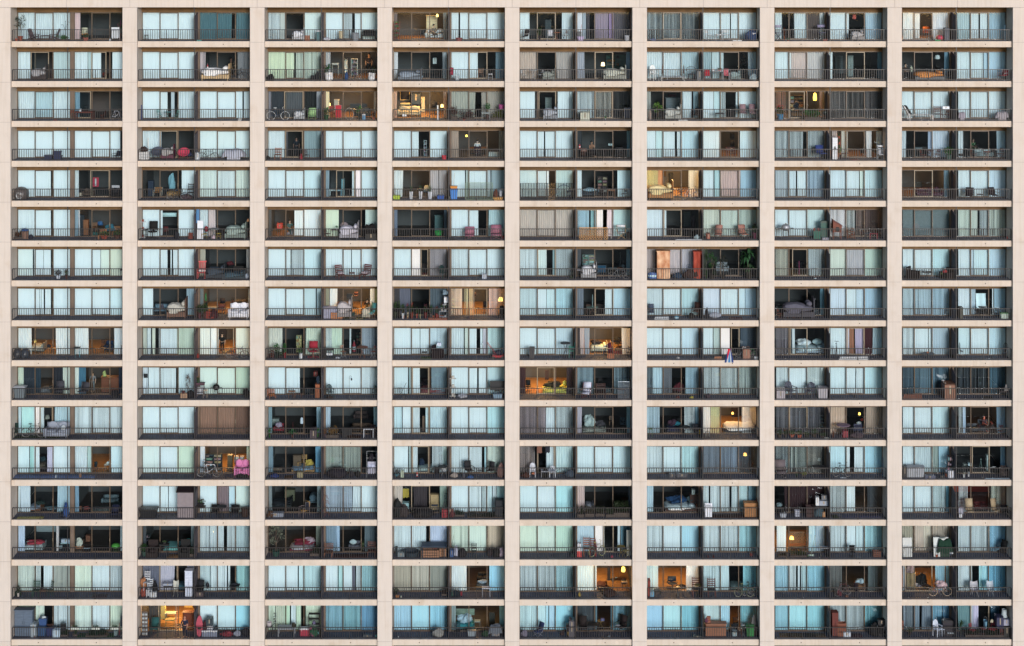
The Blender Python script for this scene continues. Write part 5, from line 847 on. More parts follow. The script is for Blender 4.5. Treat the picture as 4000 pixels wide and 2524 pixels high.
@kind('pm','potted_palm','potted palm with long fronds','plant')
def _(r):
    f=MB(); t=MB(); t.tube((0,0,.2),(0,0,.4),.03)
    for k in range(16):
        a=2.4*k; l=r.uniform(.35,.6); u=r.uniform(.35,.8); prev=None
        for i in range(7):
            s=i/6; p=Vector((math.cos(a)*l*s,math.sin(a)*l*s*.8,.38+u*s-.55*s*s)); wv=Vector((-math.sin(a),math.cos(a),0))*.075*math.sin(pi*min(1,s*.92+.08))
            if prev: f.add([prev[0],p-wv,p,prev[1]],[(0,1,2,3)]); f.add([prev[1],p,p+wv,prev[2]],[(0,1,2,3)])
            prev=(p-wv,p,p+wv)
    return [('pot',pot(r,.15,.25),'clay',1),('trunk',t,'wood',(.08,.06,.04)),('fronds',f,'leaf',0)]
@kind('pl2','planter','tall planter of spiky grass','plant')
def _(r):
    p=MB(); p.lathe([(0,0),(.09,0),(.14,.5),(.12,.5),(.1,.4),(0,.4)],4); f=MB()
    for k in range(60):
        a=r.uniform(0,6.28); l=r.uniform(.05,.2); h=r.uniform(.7,1.05); f.add([(-.008,0,.42),(.008,0,.42),(l*math.cos(a),l*math.sin(a),h)],[(0,1,2)])
    return [('pot',p,'plastic',1),('blades',f,'leaf',0)]
@kind('to','topiary','clipped topiary plant','plant')
def _(r):
    t=MB(); t.tube((0,0,.25),(0,0,.6),.018); f=MB(); f.leaves(r,330,(0,0,.75),(.44,.42,.44),.06); return [('pot',pot(r,.14,.26),'clay',1),('trunk',t,'wood',(.1,.07,.05)),('crown',f,'leaf',0)]
@kind('wb','window_box','railing planter box with low plants','planter')
def _(r):
    b=MB(); b.box(-.36,.36,-.1,.1,0,.16); f=MB(); f.leaves(r,110,(0,0,.22),(.6,.18,.16),.07); h=MB(); [h.path([(x,.1,.0),(x,.12,.28)],.012) for x in (-.33,.33)]
    return [('trough',b,'plastic',0),('foliage',f,'leaf',1),('bracket',h,'metal',(.6,.5,.4))]
@kind('la2','hanging_vine','string of leaves hanging down','vine')
def _(r):
    s=MB(); s.tube((0,0,0),(0,0,2),.004,n=3); f=MB(); f.leaves(r,120,(0,0,1.0),(.12,.12,2.1),.07); return [('string',s,'metal',0),('leaves',f,'leaf',0)]
@kind('la3','lampshade','white lampshade','lampshade')
def _(r):
    b=MB(); b.lathe([(.2,0),(.14,.34),(.135,.34),(.195,0)],18); q=MB(); q.ring((0,0,.01),.2,.008,'z',18,4); return [('shade',b,'fabric',0),('rim',q,'fabric',0)]
@kind('lt','lattice_screen','wooden lattice screen','screen')
def _(r):
    b=MB(); W,H=1.1,.5; M=Matrix.Identity(4)
    for k in range(-14,30):
        for sgn in (1,-1):
            x0=-W+k*.2; p=[];  a=(x0,0); 
            t0=max(0,(-W-x0) if sgn==1 else 0)
            z0,z1=0,2*H
            xa,xb=(x0,x0+2*H) if sgn==1 else (x0+2*H,x0)
            # clip to the panel
            pa,pb=Vector((xa,sgn*.006,0)),Vector((xb,sgn*.006,2*H)); d=pb-pa; lo,hi=0,1
            for lim,s_ in ((-W,1),(W,-1)):
                if abs(d.x)>1e-9:
                    t=(lim-pa.x)/d.x
                    if d.x*s_>0: lo=max(lo,t)
                    else: hi=min(hi,t)
            if hi-lo>.05: b.tube(pa+d*lo,pa+d*hi,.026,n=4)
    f=MB(); f.box(-W,W,-.02,.02,0,.03); f.box(-W,W,-.02,.02,2*H-.03,2*H)
    return [('lattice',b,'wood',0),('frame',f,'wood',0)]
@kind('gd','wire_grid','wire grid panel','grid panel')
def _(r):
    b=MB(); W,H=.5,.7
    for i in range(21): b.tube((-W+i*.05,0,0),(-W+i*.05,0,H),.0055,n=3,cap=False)
    for i in range(15): b.tube((-W,0,i*.05),(W,0,i*.05),.0055,n=3,cap=False)
    f=MB(); f.path([(-W,0,0),(-W,0,H),(W,0,H),(W,0,0),(-W,0,0)],.009); return [('mesh_wires',b,'metal',0),('frame',f,'metal',0)]
@kind('wl','hoop','large hoop','hoop')
def _(r):
    b=MB(); b.ring((0,0,.45),.44,.016,'y',34,6); g=MB(); [g.ring((.44*math.cos(a),0,.45+.44*math.sin(a)),.022,.006,'z',8,4) for a in (0,1.57,3.14,4.7)]; return [('hoop_ring',b,'plastic',0),('tape_band',g,'plastic',(.3,.3,.3))]
@kind('bk','bicycle','bicycle','bicycle')
def _(r):
    out=[]
    for x in (-.52,.52):
        t=MB(); t.ring((x,0,.34),.325,.02,'y',26,5); out.append(('wheel',t,'plastic',1))
        s=MB(); s.ring((x,0,.34),.3,.008,'y',26,4); [s.tube((x,0,.34),(x+.3*math.cos(k*pi/6),0,.34+.3*math.sin(k*pi/6)),.002,n=3,cap=False) for k in range(12)]; out.append(('rim',s,'metal',(.35,.35,.36)))
    f=MB(); A=(-.52,0,.34); B=(-.08,0,.3); Ct=(-.2,0,.82); H=(.36,0,.8); Hb=(.4,0,.66); F=(.52,0,.34)
    for a,b in ((A,B),(A,Ct),(B,Ct),(Ct,H),(B,Hb),(H,Hb),(Hb,F)): f.tube(a,b,.018,n=6)
    out.append(('frame',f,'metal',0)); s=MB(); s.tube(Ct,(-.22,0,.92),.013); s.lump((-.22,0,.95),(.28,.14,.07),r,.04,6); out.append(('saddle',s,'plastic',1))
    h=MB(); h.path([H,(.33,0,.98),(.4,0,1.02)],.013); h.path([(.34,-.28,1.03),(.4,-.1,1.02),(.4,.1,1.02),(.34,.28,1.03)],.014); out.append(('handlebar',h,'metal',1))
    p=MB(); p.ring(B,.09,.012,'y',16,4); p.tube((-.08,-.07,.3),(.05,-.07,.18),.01); p.tube((-.08,.07,.3),(-.21,.07,.42),.01); p.box(.02,.1,-.13,-.05,.17,.19); out.append(('crank',p,'metal',(.2,.2,.2)))
    return out
@kind('bt','inflatable_boat','striped inflatable toy','inflatable')
def _(r):
    out=[]
    for k,(z,c) in enumerate(((.06,0),(.16,1),(.26,0))):
        b=MB(); b.ring((0,0,z),.26,.055,'z',22,8); b.v=[(x*1.25,y*.8,zz) for x,y,zz in b.v]; out.append(('tube_ring',b,'plastic',0 if c==0 else (.5,.7,.8)))
    return out
@kind('bo','paddle_board','upright paddle board','board')
def _(r):
    v=[];f=[]; n=20
    for i in range(n+1):
        t=i/n; w=.2*math.sin(pi*min(1,max(.02,t*.96+.02)))**.5; v+=[(-w,.12*t-.03,1.4*t),(w,.12*t-.03,1.4*t),(w,.12*t+.03,1.4*t),(-w,.12*t+.03,1.4*t)]
    for i in range(n):
        for k in range(4): f.append((i*4+k,i*4+(k+1)%4,(i+1)*4+(k+1)%4,(i+1)*4+k))
    b=MB(); b.add(v,f); s=MB(); s.box(-.1,.1,-.02,.0,.5,.6); return [('board_body',b,'plastic',0),('strap',s,'fabric',(.03,.03,.03))]
@kind('hu','hand_truck','two wheeled hand truck','hand truck')
def _(r):
    f=MB(); [f.path([(x,-.15,.1),(x,.15,1.1)],.014) for x in (-.17,.17)]; f.path([(-.17,.15,1.1),(0,.2,1.2),(.17,.15,1.1)],.014); [f.tube((-.17,-.15+.3*k,.1+k),(.17,-.15+.3*k,.1+k),.01) for k in (.2,.5,.8)]
    n=MB(); n.box(-.2,.2,-.4,-.15,.07,.09)
    return [('frame',f,'metal',0),('toe_plate',n,'metal',0)]+[('wheel',MB().tube((x-.02,-.1,.11),(x+.02,-.1,.11),.11,n=14),'plastic',(.03,.03,.03)) for x in (-.22,.22)]
@kind('gc','shopping_cart','folding shopping cart','cart')
def _(r):
    f=MB(); f.path([(-.3,0,.1),(.0,0,.4),(.32,0,1.1)],.015)
    for z in (.4,.55,.7): f.path([(-.3,-.15,z),(0.02,-.15,z),(.02,.15,z),(-.3,.15,z),(-.3,-.15,z)],.008)
    [f.tube((x,y,.4),(x,y,.72),.007,n=3) for x in (-.3,-.14,.02) for y in (-.15,.15)]
    return [('frame',f,'metal',0)]+[('wheel',MB().ring((.2,y,.13),.12,.014),'plastic',0) for y in (-.17,.17)]
@kind('lw','lawn_mower','push mower with raised handle','mower')
def _(r):
    d=MB(); d.box(-.3,.3,-.22,.22,.1,.26); m=MB(); m.lump((0,0,.4),(.42,.36,.4),r,.08,8); h=MB(); h.path([(-.1,-.15,.3),(-.55,-.15,1.15)],.014); h.path([(-.1,.15,.3),(-.55,.15,1.15),(-.55,-.15,1.15)],.014)
    return [('mower_deck',d,'metal',1),('motor_hood',m,'plastic',0),('handle',h,'metal',1)]+[('wheel',MB().tube((x,y-.02,.1),(x,y+.02,.1),.1,n=14),'plastic',(.03,.03,.03)) for x in (-.25,.25) for y in (-.25,.25)]
@kind('sr','stroller','folded stroller','stroller')
def _(r):
    s=MB(); s.rb((0,.02,.5),(.4,.35,.08),rx=-.2); s.rb((0,.2,.72),(.4,.06,.45),rx=-.3); c=MB(); c.lump((0,.15,.95),(.46,.4,.24),r,.04,8,False); f=MB()
    for x in (-.22,.22): f.path([(x,-.35,.12),(x,.2,.7),(x,.42,1.05)],.012); f.path([(x,.32,.12),(x,-.05,.55)],.012)
    f.tube((-.22,.42,1.05),(.22,.42,1.05),.014)
    return [('seat',s,'fabric',0),('canopy',c,'fabric',0),('frame',f,'metal',1)]+[('wheel',MB().ring((x,y,.11),.1,.015,'x'),'plastic',(.03,.03,.03)) for x in (-.23,.23) for y in (-.35,.32)]
@kind('wc','watering_can','watering can','watering can')
def _(r):
    b=MB(); b.lathe([(0,0),(.1,0),(.09,.2),(0,.2)],12); s=MB(); s.tube((.08,0,.05),(.25,0,.24),.014); s.lathe([(0,0),(.04,.03),(0,.03)],8,(.25,0,.23)); h=MB(); h.ring((0,0,.2),.08,.01,'y',12,4,a0=0,a1=pi); return [('can_body',b,'metal',0),('spout',s,'metal',0),('handle',h,'metal',0)]
@kind('gk','kettle_grill','kettle barbecue grill','grill')
def _(r):
    b=MB(); b.lathe([(.02,.5),(.16,.53),(.26,.62),(.28,.7),(0,.7)],18); l=MB(); l.lathe([(.285,.7),(.26,.82),(.16,.9),(.02,.93)],18); h=MB(); h.box(-.05,.05,-.01,.01,.93,.97); L=legs((-.14,.14),(-.14,.14),0,.56,.022,splay=.7,round_=True)
    w=[('side_shelf',MB().box(x-.1,x+.1,-.14,.14,.66,.68)) for x in (-.39,.39)]
    return [('bowl',b,'metal',0),('lid',l,'metal',0),('handle',h,'wood',(.1,.08,.06))]+[(n,m,'metal',(.06,.06,.065)) for n,m in L+w]
@kind('gl','grill','covered barbecue grill','grill')
def _(r):
    b=MB(); b.lathe([(.02,.5),(.16,.53),(.26,.62),(.28,.7),(0,.7)],18); l=MB(); l.lathe([(.285,.7),(.26,.82),(.16,.9),(.02,.93)],18); t=MB(); t.lathe([(0,.2),(.2,.2),(.2,.22),(0,.22)],14)
    return [('bowl',b,'metal',0),('lid',l,'metal',0),('tray',t,'metal',(.1,.1,.1))]+[(n,m,'metal',(.1,.1,.1)) for n,m in legs((-.14,.14),(-.14,.14),0,.56,.022,splay=.6,round_=True)]
@kind('gr','drying_rack','upright clothes rack','rack')
def _(r):
    f=MB(); [f.path([(x,-.15,0),(x,0,.1),(x,0,1.5)],.01) for x in (-.3,.3)]; [f.tube((-.3,0,z),(.3,0,z),.008) for z in (.3,.7,1.1,1.5)]; c=drape(.5,.7,r); c.v=[(x,y-.03,z+.2) for x,y,z in c.v]
    return [('frame',f,'metal',0),('cloth',c,'cloth',(.5,.5,.6))]
@kind('fs','folded_chairs','folding chairs stacked upright','chairs')
def _(r):
    out=[]
    for k in range(4):
        f=MB(); z=.38*k; o=.05*(-1)**k; f.path([(-.25+o,0,z),(.1+o,0,z+.45),(.25+o,.1,z+.1),(-.1+o,.1,z+.42),(-.25+o,0,z)],.014); out.append(('chair_frame',f,'wood',0))
    return out
@kind('fg','flag','hanging striped flag','flag')
def _(r):
    out=[]
    for k,c in enumerate(((.02,.05,.2),(.6,.62,.65),(.02,.2,.5),(.5,.55,.6),(.02,.05,.22))):
        v=[]; 
        for i in range(7):
            t=i/6; x0=-.1-.35*t+ (k)*(.05+.13*t); x1=x0+.05+.13*t; y=.03*math.sin(i+k)
            v+=[(x0,y,1-t),(x1,y+.01,1-t)]
        out.append(('stripe',MB().add(v,[(2*i,2*i+1,2*i+3,2*i+2) for i in range(6)]),'cloth',c))
    tr=MB(); tr.add([(-.14,-.03,1),(.12,-.03,1),(-.2,-.05,.2)],[(0,1,2)]); out.append(('triangle',tr,'cloth',(.7,.03,.05))); return out
@kind('fg2','red_flag','red and white draped flag','flag')
def _(r):
    c=drape(.5,.9,r); x=MB(); x.box(-.06,.06,-.06,-.05,.1,.8); return [('cloth',c,'cloth',0),('stripe',x,'cloth',(.7,.7,.7)),('stick',MB().tube((-.25,0,.9),(.25,0,.95),.01),'wood',(.2,.1,.05))]
@kind('fa','tower_fan','white tower fan','fan')
def _(r):
    b=MB(); b.box(-.08,.08,-.08,.08,.1,1.1); g=MB(); [g.box(-.06,.06,-.085,-.08,z,z+.012) for z in [.3+.05*i for i in range(15)]]; s=MB(); s.lathe([(0,0),(.16,0),(.1,.1),(0,.1)],14); return [('body',b,'plastic',0),('grille',g,'plastic',(.2,.2,.2)),('base',s,'plastic',0)]
@kind('tp2','tripod','camera tripod','tripod')
def _(r):
    h=MB(); h.box(-.05,.05,-.05,.05,1.2,1.3); return [('head',h,'metal',0),('column',MB().tube((0,0,.8),(0,0,1.2),.014),'metal',0)]+[('leg',MB().tube((0,0,1.1),(.35*math.cos(a),.35*math.sin(a),0),.014),'metal',0) for a in (.5,2.6,4.7)]
@kind('tv','television','flat television','television')
def _(r):
    b=MB(); b.box(-.5,.5,-.03,.03,.06,.62); s=MB(); s.box(-.48,.48,-.034,-.031,.08,.6); t=MB(); t.box(-.2,.2,-.1,.1,0,.02); t.box(-.03,.03,-.02,.02,.02,.1); return [('case',b,'plastic',0),('screen',s,'plastic',(.01,.012,.016)),('stand',t,'plastic',0)]
@kind('pc','picture','framed picture','picture')
def _(r):
    b=MB(); b.box(-.3,.3,-.012,.012,0,.45); f=MB(); f.box(-.33,.33,-.02,.02,-.03,0); f.box(-.33,.33,-.02,.02,.45,.48); f.box(-.33,-.3,-.02,.02,0,.45); f.box(.3,.33,-.02,.02,0,.45); return [('canvas',b,'fabric',0),('frame',f,'wood',1)]
@kind('pc2','leaning_board','pale board leaning upright','board')
def _(r):
    b=MB(); b.rb((0,0,.5),(.7,.03,1.0),rx=-.15); f=MB(); f.rb((0,-.02,.985),(.72,.04,.03),rx=-.15); return [('panel',b,'plastic',0),('edge_strip',f,'plastic',0)]
@kind('mb','letter_rack','white rack of letter holders','rack')
def _(r):
    f=MB(); f.box(-.2,.2,-.01,.01,0,1.9); return [('back_board',f,'wood',(.1,.08,.07))]+[('holder',MB().rb((x,-.06,z),(.14,.08,.14),rx=.3),'plastic',0) for x in (-.1,.1) for z in (.2,.5,.8,1.1,1.4,1.7)]
@kind('dr2','drum','chrome rimmed drum','drum')
def _(r):
    b=MB(); b.lathe([(.11,0),(.15,.2),(.14,.45),(0,.45)],16); return [('shell',b,'metal',0),('hoop',MB().ring((0,0,.45),.145,.01,'z',18,4),'metal',(.5,.1,.1)),('skin',MB().lathe([(0,.455),(.14,.455),(.14,.46),(0,.46)],16),'plastic',(.6,.6,.6))]
@kind('fx','bottle','bottle','bottle')
def _(r):
    b=MB(); b.lathe([(0,0),(.05,0),(.055,.2),(.02,.27),(.02,.32),(0,.32)],12); c=MB(); c.lathe([(.024,.31),(.024,.35),(0,.35)],8); l=MB(); l.lathe([(.057,.07),(.058,.16)],12); return [('bottle_body',b,'plastic',0),('cap',c,'plastic',(.1,.1,.1)),('sticker',l,'plastic',(.5,.5,.5))]
@kind('st2','statue','small seated stone figure','statue')
def _(r):
    b=MB(); b.lathe([(0,0),(.17,0),(.16,.08),(.09,.13),(.13,.25),(.1,.38),(.05,.42),(.08,.5),(.06,.58),(0,.62)],14); p=MB(); p.box(-.18,.18,-.14,.14,-.03,0); return [('figure',b,'clay',0),('base',p,'clay',0)]
@kind('bh','hourglass_stool','black hourglass stool','stool')
def _(r):
    b=MB(); b.lathe([(0,0),(.15,0),(.15,.06),(.05,.35),(.05,.55),(.16,.8),(0,.8)],14); return [('body',b,'plastic',0),('seat',MB().lathe([(0,.8),(.17,.8),(.17,.84),(0,.85)],14),'plastic',0)]
@kind('tp','roller_blind','pulled down roller blind','blind')
def _(r):
    b=MB(); b.box(-.5,.5,-.01,.01,.0,.3); return [('blind_fabric',b,'fabric',0),('bottom_rail',MB().box(-.5,.5,-.015,.015,-.03,0),'plastic',0),('roller',MB().tube((-.5,0,.32),(.5,0,.32),.025,n=8),'plastic',0)]
@kind('pl','pendant_lamp','lit pendant lamp','lamp')
def _(r):
    b=MB(); b.lathe([(.17,0),(.2,.1),(.15,.3),(.03,.34)],14); return [('lamp_shade',b,'lit',0)]
@kind('plo','unlit_pendant_lamp','hanging lamp','lamp')
def _(r):
    b=MB(); b.lathe([(.17,0),(.2,.1),(.15,.3),(.03,.34)],14); return [('lamp_shade',b,'fabric',0)]
@kind('lm','floor_lamp','lit floor lamp','lamp',std=(.4,1.4))
def _(r):
    b=MB(); b.lathe([(.19,1.1),(.13,1.42),(.125,1.42),(.185,1.1)],16); return [('lamp_shade',b,'lit',0),('pole',MB().tube((0,0,.02),(0,0,1.3),.012),'metal',(.1,.1,.1)),('base',MB().lathe([(0,0),(.14,0),(.12,.03),(0,.03)],14),'metal',(.1,.1,.1))]
@kind('lmo','unlit_floor_lamp','floor lamp with pale shade','lamp',std=(.4,1.4))
def _(r): return [(n,m,'fabric' if mt=='lit' else mt,s) for n,m,mt,s in P['lm']['f'](r)]
@kind('cl','hanging_cloth','cloth','cloth')
def _(r): return P['tw']['f'](r)
ALIAS=dict(bk2='hp',rb='hp',hc='hp',cb2='cbr',ct='tb',mc='pc2',mc2='mo',pc3='pc2',pn='ac',la='plo',hb='plo',bc2='bc',bt2='bx',bt3='bc',wc2='ac',rd='bx',kt='pc',rg2='rg',tp3='tp',mo2='bc',pe2='bg',ba2='um',bu2='bu',hf='bi',fc3='fc')
# ---------------------------------------------------------------- people: one skinned surface each, clothes and hair as children
def skinmesh(name,J,E_,root,mat,sub=1):
    me=bpy.data.meshes.new(name+'_cage'); ks=list(J); me.from_pydata([J[k][0] for k in ks],[(ks.index(a),ks.index(b)) for a,b in E_],[])
    o=bpy.data.objects.new(name,me); C.objects.link(o); o.modifiers.new('Skin','SKIN')
    sv=me.skin_vertices[0].data
    for i,k in enumerate(ks): rr=J[k][1]; sv[i].radius=(rr,rr) if not isinstance(rr,tuple) else rr; sv[i].use_root=(k==root)
    s=o.modifiers.new('Sub','SUBSURF'); s.levels=sub; s.render_levels=sub
    bpy.context.view_layer.update(); dg=bpy.context.evaluated_depsgraph_get(); out=bpy.data.meshes.new_from_object(o.evaluated_get(dg))
    bpy.data.objects.remove(o); out.materials.clear(); out.materials.append(MATS[mat]); out.polygons.foreach_set('use_smooth',[True]*len(out.polygons)); return out
def person(pose):
    J={}; E_=[]
    def j(k,x,y,z,r,par=None):
        J[k]=((x,y,z),r)
        if par: E_.append((par,k))
    hz=.92 if pose in('stand','stand2','lie') else .50
    lean=-.12 if pose=='stand2' else (-.05 if pose in('sit','back') else 0)
    j('pel',0,0,hz,(.135,.10)); j('waist',0,lean*.3,hz+.18,(.12,.085),'pel'); j('chest',0,lean*.7,hz+.38,(.15,.10),'waist'); j('neck',0,lean,hz+.55,.052,'chest')
    j('jaw',0,lean-.02,hz+.64,.068,'neck'); j('head',0,lean-.01,hz+.73,(.078,.09),'jaw'); j('crown',0,lean,hz+.79,.055,'head'); j('nose',0,lean-.115,hz+.69,.012,'head')
    for s,t in ((-1,'l'),(1,'r')):
        j('ear'+t,s*.088,lean,hz+.69,.014,'head')
        j('sh'+t,s*.19,lean*.8,hz+.47,.055,'chest')
        if pose=='stand2': el=(s*.27,lean-.08,hz+.22); wr=(s*.22,lean-.16,hz-.02)
        elif pose=='stand': el=(s*.26,.02,hz+.2); wr=(s*.25,-.06,hz-.04)
        elif pose=='lie': el=(s*.3,0,hz+.25); wr=(s*.34,0,hz+.0)
        else: el=(s*.25,lean-.05,hz+.22); wr=(s*.14,lean-.3,hz+.14)
        j('el'+t,*el,.04,'sh'+t); j('wr'+t,*wr,.027,'el'+t)
        d=(Vector(wr)-Vector(el)).normalized(); pm=Vector(wr)+d*.06; j('palm'+t,*pm,(.034,.018),'wr'+t)
        sd=d.cross(Vector((s,0,0))).normalized() if abs(d.x)<.9 else Vector((0,1,0))
        for q,(o_,l) in enumerate(((-.027,.06),(-.009,.072),(.009,.068),(.027,.052))):
            a=pm+sd*o_+d*.03; b=a+d*l*.6; e=b+d*l*.4+Vector((-s*.012,-.006,0)); j(f'f{q}a{t}',*a,.009,'palm'+t); j(f'f{q}b{t}',*b,.008,f'f{q}a{t}'); j(f'f{q}c{t}',*e,.007,f'f{q}b{t}')
        th=Vector(wr)+d*.02-sd*.035; j('th'+t,*th,.01,'wr'+t); th2=th+d*.035-sd*.012; j('tb'+t,*th2,.009,'th'+t)
        j('hip'+t,s*.09,0,hz-.04,.085,'pel')
        if pose in('sit','back'): kn=(s*.12,-.42,.5); an=(s*.12,-.4,.09)
        elif pose=='stand2': kn=(s*.11,-.03,.48); an=(s*.12,.03,.09)
        else: kn=(s*.10,-.01,.49); an=(s*.11,.02,.08)
        j('kn'+t,*kn,.055,'hip'+t); j('an'+t,*an,.036,'kn'+t); j('toe'+t,an[0],an[1]-.16,.035,.03,'an'+t)
    body=skinmesh('body',J,E_,'pel','skin')
    def sub(keys,grow,name,mat='cloth',root='pel'):
        K={k:(J[k][0],tuple(q+grow for q in J[k][1]) if isinstance(J[k][1],tuple) else J[k][1]+grow) for k in keys}
        return skinmesh(name,K,[(a,b) for a,b in E_ if a in K and b in K],root,mat)
    shirt=sub(['pel','waist','chest','shl','shr','ell','elr'],.014,'shirt'); tr=sub(['pel','hipl','hipr','knl','knr','anl','anr'],.012,'trousers')
    hair=MB(); rr=random.Random(3); hair.lump((0,lean+.025,hz+.755),(.21,.23,.2),rr,.05,9,False); eyes=MB()
    for s in (-1,1): eyes.lump((s*.033,lean-.085,hz+.71),(.024,.02,.018),rr,0,5,False)
    mouth=MB(); mouth.box(-.025,.025,lean-.098,lean-.085,hz+.635,hz+.643)
    return [('body',body,'skin'),('shirt',shirt,1),('trousers',tr,2),('hair',hair.mesh('hair','hair',True),(.02,.014,.01)),('eyes',eyes.mesh('eyes','hair'),(.03,.02,.02)),('mouth',mouth.mesh('mouth','skin'),(.25,.06,.05))]
# ---------------------------------------------------------------- the building
B=obj('apartment_building',None); B.empty_display_size=1; tag(B,'pale concrete apartment block with a grid of recessed balconies','building')
PC=[506.8+498.0*k for k in range(7)]
BL=[41.0]+[p+28.2 for p in PC]; BR=[p-28.2 for p in PC]+[3957.0]
XL=[WX(p,0) for p in BL]; XR=[WX(p,0) for p in BR]
FH=23/S; WH=2.123; NR=17
XE0,XE1=XL[0]-4.2,XR[7]+4.2; TOP=floorz(1)+5.0; ZB=floorz(17)
JG=.022
def pillar(x0,x1,ends):
    m=MB(); zs=[TOP-2.1 if 0 else floorz(1)+PIT-FH]+[floorz(r)-.06 for r in range(1,NR)]+[ZB-.1]
    for a,b in zip(zs,zs[1:]): m.box(x0,x1,0,.5,b+JG/2,a-JG/2)
    m.mi=1; m.box(x0+.02,x1-.02,.02,.49,ZB-.1,zs[0]); m.mi=0
    m.box(x0,x1,.5,2.15,ZB-.1,zs[0]); return m
xs=[(XE0,XL[0])]+[(XR[k],XL[k+1]) for k in range(7)]+[(XR[7],XE1)]
for x0,x1 in xs: obj('pillar',pillar(x0,x1,0).mesh('pillar',['pier_paint','joint']),B)
# parapet panels above the top balconies
m=MB(); zt=floorz(1)+PIT-FH
cuts=sorted([XE0,XE1]+[ (xs[k][0]+xs[k][1])/2 for k in range(1,8)]+[(XL[k]+XR[k])/2 for k in range(8)])
for a,b in zip(cuts,cuts[1:]): m.box(a+JG/2,b-JG/2,0,.3,zt+.01,TOP)
m.mi=1; m.box(XE0+.02,XE1-.02,.02,.29,zt+.02,TOP-.01)
obj('parapet',m.mesh('parapet',['pier_paint','joint']),B)
m=MB(); m.box(XE0,XE1,.3,8.4,zt+.012,zt+.4); m.box(XE0,XE0+.3,.3,8.1,zt+.4,TOP); m.box(XE1-.3,XE1,.3,8.1,zt+.4,TOP); m.box(XE0,XE1,8.1,8.4,zt+.4,TOP)
m.mi=1; m.box(XL[0],XR[7],.31,1.77,zt,zt+.011); m.mi=2; m.box(XL[0],XR[7],1.79,7,zt,zt+.011)
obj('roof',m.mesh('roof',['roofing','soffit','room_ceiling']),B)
m=MB(); m.box(XE0,XE1,7.12,8.1,ZB-.1,zt+.01); m.box(XE0,XE0+.3,2.15,7.12,ZB-.1,zt+.01); m.box(XE1-.3,XE1,2.15,7.12,ZB-.1,zt+.01)
obj('outer_walls',m.mesh('outer_walls',['pier_paint']),B)
units={}
for line in DATA.strip().splitlines():
    if line: k,segs,items=(line.split(';')+['',''])[:3]; units[(int(k[0],17),int(k[1]),k[2])]=(segs.split(),items)
for r in range(1,NR+1):
    z=floorz(r); m=MB()
    for k in range(8):
        a,b=XL[k]+.012,XR[k]-.012
        m.mi=0; m.box(a,b,YF,.40,z-FH,z)
        for q in (.24,.76):
            x=a+(b-a)*q; m.mi=2; m.tube((x,YF-.004,z-.22),(x,YF+.05,z-.22),.035,n=10); m.tube((x,YF-.07,z-.235),(x,YF,z-.235),.018,n=8)
    m.mi=1; m.box(XL[0],XR[7],.40,1.77,z-FH,z-.004)
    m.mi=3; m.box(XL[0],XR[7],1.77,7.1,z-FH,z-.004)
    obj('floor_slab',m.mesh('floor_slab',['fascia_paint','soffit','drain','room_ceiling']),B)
    if r==NR: continue
    m=MB()
    for k in range(8): m.box(XL[k]+.003,XR[k]-.003,.40,1.82,z-.004,z)
    obj('balcony_deck',m.mesh('balcony_deck',['deck']),B)
    m=MB(); w=MB(); 
    for k in range(8):
        xc=(XL[k]+XR[k])/2; px=.12; m.mi=0
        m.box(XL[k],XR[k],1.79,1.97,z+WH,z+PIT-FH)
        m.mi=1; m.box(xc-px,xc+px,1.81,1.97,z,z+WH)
        w.box(xc-.06,xc+.06,1.97,7.1,z,z+PIT-FH)
        if k<7: w.box(XR[k]+.1,XL[k+1]-.1,2.15,7.1,z,z+PIT-FH)
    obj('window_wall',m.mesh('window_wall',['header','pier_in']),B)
    w.box(XL[0]-.4,XR[7]+.4,7.0,7.1,z,z+PIT-FH); w.box(XL[0]-.2,XL[0]-.05,2.15,7,z,z+PIT-FH); w.box(XR[7]+.05,XR[7]+.2,2.15,7,z,z+PIT-FH)
    for k in range(8):
        for s in 'LR':
            if 'wr' in units.get((r,k+1,s),([],''))[0]:
                x0=XL[k] if s=='L' else (XL[k]+XR[k])/2+.07; x1=XR[k] if s=='R' else (XL[k]+XR[k])/2-.07; w.mi=1; w.box(x0,x1,6.97,6.995,z,z+PIT-FH); w.mi=0
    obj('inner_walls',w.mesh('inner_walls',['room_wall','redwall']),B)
    rnd=random.Random(r*7); m=MB()
    for k in range(8):
        for s in 'LR':
            fl=units.get((r,k+1,s),([],''))[0]
            t=1 if ('wd' in fl) else 2 if ('fw' in fl or 'wo' in fl) else rnd.choice((0,0,1))
            xc=(XL[k]+XR[k])/2; m.mi=t; x0,x1=(XL[k]-.0,xc-.06) if s=='L' else (xc+.06,XR[k]+.0)
            m.box(x0,x1,1.97,7,z-.004,z+.004)
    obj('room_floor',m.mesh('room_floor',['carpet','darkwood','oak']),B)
m=MB(); m.box(XL[0],XR[7],1.5,1.9,ZB,ZB) if 0 else None
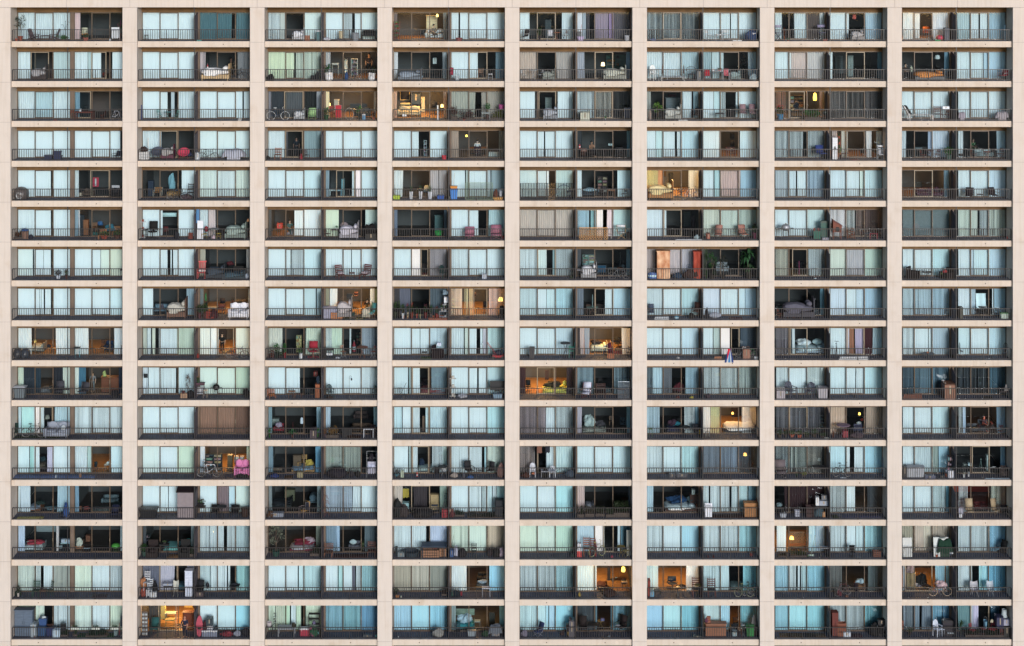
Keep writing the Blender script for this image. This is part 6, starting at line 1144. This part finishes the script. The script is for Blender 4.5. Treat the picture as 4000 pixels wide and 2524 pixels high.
# railings and dividers and windows: 100 of each kept as parts, the farthest merged
def railing(x0,x1,z,k,bare):
    m=MB(); xc=(x0+x1)/2; a,b=x0+.05,x1-.05
    m.box(a,b,YR-.025,YR+.025,z+.842,z+.89); m.box(a,b,YR-.012,YR+.012,z+.075,z+.105)
    n=48
    for i in range(n+1):
        x=a+(b-a)*i/n
        if i%12==0:
            if i==24: m.box(x-.03,x+.03,YR-.028,YR+.028,z,z+PIT-FH)
            else: m.box(x-.026,x+.026,YR-.026,YR+.026,z,z+.845)
            m.box(x-.05,x+.05,YR-.05,YR+.05,z,z+.012)
        else: m.box(x-.016,x+.016,YR-.012,YR+.012,z+.105,z+.845)
    return m
def divider(xc,z):
    m=MB(); y0,y1=.43,1.785; zb,zf=z+WH-.02,z+WH-.30
    m.add([(xc-.03,y0,z+.03),(xc+.03,y0,z+.03),(xc+.03,y1,z+.03),(xc-.03,y1,z+.03),(xc-.03,y0,zf),(xc+.03,y0,zf),(xc+.03,y1,zb),(xc-.03,y1,zb)],[(0,3,2,1),(4,5,6,7),(0,1,5,4),(1,2,6,5),(2,3,7,6),(3,0,4,7)]); return m
def window(x0,x1,z,leaf):
    f=MB(); gl=[]; z0,z1=z+.004,z+WH; w=(x1-x0)/3; f.mi=0
    f.box(x0,x0+.055,1.830,1.960,z0,z1); f.box(x1-.055,x1,1.830,1.960,z0,z1); f.box(x0+.055,x1-.055,1.830,1.960,z1-.05,z1); f.box(x0+.055,x1-.055,1.810,1.960,z0,z0+.05)
    for k in (1,2): f.box(x0+w*k-.035,x0+w*k+.035,1.900,1.950,z0+.05,z1-.05)
    f.mi=1; a,b=leaf if leaf else (x0+w-.03,x0+2*w+.03); 
    if not leaf: f.mi=0
    a=max(a,x0+.01); b=min(b,x1-.01)
    for x in (a,b-.055): f.box(x,x+.055,1.855,1.895,z0+.05,z1-.05)
    f.box(a+.055,b-.055,1.855,1.895,z1-.10,z1-.05); f.box(a+.055,b-.055,1.855,1.895,z0+.05,z0+.11)
    for (p,q,y) in ((x0+.055,x0+w-.035,1.925),(x0+2*w+.035,x1-.055,1.925),(a+.055,b-.055,1.875)):
        g=MB(); gl.append(g); g.add([(p,y,z0+.05),(q,y,z0+.05),(q,y,z1-.05),(p,y,z1-.05)],[(0,1,2,3)])
    h=MB(); hx=b-.03; h.box(hx-.012,hx+.012,1.810,1.830,z0+.86,z0+1.1); h.box(hx-.012,hx+.012,1.830,1.855,z0+.87,z0+.9); h.box(hx-.012,hx+.012,1.830,1.855,z0+1.06,z0+1.09)
    return f,gl,h
def LX(px,c,y): return WX(px/2.408+1000*((c-1)//2),y)
R_,D_,W_=[],[],[]
for r in range(1,NR):
    z=floorz(r)
    for k in range(8):
        xc=(XL[k]+XR[k])/2; dist=xc*xc+(ZC-z)**2
        R_.append((dist,railing(XL[k],XR[k],z,k,k==0)))
        if k>0: D_.append((dist,divider(xc,z)))
        for s in 'LR':
            x0,x1=(XL[k],xc-.12) if s=='L' else (xc+.12,XR[k]); leaf=None
            for t in units.get((r,k+1,s),([],''))[0]:
                if t[0]=='d' and t[1].isdigit(): a,b=t[1:].split('-'); leaf=(LX(float(a),k+1,1.87),LX(float(b),k+1,1.87))
            W_.append((((x0+x1)/2)**2+(ZC-z)**2,window(x0,x1,z,leaf)))
def merged(L):
    o=MB()
    for m in L: n=len(o.v); o.v+=m.v; o.f+=[tuple(i+n for i in f) for f in m.f]; o.m+=m.m
    return o
for L,name,mat in ((R_,'railing',['rail_paint']),(D_,'divider_panel',['divider'])):
    L.sort(key=lambda t:t[0])
    for _,m in L[:100]: obj(name,m.mesh(name,mat),B)
    if L[100:]: tag(obj(name,merged([m for _,m in L[100:]]).mesh(name,mat),B),kind='stuff')
W_.sort(key=lambda t:t[0])
for _,(f,g,h) in W_[:100]:
    o=obj('sliding_window',f.mesh('sliding_window',['bronze','alu']),B); [obj('glass_pane',q.mesh('glass_pane','glass'),o) for q in g]; obj('handle',h.mesh('handle',['alu']),o)
o=tag(obj('sliding_window',merged([t[1][0] for t in W_[100:]]).mesh('sliding_window',['bronze','alu']),B),kind='stuff')
tag(obj('glass_pane',merged([q for t in W_[100:] for q in t[1][1]]).mesh('glass_pane','glass'),o),kind='stuff'); tag(obj('handle',merged([t[1][2] for t in W_[100:]]).mesh('handle',['alu']),o),kind='stuff')
m=MB(); m.box(XL[0],XR[7],1.55,1.7,ZB,ZB+.01)
g=MB(); g.add([(-900,-900,ZB-.1),(900,-900,ZB-.1),(900,900,ZB-.1),(-900,900,ZB-.1)],[(0,1,2,3)]); tag(obj('ground',g.mesh('ground','asphalt')),kind='structure')
# ---------------------------------------------------------------- curtains and blinds
REF=hexlin('b0dce0')
def curt(h,ty='b',r=1):
    c=[v/R0*CK for v,R0 in zip(hexlin(h),REF)]; L=.3*c[0]+.5*c[1]+.2*c[2]; d=(.5+.02*r) if c[2]>c[0] else .65; c=[L+(v-L)*d for v in c]
    k=dict(q=1.15,s=1.45,S=1.5).get(ty,1)*(1+.035*max(0,r-8) if L>.15 else 1)
    return tuple(max(.015,min(.88,v*k)) for v in c)+(1,)
DEF=dict(b='b0dce0',q='a4ccd0',s='90b8b8',S='8ca0a0',c='a8d4d8',g='46505a',k='1c2028',h='50585c')
used={}
def where(r,c,s): return f"{'left' if s=='L' else 'right'} half of {ORD[c-1]} bay from left, {ORD[r-1]} storey down"
def cname(h):
    rr,g,b=[lin(int(h[i:i+2],16))**(1/2.2) for i in (0,2,4)]; mx,mn=max(rr,g,b),min(rr,g,b); v=mx; sat=(mx-mn)/(mx+1e-6)
    if sat<.14: return 'black' if v<.2 else 'dark grey' if v<.42 else 'grey' if v<.66 else 'pale grey' if v<.82 else 'white'
    import colorsys; hh=colorsys.rgb_to_hsv(rr,g,b)[0]*360
    n='red' if hh<12 or hh>=345 else 'orange' if hh<36 else 'yellow' if hh<62 else 'green' if hh<160 else 'teal' if hh<195 else 'blue' if hh<250 else 'purple' if hh<300 else 'pink'
    if n=='orange' and (v<.62 or sat<.5): n='brown' if v<.62 else 'tan'
    if n=='red' and v<.35: n='brown'
    if n=='red' and v>.7 and sat<.5: n='pink'
    if v<.17: return 'black'
    if sat<.3: n='greyish '+n
    elif v<.32 : n='dark '+n
    elif v>.8 and sat<.45: n='pale '+n
    return n
PEND=[]
def label(o,base,r,c,s,cat,group,x): PEND.append([o,base,r,c,s,cat,group,x])
def slats(x0,x1,z0,z1,ang,jit,rnd,pitch=.09,y=YC,gapc=0):
    m=MB(); n=max(1,round((x1-x0)/pitch)); w=.0468
    for i in range(n):
        x=x0+(i+.5)*(x1-x0)/n; a=R(ang+rnd.gauss(0,jit)); dx,dy=w*math.cos(a),w*math.sin(a); sw=rnd.gauss(0,.006)
        m.add([(x-dx,y-dy,z1),(x+dx,y+dy,z1),(x+dx+sw,y+dy,z0),(x-dx+sw,y-dy,z0)],[(0,1,2,3)])
    return m
def curtain(x0,x1,z0,z1,rnd,amp=.045,y=YC+.02):
    m=MB(); n=max(6,int((x1-x0)/.028)); wl=rnd.uniform(.13,.2); ph=rnd.uniform(0,6); v=[];f=[]; T=5; fl=rnd.uniform(-.04,.04)
    for i in range(n+1):
        x=x0+(x1-x0)*i/n; p=ph+2*pi*(x-x0)/wl+.9*math.sin(3.1*x+ph)+.5*math.sin(7.7*x)
        for k in range(T+1):
            t=k/T; v.append((x+fl*t*(x-(x0+x1)/2)*2+.02*t*math.sin(2.3*x+ph),y+amp*(.45+.55*t)*math.sin(p+.5*t),z1-(z1-z0)*t))
    for i in range(n):
        for k in range(T): a=i*(T+1)+k; f.append((a,a+1,a+T+2,a+T+1))
    m.add(v,f); return m
LIGHTS=[]
for (r,c,s),(segs,items) in sorted(units.items()):
    z=floorz(r); rnd=random.Random(r*100+c*10+(s=='R')); k=c-1; xc=(XL[k]+XR[k])/2; lo,hi=(XL[k]+.03,xc-.14) if s=='L' else (xc+.14,XR[k]-.03)
    groups={}; Wv=0; segl=[]
    for t in segs:
        if t[0]=='W': Wv=float(t[1:]); continue
        if len(t)<5 or t[0] in 'wfodpWn' or not t[1].isdigit():
            if t[0] not in 'wfodp': print('BAD',r,c,s,t)
            continue
        col=None
        if '#' in t: t,col=t.split('#')
        if t.count('-')!=1: print('BAD',r,c,s,t); continue
        if t[0].isdigit(): t='s'+t
        a,b=t[1:].split('-'); a=max(lo,LX(float(a),c,YC)); b=min(hi,LX(float(b),c,YC))
        if b-a<.03: continue
        segl.append([t[0],a,b,col or DEF[t[0]]])
    segl.sort(key=lambda q:q[1]); w3=(hi-lo+.17)/3; mul=[lo-.03+w3,lo-.03+2*w3]      # blinds run on behind the window stiles
    for p,q in zip(segl,segl[1:]):
        g_=(p[2]+q[1])/2
        if 0<q[1]-p[2]<.29 and min(abs(g_-v) for v in mul)<.2: p[2]=q[1]=g_
    if segl:
        if segl[0][1]-lo<(.25 if s=='L' else .3): segl[0][1]=lo
        if hi-segl[-1][2]<(.5 if s=='L' else .22): segl[-1][2]=hi
    for ty,a,b,h in segl: groups.setdefault((ty if ty in 'cgk' else 'v' if ty!='h' else 'h'),[]).append((ty,a,b,h))
    z0,z1=z+.03,z+WH+.03
    if 'v' in groups:
        L=groups['v']; big=max(L,key=lambda q:q[2]-q[1]); root=None; base={'b':'closed pale','q':'slightly open','s':'half open striped','S':'open sparse'}[big[0]]
        for (ty,a,b,h) in sorted(L,key=lambda q:-(q[2]-q[1])):
            ang,jit=dict(b=(19,3),q=(38,6),s=(53,4),S=(66,4))[ty]
            me=slats(a,b,z0,z1,ang,jit,rnd).mesh('slats','slat')
            if root is None: root=obj('vertical_blind',None,None,((a+b)/2,YC,z)); root.empty_display_size=.2; rt=MB().box(min(q[1] for q in L),max(q[2] for q in L),YC-.02,YC+.02,z1,z1+.04); hr=obj('head_rail',rt.mesh('head_rail','alu'),root); hr.location=(-root.location.x,-root.location.y,-root.location.z)
            o=obj('slats',me,root); o.location=(-root.location.x,-root.location.y,-root.location.z); o.color=curt(h,ty,r)
        cn=cname(big[3]); label(root,f"{base.replace(' pale','') if base!='closed pale' else 'closed'} {cn} vertical blind",r,c,s,'blind','vertical blinds behind the balcony doors',root.location.x)
    if 'h' in groups:
        ty,a,b,h=groups['h'][0]; m=MB()
        for i in range(int((z1-z0)/.045)): zz=z0+.045*i; m.add([(a,YC-.012,zz-.012),(b,YC-.012,zz-.012),(b,YC+.012,zz+.012),(a,YC+.012,zz+.012)],[(0,1,2,3)])
        o=obj('horizontal_blind',m.mesh('horizontal_blind','plastic')); o.color=(.33,.36,.36,1); label(o,'dark horizontal blind',r,c,s,'blind','horizontal blinds',(a+b)/2)
    for ty in 'cgk':
        for (_,a,b,h) in groups.get(ty,[]):
            o=obj('curtain',curtain(a,b,z0,z1,rnd,y=YC+.02).mesh('curtain','cloth',True)); o.color=curt(h,'c',r); label(o,f"{cname(h)} curtain",r,c,s,'curtain','curtains behind the balcony doors',(a+b)/2)
    if Wv:
        l=bpy.data.lights.new('room_lamp','POINT'); l.energy=WPOW*Wv; l.color=(1,.5,.17) if 'wr' not in segs else (1,.25,.12); l.shadow_soft_size=.25
        o=bpy.data.objects.new('room_lamp',l); C.objects.link(o); o.location=((lo+hi)/2+rnd.uniform(-.5,.5),4.2,z+2.1); LIGHTS.append(o)
# ---------------------------------------------------------------- things on the balconies and in the rooms
PROTO={}; PERS={}
def ccol(col,inside):
    kf=KIN if inside else KOUT; L=sum(col)/3; return tuple(max(.012,min(.8,(L+(v-L)*.85)*kf)) for v in col)+(1,)
def getproto(code,var):
    if (code,var) in PROTO: return PROTO[(code,var)]
    rnd=random.Random(hash((len(code),ord(code[0]),ord(code[-1]),var))%9999); L=[]; bb=[]
    for n,m,mt,sl in P[code]['f'](rnd):
        if not m.f: continue
        bb+=m.v; L.append((n,m.mesh(n,mt,mt in('fabric','cloth','skin') and code not in ('bn',)),sl,mt))
    mn=[min(p[i] for p in bb) for i in range(3)]; mx=[max(p[i] for p in bb) for i in range(3)]
    PROTO[(code,var)]=(L,mn,mx); return PROTO[(code,var)]
VARS=dict(bg=5,hpb=4,pt=4,fl=4,bu=4,sh=3,bs=3,ld=2,pm=2,tr=2,cv=2,cu=2,tw=2)
for (r,c,s),(segs,items) in sorted(units.items()):
    z=floorz(r); sl=slope(r); k=c-1; xc=(XL[k]+XR[k])/2; lo,hi=(XL[k]+.02,xc-.04) if s=='L' else (xc+.04,XR[k]-.02); bases=[]; idx=0; obase=[]
    for it in items.split(','):
        T=it.split()
        if len(T)<3: continue
        code=T[0]; 
        try: a,b=[float(q) for q in T[1].split('-')]
        except ValueError: continue
        h=float(T[2]); cols=[]; rot=0; zo=0; lev=0; pose=None
        for t in T[3:]:
            if t[0]=='#': cols.append(t[1:] if len(t)==7 else '888888')
            elif t[0]=='i' and len(t)<=2: lev=int(t[1:] or 1)
            elif t[0]=='r' and (t[1:].lstrip('-').isdigit()): rot=float(t[1:])
            elif t[0]=='z' and t[1:].lstrip('-').isdigit(): zo=float(t[1:])
            elif t in('sit','stand','back','lie','stand2'): pose=t
        if h<2: continue
        if not cols: cols=['808080']
        code=ALIAS.get(code,code); inside=lev>0
        if code=='fg' and inside: code='fg2'
        if code=='cb' and (r,c,s)==(7,6,'L'): code='cbr'
        if code=='bg' and (inside or zo>0): code='hpb'
        if code=='tw' and zo>200: code='hang'
        if code=='pl' and not inside:
            v=lin(int(cols[0][0:2],16)); inside=True; lev=1
        if code=='pl' and not (int(cols[0][0:2],16)>200 and int(cols[0][4:6],16)<230): code='plo'
        if code=='lm' and not (int(cols[0][0:2],16)>200): code='lmo'
        hm=h*H2; wm=(b-a)*H2; zm=zo*H2
        c1=hexlin(cols[0]); c2=hexlin(cols[1]) if len(cols)>1 else tuple(v*.6 for v in c1)
        PK=P.get(code)
        if code!='pe' and not PK: print('UNKNOWN',code); continue
        if code=='pe':
            nat=(.55,1.72) if pose in('stand','stand2') else (.55,1.3)
            if pose=='lie': nat=(1.7,.4)
        elif PK['std']: nat=PK['std']
        else: nat=None
        if code!='pe':
            L,mn,mx=getproto(code,(int(a)*7+r)%VARS.get(code,1)); w0=mx[0]-mn[0]; d0=mx[1]-mn[1]; h0=mx[2]-mn[2]
            nh=nat[1] if nat else h0
        else: w0,d0,h0,nh=.6,.4,nat[1],nat[1]
        # depth
        if not inside:
            y=1.0+((idx%3)-1)*.09; idx+=1
            if code in('tw','gd','lt','po2') : y=.62
            if code in('wb',): y=.50
            if code=='fg': y=.21
            if code in('br','po','bi','la2','tp'): y=1.25
            if code=='bk': y=.85+(.12 if idx%2 else -.08)
            if code in('cb','cbr','st3'): y=1.12
            if h<34 and code not in('rg','po2') and zo==0: y=.68
            if code=='rg': y=.95
            if code=='plo': y=1.0
            hh=hm; zz=max(zm,0) if code!='fg' else zm
        else:
            host=None
            if zo>0 and lev==1:
                for q in bases:
                    if q[0]-12<=(a+b)/2<=q[1]+12: host=q
            if lev==2: y=4.4
            elif lev==3: y=6.75 if code in('pc','sh','bs','cb') else 6.2
            elif host: y=host[2]
            elif zo==0: y=.25+(hm-nh*.9)/sl
            else: y=3.0
            y=max(2.75,min(5.7 if lev<3 else 6.8,y))
            zz=max(0,zm-sl*(y-.25)) if zo else 0
            if host: zz=host[3]-.02
            if code in('pl','plo'): zz=max(1.2,min(1.9,zm-sl*(y-.25))); y=2.8 if lev<2 else 4.4
            hh=hm-(sl*(y-.25) if zo==0 else 0)
            if code not in('rg',): hh=max(nh*.65,min(nh*1.25,hh)) if zo==0 else max(.04,min(hh,PIT-FH-zz-.05))
            if code in('pc','tp'): zz=max(.9,zz)
        fac=(D+y)/D*(.78 if code in('pl','lm') else 1); w=wm*fac; hh=min(hh,PIT-FH-zz-.03); X=LX((a+b)/2,c,y)
        if hh<.02: hh=.02
        rz=R(rot)
        if code=='pe':
            if pose not in PERS: PERS[pose]=person(pose)
            L=PERS[pose]; root=obj('person',None); sc=max(.85,min(1.12,(hh/nh if pose!='lie' else 1)))
            skin=c1 if (c1[0]>c1[2]*1.6 and c1[0]>.1) else hexlin('b08468')
            sh=c2 if skin is c1 else c1; trc=tuple(v*.6 for v in c2) if skin is c1 else c2
            if pose in('sit','back') and inside: y=max(y,2.6); zz=0
            if pose=='back': rz=pi
            root.location=(X,y,z+zz)
            if pose=='lie': root.rotation_euler=(R(90),0,R(90)); root.location=(X+.8,y,z+max(zz,.6)+.12)
            else: root.rotation_euler=(0,0,rz+(R(35) if (pose=='sit') else 0))
            root.scale=(sc,sc,sc)
            if pose=='stand2': root.location.y=.62; root.scale=(.97,.97,.97); root.rotation_euler[2]=R(-8)
            for n,me,cs in L:
                if n=='hair' and (r,c)==(16,2): continue
                o=obj(n,me,root); bald=(r,c)==(16,2)
                if cs=='skin': o.color=ccol(skin,inside)
                elif cs==1: o.color=ccol(sh,inside)
                elif cs==2: o.color=ccol(trc,inside)
                else: o.color=(*cs,1)
            what={'sit':'sitting','stand':'standing','back':'seated with back turned','lie':'lying down','stand2':'bald, standing and leaning forward'}[pose]
            label(root,f"person {what} in {cname(cols[1] if skin is c1 and len(cols)>1 else cols[0])}",r,c,s,'person','people in the flats',X)
            continue
        cr,sr=abs(math.cos(rz)),abs(math.sin(rz)); wr=w0*cr+d0*sr; dr=w0*sr+d0*cr
        sx=w/wr; sy=sx
        dmax=1.25 if not inside else 3.0
        if rot==0:
            dn=d0*(hh/h0 if code in('bx','cb','cbr','bc','pt','fl') else sx); sy=min(max(dn/d0,.5*sx),dmax/d0,2.0*sx)
            if nat and inside: sy=max(.75,min(1.3,sx))
            if code=='cb' and not inside: sy=min(.95,dmax)/d0*.7
            dd=d0*sy
        else:
            dd=dr*sx
            if dd>1.28: sx=sy=1.28/dr
            dd=dr*sx
        if not inside and code not in('fg','wb'): y=max(.44+dd/2,min(1.75-dd/2,y)) if dd<1.3 else 1.1
        if code in('rg',): hh=min(hh,.03); sx=w/w0; sy=.9/d0 if not inside else 1.4/d0
        szz=hh/h0
        if code in('rg',): szz=1
        hw=(w0*abs(sx)*cr+d0*sy*sr)/2
        X=max(lo+hw,min(hi-hw,X)) if hw*2<hi-lo else (lo+hi)/2
        if code in('pt','fl'):  pass
        if zo and not inside and zz<1.1 and code not in('tw','hang','gd','wb','fg'):   # stand it on whatever is underneath
            for q in obase:
                if q[0]-15<=(a+b)/2<=q[1]+15 and abs(q[3]-zz)<.35 and q[3]>.15: zz=q[3]; y=q[2]
        root=obj(PK['name'],None); root.empty_display_size=.1; root.location=(X,y,z+zz+.002); root.rotation_euler=(0,0,rz); root.scale=(sx,sy,szz)
        for n,me,slot,mt in L:
            o=obj(n,me,root); o.location=(-(mn[0]+mx[0])/2,-(mn[1]+mx[1])/2,-mn[2])
            if mt=='lit': o.color=(1,.42+.35*c1[1],.10+.35*c1[2],1) if c1[0]>.6 else (*c1,1)
            elif slot==0: o.color=ccol(c1,inside)
            elif slot==1: o.color=ccol(c2,inside)
            else: o.color=(*slot,1)
        if code in('pl','plo','hang') and (inside or code=='plo'):
            cd=MB(); cd.tube((0,0,h0),(0,0,(PIT-FH-zz)/szz),.006/max(sx,.2),n=4); o=obj('cord',cd.mesh('cord','metal'),root); o.color=(.05,.05,.05,1)
        if inside and zo==0 and code in('bd','sf','tb','cb','rt','bx','bn','cr','dc','ac','oc','sh'): 
            seat={'bd':.6,'sf':.48,'dc':.46,'ac':.45,'oc':.52}.get(code); top=hh if seat is None else seat/nh*hh
            bases.append((a,b,y,z*0+top))
        if not inside: obase.append((a,b,y,zz+hh))
        lab=PK['label']; cn=cname(cols[0])
        if cn.split()[-1] in lab or len(lab.split())>4: base=lab
        else: base=f"{cn} {lab}"
        label(root,base,r,c,s,PK['cat'],f"{PK['cat']}s on the balconies" if not inside else f"{PK['cat']}s inside the rooms",X)
# labels: where several things of one unit would read the same, say which
from collections import defaultdict
byk=defaultdict(list)
for p in PEND: byk[(p[1],p[2],p[3],p[4])].append(p)
gc=defaultdict(int)
for p in PEND: gc[p[6]]+=1
for key,L in byk.items():
    L.sort(key=lambda p:p[7]); n=len(L)
    for i,p in enumerate(L):
        pre='' if n==1 else ('leftmost ' if i==0 else 'rightmost ' if i==n-1 else 'middle ' if n==3 else (ORD[i]+' '))
        lab=pre+p[1]+', '+where(p[2],p[3],p[4]); ws=lab.split()
        if len(ws)>16: lab=pre+' '.join(p[1].split()[-(len(p[1].split())-(len(ws)-16)):])+', '+where(p[2],p[3],p[4])
        tag(p[0],lab,p[5],p[6] if gc[p[6]]>1 else None)
# ---------------------------------------------------------------- light and camera
w=bpy.data.worlds.new('World'); bpy.context.scene.world=w; w.use_nodes=True; nt=w.node_tree; bg=nt.nodes['Background']
sk=nt.nodes.new('ShaderNodeTexSky'); sk.sky_type='NISHITA'; sk.sun_disc=False; sk.ozone_density=2.6; sk.dust_density=.5; sk.sun_elevation=R(SUN_EL); sk.sun_rotation=R(180-SUN_AZ); nt.links.new(sk.outputs[0],bg.inputs[0]); bg.inputs[1].default_value=SKY
l=bpy.data.lights.new('sun','SUN'); l.energy=SUN_E; l.angle=R(SUN_ANG); l.color=(1,.975,.965); o=bpy.data.objects.new('sun',l); C.objects.link(o)
d=Vector((math.sin(R(SUN_AZ))*math.cos(R(SUN_EL)),-math.cos(R(SUN_AZ))*math.cos(R(SUN_EL)),math.sin(R(SUN_EL)))); o.rotation_euler=d.to_track_quat('Z','Y').to_euler(); o.location=(30,-60,60)
cam=bpy.data.cameras.new('camera'); co=bpy.data.objects.new('camera',cam); C.objects.link(co); co.location=(0,-D,ZC); co.rotation_euler=(R(90),0,0)
cam.sensor_width=36; cam.lens=36*D/(4000/S); cam.shift_y=-(ZC)/(4000/S); cam.clip_end=3000; cam.clip_start=1
bpy.context.scene.camera=co
sc=bpy.context.scene; sc.view_settings.view_transform='Standard'; sc.view_settings.look='None'; sc.view_settings.exposure=EXPO; sc.view_settings.gamma=1
sc.cycles.max_bounces=8; sc.cycles.transparent_max_bounces=16; sc.cycles.diffuse_bounces=4
